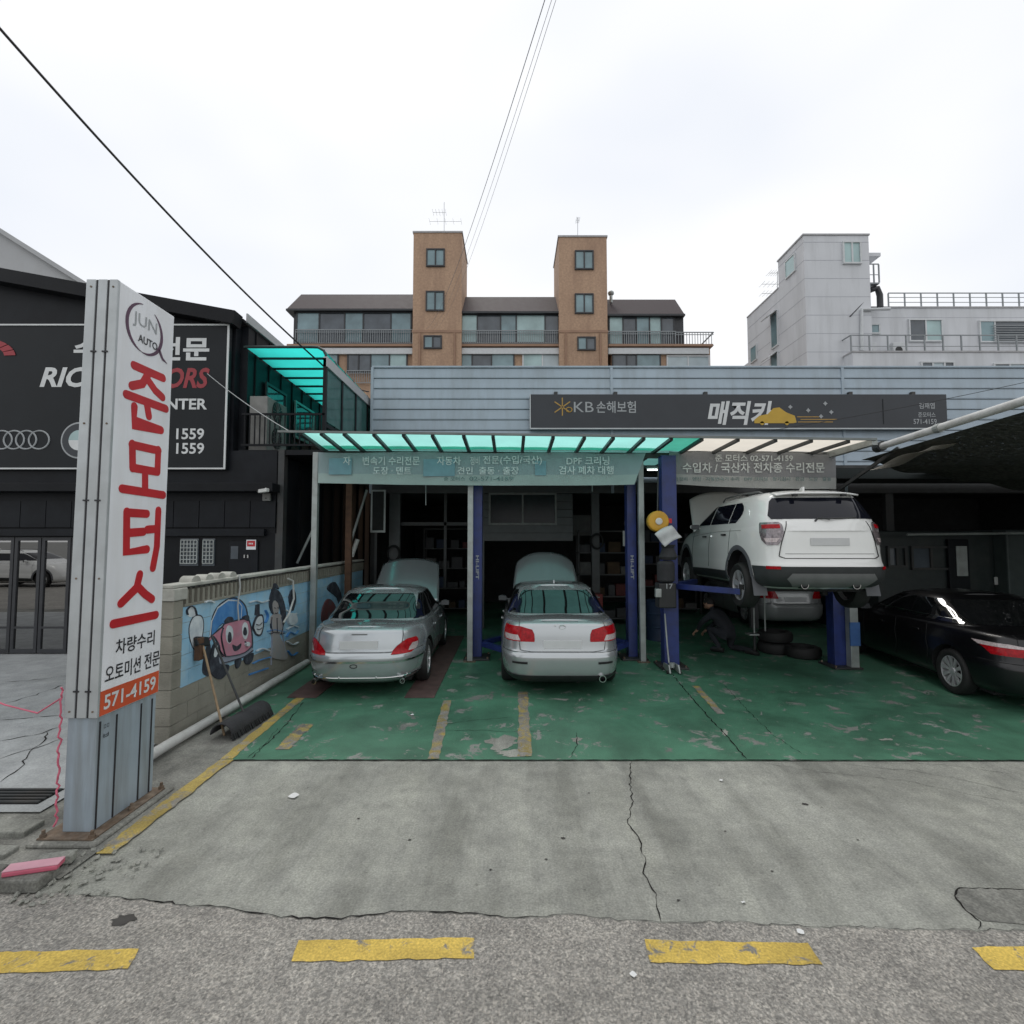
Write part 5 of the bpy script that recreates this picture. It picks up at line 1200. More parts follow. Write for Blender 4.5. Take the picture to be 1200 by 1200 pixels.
class Rings:
    def __init__(s, tab, n=6.0, g=((0, 1), (10, 1)), z0=0.0):
        s.f = interp(tab); s.n = n; s.g = interp(list(g)); s.z0 = z0; s.c = {}; s.zmin = tab[0][0]; s.zmax = tab[-1][0]
    def half(s, z):
        k = round(z, 4)
        if k not in s.c:
            yr, yf, w_ = s.f(z); ym, h = (yr+yf)/2, (yf-yr)/2; p = []
            for i in range(241):
                a = math.pi*i/240; sx_, cx_ = math.sin(a), math.cos(a)
                p.append((w_*abs(sx_)**(2/s.n), ym-h*math.copysign(abs(cx_)**(2/s.n), cx_)))
            L_ = [0]
            for a, b_ in zip(p[:-1], p[1:]): L_.append(L_[-1]+math.hypot(b_[0]-a[0], b_[1]-a[1]))
            s.c[k] = (p, L_)
        return s.c[k]
    def zz(s, z, y): return s.z0+(z-s.z0)*s.g(y)
    def P(s, z, a, off=0.0):
        p, L_ = s.half(z); sg = -1 if a < 0 else 1; a = min(abs(a), L_[-1]-1e-6)
        lo, hi = 0, len(L_)-1
        while hi-lo > 1:
            m_ = (lo+hi)//2
            if L_[m_] <= a: lo = m_
            else: hi = m_
        t_ = (a-L_[lo])/max(1e-9, L_[hi]-L_[lo]); x = p[lo][0]+(p[hi][0]-p[lo][0])*t_; y = p[lo][1]+(p[hi][1]-p[lo][1])*t_
        dx, dy = p[hi][0]-p[lo][0], p[hi][1]-p[lo][1]; n_ = math.hypot(dx, dy) or 1
        nx, ny = dy/n_, -dx/n_
        if lo == 0 and a < 1e-6: nx, ny = 0, -1
        return V(sg*(x+nx*off), y+ny*off, s.zz(z, y))
    def total(s, z): return s.half(z)[1][-1]
    def A(s, z, y):
        p, L_ = s.half(z)
        for i in range(len(p)-1):
            if p[i+1][1] >= y: t_ = (y-p[i][1])/max(1e-9, p[i+1][1]-p[i][1]); return L_[i]+(L_[i+1]-L_[i])*max(0, t_)
        return L_[-1]
    def shell(s, levels, na=46, crown=.03, bottom=True):
        mb = MB(); fr = [i/na for i in range(na+1)]; nl = len(levels); m_ = 2*na
        # extra density at rear and front corners
        fr = [f-.035*math.sin(4*math.pi*f)/1.0*.8 for f in fr]
        for z in levels:
            T = s.total(z)
            for i in range(na+1): mb.v.append(tuple(s.P(z, T*fr[i])))
            for i in range(na-1, 0, -1): q = s.P(z, T*fr[i]); mb.v.append((-q.x, q.y, q.z))
        for j in range(nl-1):
            for i in range(m_): a, b_ = j*m_+i, j*m_+(i+1) % m_; mb.f.append((a, b_, b_+m_, a+m_))
        def cap(z, cr, flip):
            T = s.total(z); K = 8; w_ = s.f(z)[2]
            k0 = len(mb.v)
            for i in range(na+1):
                q = s.P(z, T*fr[i])
                for c in range(K+1):
                    u = -1+2*c/K; mb.v.append((q.x*u, q.y, q.z+cr*(1-u*u)*min(1, q.x/w_)))
            for i in range(na):
                for c in range(K): a = k0+i*(K+1)+c; mb.f.append((a, a+1, a+K+2, a+K+1))
        cap(levels[-1], crown, False)
        if bottom: cap(levels[0], 0, True)
        return mb
    def patch(s, rows, off, K=10, sub=4, mirror=False):
        mb = MB(); rr = []
        for a, b_ in zip(rows[:-1], rows[1:]):
            for t_ in range(sub): rr.append(tuple(a[c]+(b_[c]-a[c])*t_/sub for c in range(3)))
        rr.append(rows[-1]); sg = -1 if mirror else 1
        for j, (z, a0, a1) in enumerate(rr):
            for i in range(K+1): mb.v.append(tuple(s.P(z, sg*(a0+(a1-a0)*i/K), off)))
        for j in range(len(rr)-1):
            for i in range(K): a = j*(K+1)+i; mb.f.append((a, a+1, a+K+2, a+K+1) if not mirror else (a, a+K+1, a+K+2, a+1))
        return mb
    def seam(s, pts, r=.004, off=.001, sub=8):
        q = []
        for a, b_ in zip(pts[:-1], pts[1:]):
            for t_ in range(sub): q.append(s.P(a[0]+(b_[0]-a[0])*t_/sub, a[1]+(b_[1]-a[1])*t_/sub, off))
        q.append(s.P(pts[-1][0], pts[-1][1], off))
        return MB().tube(q, r, 6)
def levels(a, b, n_, extra=()):
    return sorted(set([round(a+(b-a)*i/n_, 4) for i in range(n_+1)]+list(extra)))
def wheel(t, x, y, z, r, wd, side, style):
    "tyre with its alloy rim; side = +1 right"
    o_ = (x, y, z); ax = (side, 0, 0); h = wd/2
    ty = MB().lathe([(r*.66, -h*.9), (r*.90, -h), (r*.985, -h*.75), (r, -h*.4), (r, h*.4), (r*.985, h*.75), (r*.90, h), (r*.72, h*.93), (r*.66, h*.8)], o_, ax, 36, caps=False).build('wheel', 'rubber', t, smooth=True, sharp=50)
    rm = MB(); rr = r*.67
    rm.lathe([(rr, -h*.8), (rr*.97, h*.2), (rr*1.0, h*.82), (rr*.95, h*.86), (rr*.92, h*.55), (rr*.9, -h*.2)], o_, ax, 36, caps=False)
    a_ = Vector(ax); u = V(0, 1, 0); w_ = V(0, 0, 1); c = Vector(o_)
    nsp, sw, tw = style
    for k in range(nsp):
        th = 2*math.pi*k/nsp+.2; d = u*math.cos(th)+w_*math.sin(th); tn = -u*math.sin(th)+w_*math.cos(th)
        p0 = c+a_*(h*.72); 
        pts = [(.16, sw*.62), (.5, sw*.8), (.94, sw*1.1)]
        for (f0, w0), (f1, w1) in zip(pts[:-1], pts[1:]):
            k0 = len(rm.v)
            for f, ww, dep in ((f0, w0, .10), (f1, w1, .0)):
                for sgn in (-1, 1):
                    for e in (0, -.022): rm.v.append(tuple(p0+d*(rr*f)+tn*(sgn*ww*rr/2)+a_*(e-(.012 if f < .4 else 0)+.01*(f > .8))))
            rm.f += [tuple(k0+i for i in q) for q in ((0, 4, 6, 2), (1, 3, 7, 5), (0, 1, 5, 4), (2, 6, 7, 3), (4, 5, 7, 6), (0, 2, 3, 1))]
    rm.lathe([(rr*.22, h*.4), (rr*.22, h*.72), (rr*.12, h*.78), (.0001, h*.78)], o_, ax, 16)
    rim = rm.build('rim', 'rim_alloy', ty, smooth=True, sharp=30)
    MB().lathe([(rr*.9, -h*.25), (rr*.9, -h*.2)], o_, ax, 24).build('brake_disc', 'gap', ty)
    return ty
def car_base(t, body, lv, gh, glv, paint, wy, wr, track, style, wd=.2, crown=.03, gcrown=.035, arch=.055, droop=0.0, roof_m=None, archz=0.0):
    ob = body.shell(lv, crown=crown).build('body', paint, t, smooth=True, weld=True, sharp=40)
    ob.data.materials.append(M['gap'])
    cm = MB()
    for y in wy:
        for s_ in (-1, 1): cm.cyl((s_*(track-.17), y, wr+archz), (s_*(track+.4), y, wr+archz), wr+arch, 32)
    cu = cm.build('cutter', 'gap', None, weld=True)
    cu.data.materials.clear(); cu.data.materials.append(M[paint]); cu.data.materials.append(M['gap'])
    for p in cu.data.polygons: p.material_index = 1
    # evaluate the boolean in the car's own frame
    tmp = bpy.data.objects.new('tmp', ob.data); C.objects.link(tmp); tmp.location = ORG[ob]
    md = tmp.modifiers.new('b', 'BOOLEAN'); md.object = cu; md.operation = 'DIFFERENCE'; md.solver = 'EXACT'
    dg = bpy.context.evaluated_depsgraph_get(); dg.update()
    me = bpy.data.meshes.new_from_object(tmp.evaluated_get(dg)); ob.data = me
    bpy.data.objects.remove(tmp); bpy.data.objects.remove(cu)
    cab = gh.shell(glv, na=40, crown=gcrown, bottom=False).build('cabin', paint, t, smooth=True, weld=True, sharp=40)
    for y in wy:
        for s_ in (-1, 1): wheel(t, s_*(track-wd/2), y, wr-droop, wr, wd, s_, style)
    MB().box(-track+.2, track-.2, .5, body.f(lv[0]+.1)[1]-.4, lv[0]-.06, lv[0]+.02).build('underbody', 'gap', t)
    return ob, cab
def side_windows(t, gh, glassm, z0, z1, y_splits, inset_r, inset_f, top=.03, K=10, belt=0.0):
    "glass between pillars: y ranges at belt follow the slope of the screen pillars"
    for m_ in (False, True):
        n_ = len(y_splits)-1
        for i in range(n_):
            rows = []
            for j in range(5):
                f = j/4; z = z0+(z1-z0)*f; yr, yf, _ = gh.f(z); yr0, yf0, _ = gh.f(z0)
                lo, hi = yr+inset_r*(1+.2*f), yf-inset_f
                ya = lo if i == 0 else max(y_splits[i]+.02, lo); yb_ = hi if i == n_-1 else min(y_splits[i+1]-.02, hi)
                if yb_ < ya+.02: yb_ = ya+.02
                rows.append((z, gh.A(z, ya), gh.A(z, yb_)))
            gh.patch(rows, .004, K, 2, m_).build('side_window', glassm, t, smooth=True)
def mirrors(t, x, y, z, paint):
    for s_ in (-1, 1):
        mb = MB().ball((s_*(x+.09), y, z), .085, .05, .055, 12, 8); mb.cyl((s_*(x-.04), y, z-.03), (s_*(x+.03), y, z-.02), .02, 8)
        o_ = mb.build('mirror', paint, t, smooth=True)
        MB().box(s_*(x+.09)-.075, s_*(x+.09)+.075, y-.062, y-.052, z-.045, z+.045).build('mirror_glass', 'mirror_grey', o_)
def hood(t, yh, zh, w0, w1, ln, ang, paint, crown=.06, rnd=.15):
    d = V(0, math.cos(ang), math.sin(ang)); nn = V(0, -math.sin(ang), math.cos(ang))
    def fn(u, v):
        x = 2*u-1; ww = w0+(w1-w0)*v**1.3; k = ln*v*(1-rnd*abs(x)**3*v)
        return V(x*ww, yh, zh)+d*k+nn*(crown*(1-x*x)-.05*v*v-.015*(abs(abs(x)-.62) < .03))
    o_ = MB().grid(fn, 24, 14).build('hood', paint, t, smooth=True, solid=.02)
    MB().tube([V(w0*.8, yh+.75, zh-.1), V(w0*.7, yh+.0, zh)+d*(ln*.75)-nn*.03], .008, 6).build('prop_rod', 'gap', t)
    return o_
def handles(t, body, z, ys, paint):
    for y in ys:
        for s_ in (-1, 1):
            p = body.P(z, s_*body.A(z, y), .018); MB().obox(p, V(0, 1, 0), V(0, 0, 1), V(s_, 0, 0), -.09, .09, -.014, .014, -.012, .012).build('door_handle', paint, t, bevel=.005)
def door_seams(t, body, ys, z0, z1):
    for y in ys:
        for s_ in (-1, 1): body.seam([(z0, s_*body.A(z0, y)), (z1, s_*body.A(z1, y))], .004).build('door_gap', 'gap', t)
def sedan(label, loc, rot, paint, L_, W_, H_, deck, n_, style, cab, lights, open_hood=(60, 1.16, .22), group=None, detail=True, plate=True, gh_n=4.5, name='sedan'):
    t = thing(name, label, 'car', loc, group, local=True, rotz=rot)
    w_ = W_/2
    body = Rings([(.20, .14, L_-.12, w_*.88), (.27, .05, L_-.04, w_*.95), (.40, .01, L_, w_*.985), (.56, .0, L_-.01, w_), (.615, .025, L_-.03, w_*.998), (.64, .06, L_-.05, w_*.995), (.75, .075, L_-.10, w_*.99), (deck-.16, .09, L_-.2, w_*.97), (deck-.06, .115, L_-.3, w_*.935), (deck-.015, .17, L_-.4, w_*.885), (deck, .26, L_-.5, w_*.82)],
                 n_, ((0, 1), (1.3, 1), (2.9, .965), (3.5, .93), (4.2, .84), (L_, .76)))
    lv = levels(.20, deck, 16, (.56, .615, .64, deck-.06, deck-.03, deck-.015))
    r0, f0 = cab
    gh = Rings([(deck-.12, r0-.18, f0+.25, w_*.925), (deck+.0, r0, f0, w_*.90), (deck+.12, r0+.27, f0-.27, w_*.845), (H_-.14, r0+.60, f0-.62, w_*.765), (H_-.06, r0+.80, f0-.83, w_*.70), (H_-.03, r0+.96, f0-1.0, w_*.63)], gh_n)
    glv = levels(deck-.12, H_-.03, 12)
    wr = .325
    ob, cb = car_base(t, body, lv, gh, glv, paint, (1.02, 1.02+L_*.575), wr, w_-.02, style)
    # rear window with dark band, side glass, seams
    z0, z1 = deck+.035, H_-.085
    rows = []
    for j in range(7):
        f = j/6; z = z0+(z1-z0)*f; ww = gh.f(z)[2]; rows.append((z, -ww*(.90-.03*f-(.05 if j in (0, 6) else 0)), ww*(.90-.03*f-(.05 if j in (0, 6) else 0))))
    gh.patch(rows, .004, 18, 2).build('rear_window', 'car_glass', t, smooth=True)
    side_windows(t, gh, 'car_glass', deck+.02, H_-.09, (0, 2.05, 4), .12, .10)
    # windscreen
    rows = []
    for j in range(5):
        f = j/4; z = z0+(z1-z0)*f; T = gh.total(z); ww = gh.f(z)[2]*.9; rows.append((z, T-ww, T))
    for m_ in (False, True): gh.patch(rows, .004, 10, 2, m_).build('windscreen', 'car_glass', t, smooth=True)
    mirrors(t, w_-.07, f0-.28, deck-.0, 'mirror_grey')
    handles(t, body, deck-.17, (1.75, 2.75), paint)
    door_seams(t, body, (1.55, 2.35, 3.35), .32, deck-.06)
    # boot lid gap
    wb_ = w_*.70
    body.seam([(deck-.01, -wb_*.98), (.86, -wb_), (.66, -wb_*.95), (.64, -wb_*.7), (.64, wb_*.7), (.66, wb_*.95), (.86, wb_), (deck-.01, wb_*.98)], .0035).build('boot_gap', 'gap', t)
    body.seam([(.632, -1.15), (.632, 1.15)], .004, sub=60).build('bumper_gap', 'gap', t)
    for nm, m_, rows, off in lights:
        for mir in (False, True): body.patch(rows, off, 10, 3, mir).build(nm, m_, t, smooth=True)
    if plate:
        p = body.P(.76, 0, .006); MB().box(-.27, .27, p.y-.004, p.y+.004, .68, .80).build('number_plate', 'plate_blank', t, bevel=.003)
    if open_hood:
        hood(t, f0+.28, deck*.955, w_*.80, w_*.70, open_hood[1], R(open_hood[0]), paint, .075, open_hood[2])
        MB().box(-w_*.75, w_*.75, f0+.35, L_-.35, deck*.80, deck*.955+.0).build('engine_bay', 'gap', t)
    return t, body, gh
# first silver saloon (left bay)
lights1 = [('tail_light', 'tail_red', [(.61, .46, .80), (.66, .48, .93), (.72, .54, .97), (.77, .62, .95), (.80, .70, .90)], .006),
           ('reverse_lamp', 'tail_clear', [(.635, .72, .89), (.68, .74, .94), (.73, .80, .95)], .009)]
t, body, gh = sedan('silver saloon with open hood parked beside the mural wall', (-2.17, 7.27, .012), R(1.8), 'silver_paint', 4.67, 1.80, 1.41, .965, 4.3, (10, .30, 0), (.74, 3.45), lights1, open_hood=(46, 1.2, .08))
body.patch([(.50, -1.3, 1.3), (.525, -1.3, 1.3)], .008, 40, 2).build('bumper_strip', 'chrome', t, smooth=True)
body.seam([(.285, -1.5), (.285, 1.5)], .010, .004, sub=60).build('lower_strip', 'chrome', t)
p = body.P(.90, 0, .006); MB().box(-.11, .11, p.y-.006, p.y+.004, .875, .89).build('badge_bar', 'skid_grey', t)
for x_ in (-.62, .62): MB().lathe([(.035, -.1), (.035, .06), (.028, .06), (.028, -.05)], (x_, .13, .235), (0, -1, 0), 14, caps=False).build('exhaust', 'chrome', t, smooth=True)
for x_ in (-.72, -.26, .26, .72): MB().ball(body.P(.30, x_, .0), .014, .014, .014, 8, 6).build('parking_sensor', 'chrome', t)
MB().tube([V(-.05, -.002, .46)+V(.05*math.cos(a*.6), 0, .025*math.sin(a*.6)) for a in range(11)], .005, 5).build('tow_cover', 'gap', t)
# second silver saloon (middle bay)
lights2 = [('tail_light', 'tail_red', [(.775, .40, .92), (.80, .395, 1.0), (.88, .40, 1.04), (.945, .43, 1.03), (.985, .60, 1.0)], .006),
           ('reverse_lamp', 'tail_clear', [(.79, .60, .92), (.83, .62, .97), (.865, .64, .97)], .009)]
t, body, gh = sedan('silver saloon with open hood standing between the blue lift posts', (.72, 7.32, .012), R(-.3), 'silver_warm', 4.85, 1.82, 1.47, 1.05, 6.0, (5, .42, 0), (.66, 3.5), lights2, open_hood=(53, 1.16, .20))
body.patch([(.20, -1.0, 1.0), (.31, -1.12, 1.12)], .006, 40, 3).build('lower_valance', 'plastic_black', t, smooth=True)
for s_ in (-1, 1): body.patch([(.475, .50, .74), (.505, .50, .74)], .006, 6, 2, s_ < 0).build('reflector_slot', 'gap', t)
MB().lathe([(.05, -.1), (.05, .08), (.04, .08), (.04, -.05)], (.56, .10, .27), (0, -1, 0), 16, caps=False).build('exhaust', 'chrome', t, smooth=True)
p = body.P(.975, 0, .004); MB().tube([V(.045*math.cos(a*math.pi/6), p.y, .98+.028*math.sin(a*math.pi/6)) for a in range(12)], .005, 6, closed=True).build('badge', 'chrome', t)
MB().ball((-.1, body.P(.99, 0).y, 1.0), .012, .01, .012, 8, 6).build('lock_button', 'chrome', t)
MB().prism([(0, 0), (.14, 0), (.05, .05), (.02, .055)], (-.008, 1.62, 1.475), YA, ZA, .016).build('fin_aerial', 'silver_warm', t)
rows = [(1.40, -.5, .5), (1.425, -.48, .48)]
# black saloon at the right
lights3 = [('tail_light', 'tail_red', [(.72, .40, .95), (.78, .42, 1.02), (.82, .46, 1.08)], .006), ('reverse_lamp', 'tail_clear', [(.822, .50, 1.10), (.85, .58, 1.16), (.87, .72, 1.2)], .008)]
t, body, gh = sedan('black saloon parked at the right edge under the shade net', (7.14, 6.44, .012), R(-8), 'black_car', 4.90, 1.86, 1.40, .99, 6.0, (10, .24, 0), (.72, 3.5), lights3, open_hood=False)
gh.seam([(1.06, -gh.A(1.06, 1.05)), (1.06, -gh.A(1.06, 3.3))], .006, .006, sub=20).build('window_chrome', 'chrome', t)
# pale saloon deep in the right bay
lights4 = [('tail_light', 'tail_red', [(.76, .42, .85), (.84, .44, 1.0), (.95, .5, 1.0)], .006)]
sedan('pale grey saloon at the back, seen below the raised white car', (7.05, 12.75, .012), R(0), 'grey_paint', 4.6, 1.80, 1.45, 1.03, 5.5, (8, .3, 0), (.85, 3.4), lights4, open_hood=False)
# white sport-utility car up on the lift
LIFT = 1.27
def suv(label, loc, rot, lifted):
    t = thing('sport_utility_car', label, 'car', loc, None, local=True, rotz=rot)
    L_, w_ = 4.64, .94
    body = Rings([(.26, .26, L_-.22, w_*.86), (.33, .10, L_-.10, w_*.95), (.45, .02, L_-.02, w_), (.60, .0, L_, w_*1.0), (.66, .03, L_-.01, w_*.995), (.80, .06, L_-.05, w_*.995), (1.0, .07, L_-.15, w_*.985), (1.15, .085, L_-.3, w_*.96), (1.24, .13, L_-.42, w_*.915), (1.28, .2, L_-.5, w_*.87)],
                 6.5, ((0, 1), (1.8, .985), (2.9, .94), (3.4, .90), (4.2, .84), (L_, .78)))
    lv = levels(.26, 1.28, 16, (.60, .63, .66, 1.24))
    gh = Rings([(1.10, .06, 3.75, w_*.965), (1.26, .13, 3.45, w_*.93), (1.40, .22, 3.15, w_*.87), (1.58, .36, 2.72, w_*.785), (1.66, .44, 2.45, w_*.73), (1.70, .56, 2.2, w_*.64)], 5.5)
    glv = levels(1.10, 1.70, 12)
    car_base(t, body, lv, gh, glv, 'white_paint', (.98, 3.69), .355, w_+.005, (5, .40, 0), wd=.235, arch=.075, droop=.10 if lifted else 0, archz=.03)
    rows = []
    for j in range(7):
        f = j/6; z = 1.275+(1.60-1.275)*f; ww = gh.f(z)[2]; k = .93-.02*f-(.07 if j == 0 else (.05 if j == 6 else 0)); rows.append((z, -ww*k, ww*k))
    gh.patch(rows, .005, 20, 2).build('rear_window', 'car_glass_suv', t, smooth=True)
    rows = [(z, gh.total(z)-gh.f(z)[2]*.9, gh.total(z)) for z in (1.3, 1.4, 1.5, 1.6)]
    for m_ in (False, True): gh.patch(rows, .005, 8, 2, m_).build('windscreen', 'car_glass_suv', t, smooth=True)
    # side glass: rounded rear quarter, two doors
    for m_ in (False, True):
        for (yr_, yf_, rnd) in ((1.0, 1.42, True), (1.46, 2.28, False), (2.33, 9, False)):
            rows = []
            for j in range(6):
                f = j/5; z = 1.245+(1.58-1.245)*f; fwd = gh.f(z)[1]-.16
                lo = yr_+(.20*(2*f-1)**2*(1 if f > .5 else .75) if rnd else 0); hi = min(yf_, fwd)
                if hi < lo+.02: hi = lo+.02
                rows.append((z, gh.A(z, lo), gh.A(z, hi)))
            gh.patch(rows, .005, 10, 2, m_).build('side_window', 'car_glass_suv', t, smooth=True)
    # tail lights, hatch gap, cladding, skid plate
    for m_ in (False, True):
        body.patch([(.90, .70, .86), (.97, .65, .94), (1.08, .62, .98), (1.20, .63, .98), (1.235, .66, .96)], .008, 10, 4, m_).build('tail_light', 'tail_smoke', t, smooth=True)
        body.patch([(1.14, .66, .92), (1.20, .66, .93)], .013, 8, 2, m_).build('tail_light_red', 'tail_red', t, smooth=True)
        body.patch([(.94, .72, .86), (1.0, .68, .90)], .013, 8, 2, m_).build('tail_light_clear', 'tail_clear', t, smooth=True)
        body.patch([(.555, .70, .90), (.60, .70, .90)], .018, 8, 2, m_).build('reflector', 'tail_red', t, smooth=True)
        body.patch([(.28, -.02, 5.2), (.34, -.02, 5.2), (.58, -.02, 5.2)], .008, 60, 3, m_) if False else None
    a1 = lambda z, y: body.A(z, y)
    # lower cladding in three runs: rear, sill, front
    body.patch([(.29, -body.A(.33, .44), body.A(.33, .44)), (.40, -body.A(.40, .46), body.A(.40, .46)), (.595, -body.A(.58, .50), body.A(.58, .50))], .010, 50, 3).build('lower_cladding', 'cladding', t, smooth=True)
    for m_ in (False, True):
        body.patch([(.30, a1(.33, 1.47), a1(.33, 3.2)), (.46, a1(.46, 1.45), a1(.46, 3.22))], .010, 20, 3, m_).build('sill_cladding', 'cladding', t, smooth=True)
    body.patch([(.30, -.50, .50), (.42, -.62, .62), (.50, -.56, .56)], .022, 24, 3).build('skid_plate', 'skid_grey', t, smooth=True)
    for x_ in (-.36, .36): MB().lathe([(.055, -.12), (.055, .05), (.045, .05), (.045, -.06)], (x_, .12, .33), (0, -1, 0), 16, caps=False).build('exhaust', 'chrome', t, smooth=True)
    wb_ = .70
    body.seam([(1.24, -.56), (.92, -.66), (.74, -.70), (.71, -.62), (.71, .62), (.74, .70), (.92, .66), (1.24, .56)], .006).build('hatch_gap', 'gap', t)
    body.seam([(.775, -.62), (.775, .62)], .003, sub=30).build('hatch_crease', 'gap', t)
    p = body.P(.93, 0, .007); MB().box(-.27, .27, p.y-.005, p.y+.003, .89, 1.0).build('number_plate', 'plate_white', t, bevel=.004)
    # wheel-arch trims
    for y in (.98, 3.69):
        for s_ in (-1, 1):
            def fn(u, v):
                a = R(-8)+R(196)*u; r_ = .43+.075*v; yy = y+r_*math.cos(a); z = .385+r_*math.sin(a); zu = max(.27, z/body.g(yy)); q = body.P(zu, s_*body.A(zu, yy), .012-.012*abs(v-.5)); return V(q.x, yy, z)
            mb = MB().grid(fn, 24, 2)
            if s_ < 0: mb.f = [f[::-1] for f in mb.f]
            mb.build('arch_trim', 'arch_grey', t, smooth=True)
    for s_ in (-1, 1): MB().obox((s_*(w_-.12), .47, .30), V(1, 0, 0), V(0, .25, 1).normalized(), V(0, 1, -.25).normalized(), -.1, .1, -.16, .14, -.006, .006).build('mud_flap', 'arch_grey', t)
    # spoiler, roof rails, fin, wiper, mirrors, handles
    MB().grid(lambda u, v: V((2*u-1)*(.60-.03*v), .30+.26*v+.05*(2*u-1)**2, 1.672+.05*v-.03*(2*u-1)**4), 20, 5).build('spoiler', 'white_paint', t, smooth=True, solid=.025)
    MB().box(-.17, .17, .325, .34, 1.642, 1.664).build('brake_lamp', 'tail_smoke', t)
    for s_ in (-1, 1):
        MB().tube([V(s_*.58, .75, 1.67), V(s_*.60, .9, 1.73), V(s_*.605, 1.6, 1.755), V(s_*.60, 2.3, 1.73), V(s_*.58, 2.45, 1.68)], .016, 8).build('roof_rail', 'skid_grey', t, smooth=True)
        MB().box(s_*.35-.035, s_*.35+.035, .27, .33, 1.61, 1.65).build('hatch_hinge', 'plastic_black', t, bevel=.008)
    MB().prism([(0, 0), (.16, 0), (.04, .075), (.0, .08)], (-.015, .72, 1.715), YA, ZA, .03).build('fin_aerial', 'white_paint', t)
    MB().tube([V(.05, .14, 1.275), V(.02, .09, 1.27), V(-.12, .13, 1.285), V(-.17, .11, 1.24)], .014, 6).tube([V(.0, .10, 1.275), V(.42, .15, 1.29)], .011, 6).build('wiper', 'plastic_black', t)
    mirrors(t, w_-.05, 2.95, 1.22, 'white_paint'); handles(t, body, 1.07, (1.55, 2.5), 'plastic_black'); door_seams(t, body, (1.36, 2.3, 3.25), .50, 1.22)
    for s_ in (-1, 1): body.seam([(1.13, s_*body.A(1.13, .9)), (1.13, s_*body.A(1.13, 3.3))], .003, sub=40).build('side_crease', 'skid_grey', t)
    p = body.P(1.02, -body.A(1.02, 1.05), .002); MB().lathe([(.075, 0), (.075, .003)], p, (-1, 0, 0), 20).build('fuel_flap', 'white_paint', t)
    if lifted: hood(t, 3.62, 1.13, .78, .70, 1.05, R(58), 'white_paint', .07); MB().box(-.7, .7, 3.6, 4.3, .9, 1.12).build('engine_bay', 'gap', t)
    return t
suv('white car raised on the blue lift with its hood open', (4.50, 7.20, LIFT), R(-2), True)
suv('white car across the street, reflected in the black workshop glass doors', (-25.6, -4.8, .01), R(-90), False)
# ---------------------------------------------------------------- small things in and around the bays
mat('tool_red', (.17, .018, .016), .4, var=.15)
# hose reel
p = at(771, 611, 9.0)
t = thing('hose_reel', 'round yellow hose reel hanging beside the lift post', 'hose reel', tuple(p))
MB().lathe([(.02, -.10), (.17, -.10), (.185, -.07), (.185, .03), (.17, .05), (.10, .06), (.08, .055)], p, (0, -1, 0), 28).build('case', 'yellow_reel', t, smooth=True)
MB().lathe([(.06, .05), (.06, .075), (.04, .08)], p, (0, -1, 0), 20).build('hub', 'white_plastic', t)
MB().box(p.x+.17, p.x+.24, p.y-.02, p.y+.03, p.z-.03, p.z+.05).build('guide', 'red_letter', t)
MB().cyl(p+V(0, .02, .18), p+V(.05, .1, 1.0), .012, 6).build('hanger', 'steel_dark', t)
# lift power unit with rag and number
c = at(781, 655, 8.88)
t = thing('lift_power_unit', 'dark lift power unit marked 17 with a white cloth on top', 'power unit', tuple(at(781, 695, 8.88)))
MB().lathe([(.12, 0), (.15, .03), (.15, .32), (.11, .36)], (c.x, 8.93, at(0, 682, 8.9).z), (0, 0, 1), 20).build('motor', 'cloth_dark', t, smooth=True)
MB().box(c.x-.16, c.x+.14, 8.8, 9.06, at(0, 712, 8.9).z, at(0, 683, 8.9).z).build('oil_tank', 'plastic_black', t, bevel=.02)
text('lettering', '17', 'grey_letter', t, (c.x+.02, 8.798, at(0, 687, 8.8).z), XA, ZA, (.11, .085), bold=.01)
MB().box(c.x-.22, c.x-.12, 8.78, 8.86, at(0, 700, 8.8).z, at(0, 690, 8.8).z).build('valve', 'galv', t, bevel=.01)
zt_ = at(0, 656, 8.9).z
MB().lathe([(.13, 0), (.16, .05), (.10, .2), (.13, .26)], (c.x+.05, 8.95, zt_), (0, 0, 1), 14).build('jacket', 'cloth_dark', t, smooth=True)
def cl(u, v):
    a = at(767, 626, 8.8).lerp(at(787, 616, 8.9), u); b_ = at(779, 641, 8.78).lerp(at(799, 630, 8.9), u)
    q = a.lerp(b_, v); return q+V(0, -.04*math.sin(u*math.pi)*math.sin(v*math.pi)-.02*math.sin(v*7), .03*math.sin(u*math.pi))
MB().grid(cl, 10, 8).build('cloth', 'cloth_white', t, smooth=True, solid=.008)
# floor jack on the green floor by the post
t = thing('floor_jack', 'small silver trolley jack standing at the foot of the lift post', 'jack', (2.62, 8.8, .016))
MB().prism([(-.05, 0), (.34, 0), (.30, .10), (.02, .12)], (2.60, 8.62, .04), YA, ZA, .025).prism([(-.05, 0), (.34, 0), (.30, .10), (.02, .12)], (2.76, 8.62, .04), YA, ZA, .025).build('frame', 'galv', t, bevel=.004)
for y_ in (8.64, 8.92):
    for x_ in (2.585, 2.80): MB().cyl((x_-.012, y_, .045), (x_+.012, y_, .045), .03, 12).build('caster', 'rubber', t)
MB().cyl((2.69, 8.75, .1), (2.69, 8.75, .17), .05, 14).build('saddle', 'galv', t)
MB().tube([V(2.69, 8.9, .13), V(2.69, 8.98, .4), V(2.67, 9.03, .95)], .014, 8).build('handle', 'galv', t, smooth=True)
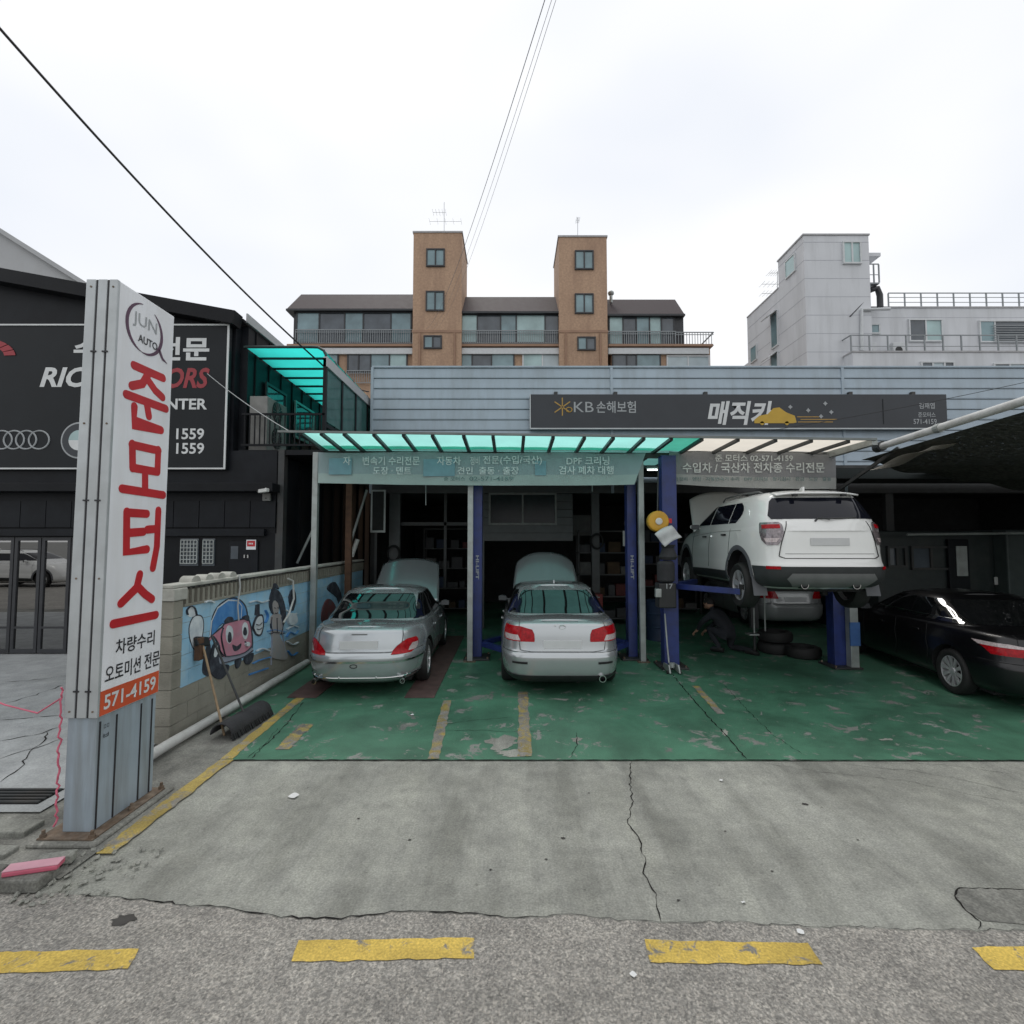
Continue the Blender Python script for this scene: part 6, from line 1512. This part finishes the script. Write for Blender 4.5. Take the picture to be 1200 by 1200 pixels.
# tyres on the floor by the right lift post
for k, (x_, y_, z_, lab) in enumerate(((5.22, 10.3, .012, 'black tyre lying flat behind the right lift post'), (5.55, 9.9, .012, 'black tyre lying flat beside the right lift post'), (5.24, 10.32, .23, 'black tyre stacked on another tyre behind the right lift post'))):
    o = MB().lathe([(.20, .02), (.26, 0), (.30, .02), (.32, .07), (.32, .14), (.30, .19), (.26, .21), (.20, .19), (.185, .14), (.185, .07), (.20, .02)], (x_, y_, z_), (0, 0, 1), 28, caps=False).build('tyre', 'rubber', None, smooth=True); tag(o, lab, 'tyre', 'loose tyres')
# axle stand under the raised car
t = thing('axle_stand', 'thin metal stand under the raised white car', 'stand', (4.95, 10.6, .016))
c = at(890, 725, 10.4); zz = at(890, 742, 10.4).z
for dx in (-.11, .11): MB().cyl((c.x+dx, 10.4, zz), (c.x+dx, 10.4, zz+.85 if dx > 0 else zz+.5), .018, 8).build('leg', 'galv', t)
MB().box(c.x-.25, c.x+.2, 10.3, 10.5, zz-.03, zz).build('base', 'galv', t)
MB().cyl((c.x-.11, 10.4, zz-.03), (c.x-.11, 10.4, .016), .03, 8).cyl((c.x+.11, 10.4, zz-.03), (c.x+.11, 10.4, .016), .03, 8).build('column', 'steel_dark', t)
# mechanic crouching under the white car
def mechanic(loc, rot):
    t = thing('person', 'crouching person in dark work clothes under the raised white car', 'person', loc, local=True, rotz=rot)
    J = {'pelvis': (0, 0, .40), 'belly': (.08, 0, .52), 'chest': (.22, 0, .68), 'neck': (.34, 0, .80), 'head': (.40, 0, .86),
         'hipL': (.02, .11, .38), 'kneeL': (.36, .17, .44), 'ankL': (.12, .15, .10), 'toeL': (.30, .17, .05),
         'hipR': (.0, -.11, .38), 'kneeR': (.10, -.20, .08), 'ankR': (-.32, -.16, .09), 'toeR': (-.42, -.16, .04),
         'shL': (.27, .18, .74), 'elL': (.46, .24, .55), 'wrL': (.60, .16, .38), 'shR': (.27, -.18, .74), 'elR': (.44, -.26, .50), 'wrR': (.60, -.16, .34)}
    rad = {'pelvis': .15, 'belly': .14, 'chest': .155, 'neck': .065, 'head': .06, 'hipL': .105, 'kneeL': .07, 'ankL': .05, 'toeL': .04, 'hipR': .105, 'kneeR': .07, 'ankR': .05, 'toeR': .04, 'shL': .075, 'elL': .055, 'wrL': .035, 'shR': .075, 'elR': .055, 'wrR': .035}
    E = [('pelvis', 'belly'), ('belly', 'chest'), ('chest', 'neck'), ('neck', 'head'), ('pelvis', 'hipL'), ('hipL', 'kneeL'), ('kneeL', 'ankL'), ('ankL', 'toeL'), ('pelvis', 'hipR'), ('hipR', 'kneeR'), ('kneeR', 'ankR'), ('ankR', 'toeR'), ('chest', 'shL'), ('shL', 'elL'), ('elL', 'wrL'), ('chest', 'shR'), ('shR', 'elR'), ('elR', 'wrR')]
    def skin(name, J, rad, E, root, m_, parent, sub=2):
        ks = list(J); me = bpy.data.meshes.new(name); me.from_pydata([J[k] for k in ks], [(ks.index(a), ks.index(b_)) for a, b_ in E], [])
        ob = bpy.data.objects.new(name, me); C.objects.link(ob)
        md = ob.modifiers.new('s', 'SKIN'); ob.modifiers.new('u', 'SUBSURF').levels = sub
        for i, k in enumerate(ks): me.skin_vertices[0].data[i].radius = (rad[k], rad[k]); me.skin_vertices[0].data[i].use_root = (k == root)
        dg = bpy.context.evaluated_depsgraph_get(); dg.update()
        m2 = bpy.data.meshes.new_from_object(ob.evaluated_get(dg)); bpy.data.objects.remove(ob)
        m2.materials.clear(); m2.materials.append(M[m_])
        for p in m2.polygons: p.use_smooth = True
        o_ = bpy.data.objects.new(name, m2); C.objects.link(o_); o_.parent = parent; ORG[o_] = V(0, 0, 0)
        return o_
    bd = skin('body', J, rad, E, 'pelvis', 'overalls', t)
    hc = V(.43, 0, .93)
    mb = MB().ball(hc, .10, .08, .12, 16, 12)
    mb.ball(hc+V(.10, 0, -.01), .022, .014, .02, 8, 6).ball(hc+V(0, .08, -.01), .02, .012, .03, 8, 6).ball(hc+V(0, -.08, -.01), .02, .012, .03, 8, 6).ball(hc+V(.065, 0, -.085), .04, .035, .03, 8, 6)
    hd = mb.build('head', 'skin', t, smooth=True)
    for s_ in (-1, 1): MB().ball(hc+V(.085, s_*.033, .015), .012, .012, .009, 8, 6).build('eye', 'hair', hd)
    MB().ball(hc+V(.088, 0, -.055), .014, .024, .006, 8, 6).build('mouth', 'red_dim', hd)
    MB().grid(lambda u, v: hc+V(-.012, 0, .012)+V(.108*math.cos(2*math.pi*u)*math.sin(1.75*v), .088*math.sin(2*math.pi*u)*math.sin(1.75*v), .122*math.cos(1.75*v)), 18, 8).build('hair', 'hair', hd, smooth=True)
    for s_, wr in ((1, J['wrL']), (-1, J['wrR'])):
        wv = Vector(wr); d = V(.75, 0, -.65).normalized(); sd = V(0, 1, 0); up = d.cross(sd)
        JJ = {'w': tuple(wv-d*.02), 'p': tuple(wv+d*.06)}; rr = {'w': .028, 'p': .036}; EE = [('w', 'p')]
        hand = skin('hand', JJ, rr, EE, 'w', 'skin', t, 2)
        for k in range(4):
            b0 = wv+d*.075+sd*((k-1.5)*.02); ln = (.034, .04, .038, .03)[k]
            p1 = b0+d*ln; p2 = p1+(d-up*.6*1).normalized()*ln*.8; p3 = p2+(d*.3-up).normalized()*ln*.6
            MB().tube([b0-d*.02, b0, p1, p2, p3], [.009, .0095, .009, .008, .006], 8).build('finger', 'skin', hand, smooth=True)
        b0 = wv+d*.03+sd*(-s_*.028); MB().tube([b0, b0+(d+sd*(-s_)*.9).normalized()*.035, b0+(d*1.0+sd*(-s_)*.5).normalized()*.065], [.011, .010, .007], 8).build('thumb', 'skin', hand, smooth=True)
    for ank, toe in (('ankL', 'toeL'), ('ankR', 'toeR')):
        a, b_ = Vector(J[ank]), Vector(J[toe]); f = (b_-a); f.z = 0; f.normalize()
        MB().tube([a-f*.08+V(0, 0, -.04), a+V(0, 0, -.03), a+f*.12+V(0, 0, -.045), a+f*.19+V(0, 0, -.05)], [.045, .052, .047, .03], 10).build('shoe', 'rubber', t, smooth=True)
    return t
mechanic((4.30, 10.25, .012), R(128))
# paper notice and lamp at the back of the middle bay
p, q = at(730, 640, 12.7), at(737, 622, 12.7)
o = MB().box(p.x, q.x, 12.70, 12.71, p.z, q.z).build('paper_notice', 'paper', None); tag(o, 'pale paper notice pinned up deep in the middle bay', 'notice')
# work lamp
p = at(733, 613.5, 12.6)
t = thing('work_lamp', 'tiny lit work lamp deep in the middle bay', 'lamp', tuple(p))
MB().lathe([(.03, 0), (.06, .06), (.062, .08)], p, (0, -1, 0), 14).build('shade', 'steel_dark', t, smooth=True)
MB().ball(p+V(0, -.07, 0), .035, .02, .035, 10, 8).build('bulb', 'lamp_glow', t, smooth=True)
MB().cyl(p+V(0, .02, 0), V(p.x, p.y+.02, 3.4), .01, 6).build('cord', 'wire', t)
# shelving with stock at the back of the bays
def rack(lab, x0, x1, y0, nsh, hh, seed):
    rnd = random.Random(seed); t = thing('shelving_rack', lab, 'shelving', ((x0+x1)/2, y0+.2, .012), 'steel shelving in the bays')
    for x_ in (x0, x1-.04):
        for y_ in (y0, y0+.40): MB().box(x_, x_+.04, y_, y_+.04, .012, hh).build('upright', 'steel_dark', t)
    for k in range(nsh):
        z_ = .15+k*(hh-.2)/(nsh-1); MB().box(x0, x1, y0, y0+.44, z_, z_+.03).build('shelf', 'siding_shaded', t)
    return t, [(.18+k*(hh-.2)/(nsh-1)) for k in range(nsh)], rnd
n_box = 0
for lab, x0, x1, y0, nsh, hh, seed in (('steel shelving at the back of the left bay', -2.7, -1.0, 15.6, 5, 2.6, 2), ('steel shelving right of the middle bay window', 1.75, 3.2, 13.6, 5, 2.5, 3), ('steel shelving deep behind the raised white car', 3.9, 5.7, 15.5, 4, 2.2, 4)):
    t, zs_, rnd = rack(lab, x0, x1, y0, nsh, hh, seed); where = {2: 'left bay', 3: 'middle bay', 4: 'right bay'}[seed]
    for k, z_ in enumerate(zs_[:-1] if nsh > 4 else zs_):
        x_ = x0+.06; nth = 0; shelf_w = ['lowest', 'second lowest', 'third', 'fourth', 'top'][k]
        while x_ < x1-.3:
            w2 = rnd.uniform(.16, .34); h2 = rnd.uniform(.14, .34); m_ = rnd.choice(['box_brown', 'box_grey', 'box_red', 'box_blue', 'box_grey', 'box_pale'])
            nm = {'box_brown': 'brown', 'box_grey': 'grey', 'box_red': 'red', 'box_blue': 'blue', 'box_pale': 'pale'}[m_]
            o = MB().box(x_, x_+w2, y0+.05, y0+.36, z_+.001, z_+h2).build('stock_box', m_, None, bevel=.008)
            nth += 1; tag(o, f'{nm} box, {["first", "second", "third", "fourth", "fifth", "sixth", "seventh"][min(nth, 7)-1]} from the left on the {shelf_w} shelf of the {where}', 'box', f'boxes on the shelving of the {where}'); x_ += w2+rnd.uniform(.02, .15)
# workshop clutter in the bays
t = thing('tool_trolley', 'red tool trolley with drawers at the right of the middle bay', 'trolley', (2.0, 12.3, .012))
MB().box(1.70, 2.15, 12.2, 12.6, .14, .95).build('cabinet', 'tool_red', t, bevel=.012)
for k in range(5): MB().box(1.73, 2.12, 12.185, 12.199, .2+k*.145, .325+k*.145).build('drawer', 'tool_red', t, bevel=.004); MB().box(1.78, 2.07, 12.168, 12.184, .295+k*.145, .31+k*.145).build('drawer_handle', 'galv', t)
for x_ in (1.75, 2.1):
    for y_ in (12.25, 12.55): MB().cyl((x_-.015, y_, .075), (x_+.015, y_, .075), .06, 14).build('caster', 'rubber', t)
for k, (c_, lab) in enumerate((((2.14, 12.93, 2.2), 'coil of dark hose hanging on the column right of the middle bay'), ((-2.98, 12.93, 1.9), 'coil of dark hose hanging on the left bay column'))):
    mb = MB()
    for j in range(4): mb.tube([V(c_[0]+(.17-.01*j)*math.cos(a*math.pi/12), c_[1]-.02*j, c_[2]+(.20-.01*j)*math.sin(a*math.pi/12)) for a in range(24)], .012, 6, closed=True)
    o = mb.build('hose_coil', 'rubber', None, smooth=True); tag(o, lab, 'hose')
t = thing('gas_cylinder', 'grey gas cylinder standing beside the left bay column', 'cylinder', (-2.65, 12.8, .012))
MB().lathe([(.11, 0), (.115, .02), (.115, 1.15), (.09, 1.25), (.04, 1.31), (.03, 1.36)], (-2.62, 12.8, .012), (0, 0, 1), 20).build('tank', 'box_pale', t, smooth=True)
MB().cyl((-2.62, 12.8, 1.37), (-2.62, 12.8, 1.46), .022, 10).build('valve', 'galv', t)
t = thing('tube_light', 'short lit fluorescent tube under the roof between the two banners', 'lamp', tuple(at(766, 552, 10.4)))
p, q = at(758, 553, 10.4), at(774, 551, 10.4)
MB().box(p.x, q.x, 10.38, 10.46, q.z+.03, q.z+.07).build('fitting', 'white_plastic', t)
MB().cyl((p.x+.02, 10.42, q.z+.01), (q.x-.02, 10.42, q.z+.01), .014, 10).build('tube', 'lamp_glow', t, smooth=True)
o = MB().box(*[at(676, 600, 12.98).x, at(700, 600, 12.98).x], 13.75, 13.77, 2.35, 2.9).build('wall_poster', 'box_pale', None); tag(o, 'dim pale poster above the shelving right of the middle bay', 'poster')
t = thing('oil_drum', 'dark blue oil drum in the right bay beside the lift post', 'drum', (3.3, 11.6, .012))
MB().lathe([(.28, 0), (.29, .01), (.28, .03), (.28, .28), (.292, .295), (.28, .31), (.28, .57), (.292, .585), (.28, .6), (.28, .85), (.29, .87), (.27, .875), (.02, .865)], (3.3, 11.6, .012), (0, 0, 1), 28).build('shell', 'box_blue', t, smooth=True)
MB().cyl((3.42, 11.5, .885), (3.42, 11.5, .905), .035, 12).build('bung', 'galv', t)
# between the mural wall and the shop: brown post, slanting pipes, pale board
o = MB().box(at(405, 600, 11.2).x, at(412, 600, 11.2).x, 11.2, 11.3, .012, 3.8).build('timber_post', 'brown_wood', None); tag(o, 'brown timber post behind the mural wall', 'post')
for k, (a, b_, Y, m_, r_, lab) in enumerate((((408, 645), (430, 574), 11.8, 'galv', .03, 'grey pipe slanting behind the brown timber post'), ((412, 652), (419, 632), 11.9, 'white_plastic', .05, 'short pale pipe end beside the brown timber post'), ((348, 660), (366, 622), 10.9, 'galv', .028, 'grey pipe leaning left of the canopy post'), ((345, 590), (352, 545), 11.5, 'galv', .02, 'thin grey rod leaning against the black workshop'))):
    o = MB().cyl(at(*a, Y), at(*b_, Y), r_, 10).build('leaning_pipe', m_, None, smooth=True); tag(o, lab, 'pipe')
p, q = at(434, 624, 12.4), at(452, 574, 12.4)
t = thing('pale_board', 'pale framed board leaning at the back by the left bay column', 'board', (p.x, 12.4, p.z))
MB().box(p.x+.04, q.x-.04, 12.41, 12.43, p.z+.05, q.z-.04).build('sheet', 'interior_wall', t)
for (a, b_, c, d) in ((p.x, q.x, p.z, p.z+.05), (p.x, q.x, q.z-.04, q.z), (p.x, p.x+.04, p.z+.05, q.z-.04), (q.x-.04, q.x, p.z+.05, q.z-.04)): MB().box(a, b_, 12.4, 12.44, c, d).build('frame', 'galv', t)
MB().box(p.x+.1, p.x+.16, 12.41, 12.44, .012, p.z).build('leg', 'steel_dark', t)
# ramp plates either side of the first car
for x_, lab in ((-2.98, 'red-brown steel ramp plate under the left wheels of the first silver car'), (-1.32, 'red-brown steel ramp plate under the right wheels of the first silver car')):
    mat('ramp_brown', (.085, .05, .045), .7, var=.3) if 'ramp_brown' not in M else None
    o = MB().prism([(0, 0), (4.6, 0), (4.6, .012), (.12, .012)], (x_-.2, 7.35, .0172), YA, ZA, .42).build('ramp_plate', 'ramp_brown', None); tag(o, lab, 'ramp')
# ---------------------------------------------------------------- shade net, pole and yard on the right
pn = thing('net_pole', 'long white metal pole carrying the black shade net', 'pole', (6.3, 7, 3.6))
pa, pb = V(6.50, 8.9, 3.86), V(5.75, 4.6, 3.86)
pA = at(1030, 524, 8.7); pB = at(1240, 457, 5.6)
MB().tube([pA, pB], .055, 12).build('tube', 'pipe_white', pn, smooth=True)
MB().tube([pA.lerp(pB, .42), pA.lerp(pB, .45)], .066, 12).build('coupling', 'galv', pn)
MB().tube([pA.lerp(pB, -.02), pA.lerp(pB, .03)], .085, 12).build('clamp', 'steel_dark', pn)
def net(u, v):
    # u along depth (near->far), v away from the pole to the right
    a = pB.lerp(pA, u*1.22)+V(.10, 0, -.10)
    far = V(13.5, 4.4+6.0*u, 3.05+.1*math.sin(u*3))
    q = a.lerp(far, v); sag = .42*math.sin(math.pi*min(1, v*1.15))*(.9-.75*u)
    return q+V(0, .6*u*math.sin(math.pi*v), -sag*.8+.05*math.sin(u*17+v*9)*v+.04*math.sin(v*31))
o = MB().grid(net, 40, 40).build('shade_net', 'shade_net', None, smooth=True); tag(o, 'sagging black shade net stretched over the right-hand yard', 'net')
mb = MB().grid(lambda u, v: at(1042+v*80-u*30, 548-(v*30)+u*4, 9.3-1.6*v)+V(0, 0, -.03*math.sin(v*9)), 2, 14); o = mb.build('torn_tarp', 'poly_beige', None, smooth=True); tag(o, 'torn strip of pale plastic sheet at the canopy corner', 'plastic sheet')
# container office
ct = thing('container_office', 'dark green container office under the shade net', 'container', (11.5, 13, .012))
cz0, cz1 = .3, at(1100, 622, 11.6).z
cx0, cx1 = at(1020, 650, 11.8).x, at(1180, 650, 11.3).x
MB().box(cx0, cx1, 11.6, 14.2, cz0, cz1).build('body', 'container_green', ct, bevel=.03)
MB().box(cx1+.01, cx1+3, 11.3, 14.0, cz0, cz1+.02).build('body_end', 'container_pale', ct, bevel=.03)
MB().box(cx0, cx1+3, 11.9, 14.1, .012, cz0).build('skids', 'steel_dark', ct)
for (a, b_, c, d) in ((1041, 1063, 640, 665), (1069, 1115, 640, 668)):
    r = rect(a, b_, c, d, 11.55); window(ct, r, 11.59, (.5,), ['win_dark', 'win_dark'], frame='steel_dark', fw=.05, depth=.05)
r = rect(1115, 1136, 632, 702, 11.5)
MB().box(r[0], r[1], 11.52, 11.595, cz0+.05, r[3]).build('door', 'black_panel', ct, bevel=.01)
r = rect(1122, 1133, 640, 675, 11.5); MB().box(r[0], r[1], 11.50, 11.515, r[2], r[3]).build('door_trim', 'galv', ct)
p = at(1172, 681, 11.5); MB().box(p.x-.06, p.x+.06, 11.55, 11.595, p.z-.09, p.z+.09).build('meter', 'white_plastic', ct, bevel=.02)
# back of the right-hand yard: dark shed added so that no light falls in
bk = thing('yard_light_block', 'added dark enclosure keeping light out of the right-hand yard', 'shed', (10, 16, .012))
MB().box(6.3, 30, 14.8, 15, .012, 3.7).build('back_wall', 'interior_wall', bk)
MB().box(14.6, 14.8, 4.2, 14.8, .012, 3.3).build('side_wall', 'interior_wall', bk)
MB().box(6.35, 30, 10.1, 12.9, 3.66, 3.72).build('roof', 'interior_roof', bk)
MB().beam((6.4, 10.1, 3.55), (20, 10.1, 3.5), .1, .2).build('beam', 'roof_black', bk)
for x_ in (11.0, 14.4): MB().box(x_-.04, x_+.04, 10.6, 10.68, .012, 3.3).build('post', 'galv', bk)
MB().cyl((8.4, 10.9, 2.35), (14, 10.9, 2.42), .025, 8).build('rail', 'galv', bk)
# ---------------------------------------------------------------- cables
def cable(name, lab, pts, r_, m_='wire', sag=.0, group=None):
    pts = [Vector(p) for p in pts]; q = []
    for a, b_ in zip(pts[:-1], pts[1:]):
        for i in range(24): t_ = i/24; p = a.lerp(b_, t_); p.z -= sag*4*t_*(1-t_); q.append(p)
    q.append(pts[-1]); o_ = MB().tube(q, r_, 6).build(name, m_, None, smooth=True); tag(o_, lab, 'cable', group); return o_
cable('overhead_cable', 'thick black cable coming down from the upper left to the veranda', [at(-60, -35, 5.0), at(375, 425, 10.6)], .016, sag=.18)
cable('overhead_cable', 'black cable running from the veranda corner to the repair shop wall', [at(375, 425, 10.6), at(432, 459, 12.9)], .016, sag=.12)
for k, (a, b_, lab) in enumerate((((640, -5), (499, 386), 'leftmost of the three thin overhead cables rising past the brick stair tower'), ((648, -5), (505, 386), 'middle of the three thin overhead cables rising past the brick stair tower'), ((653, -5), (511, 385), 'rightmost of the three thin overhead cables rising past the brick stair tower'))):
    A0 = at(a[0], a[1], 6.5); B0 = at(b_[0], b_[1], 34)
    cable('overhead_cable', lab, [A0, B0], .0035 if k else .006, 'wire_grey', sag=.9)
cable('stay_wire', 'thin pale wire from the black sign board down to the canopy corner', [at(243, 438, 9.9), at(342, 507, 8.4)], .008, 'wire_pale', sag=.05)
cable('service_wire', 'thin dark wire crossing the repair shop sign to the right', [at(900, 505, 12.5), at(1215, 445, 11)], .006, 'wire', sag=.05)
cable('hanging_wire', 'short white wire hanging below the wide banner in the left bay', [at(499, 568, 10.2), at(499, 592, 10.2)], .008, 'wire_pale')
cable('hanging_wire', 'tiny white wire hanging below the wide banner over the middle bay', [at(694, 568, 10.2), at(694, 576, 10.2)], .008, 'wire_pale')
# ---------------------------------------------------------------- litter
for k, (px, py, s_, lab) in enumerate(((344, 934, .038, 'small white paper scrap on the grey driveway'), (778, 786, .022, 'white paper scrap on the green floor left of the trolley jack'), (483, 838, .02, 'white scrap on the green floor behind the first silver car'), (142, 1016, 0, ''), (938, 1093, .018, 'tiny white cigarette end at the road crack'), (871, 1058, .012, 'thin white scrap near the road edge'), (845, 915, .018, 'pale flat scrap near the green floor edge'), (742, 1143, .016, 'white cigarette end on the asphalt between two dashes'), (790, 793, .018, 'white crumpled scrap in front of the trolley jack'))):
    if s_ == 0: continue
    g_ = gnd(px, py, .016 if py < 892 else (.006 if py < 1075 else .012)); a = random.uniform(0, 3); u = V(math.cos(a), math.sin(a), 0); w2 = V(-math.sin(a), math.cos(a), 0)
    lift_ = .012*s_/.04
    mb = MB().grid(lambda p_, q_: g_+u*((p_-.5)*s_*2)+w2*((q_-.5)*s_*1.5)+V(0, 0, .002+lift_*(math.sin(p_*3)*math.cos(q_*4)+1)), 4, 3)
    o = mb.build('litter', 'paper', None); tag(o, lab, 'litter')
for k, (px, py, s_) in enumerate(((943, 943, .02), (660, 983, .014), (145, 1080, .05), (640, 1008, .01), (795, 1056, .009), (905, 1022, .008), (575, 1020, .008), (690, 930, .008), (480, 985, .01), (850, 975, .007), (1005, 985, .008), (420, 960, .009))):
    q = []
    for i in range(16): a = 2*math.pi*i/16; f = random.uniform(.6, 1.1); c = gnd(px, py); q.append((c.x+1.5*s_*f*math.cos(a), c.y+s_*f*math.sin(a)))
    poly_obj('oil_stain', q, .0128 if py > 1075 else .0068, 'crack_soft', road if py > 1075 else apron)
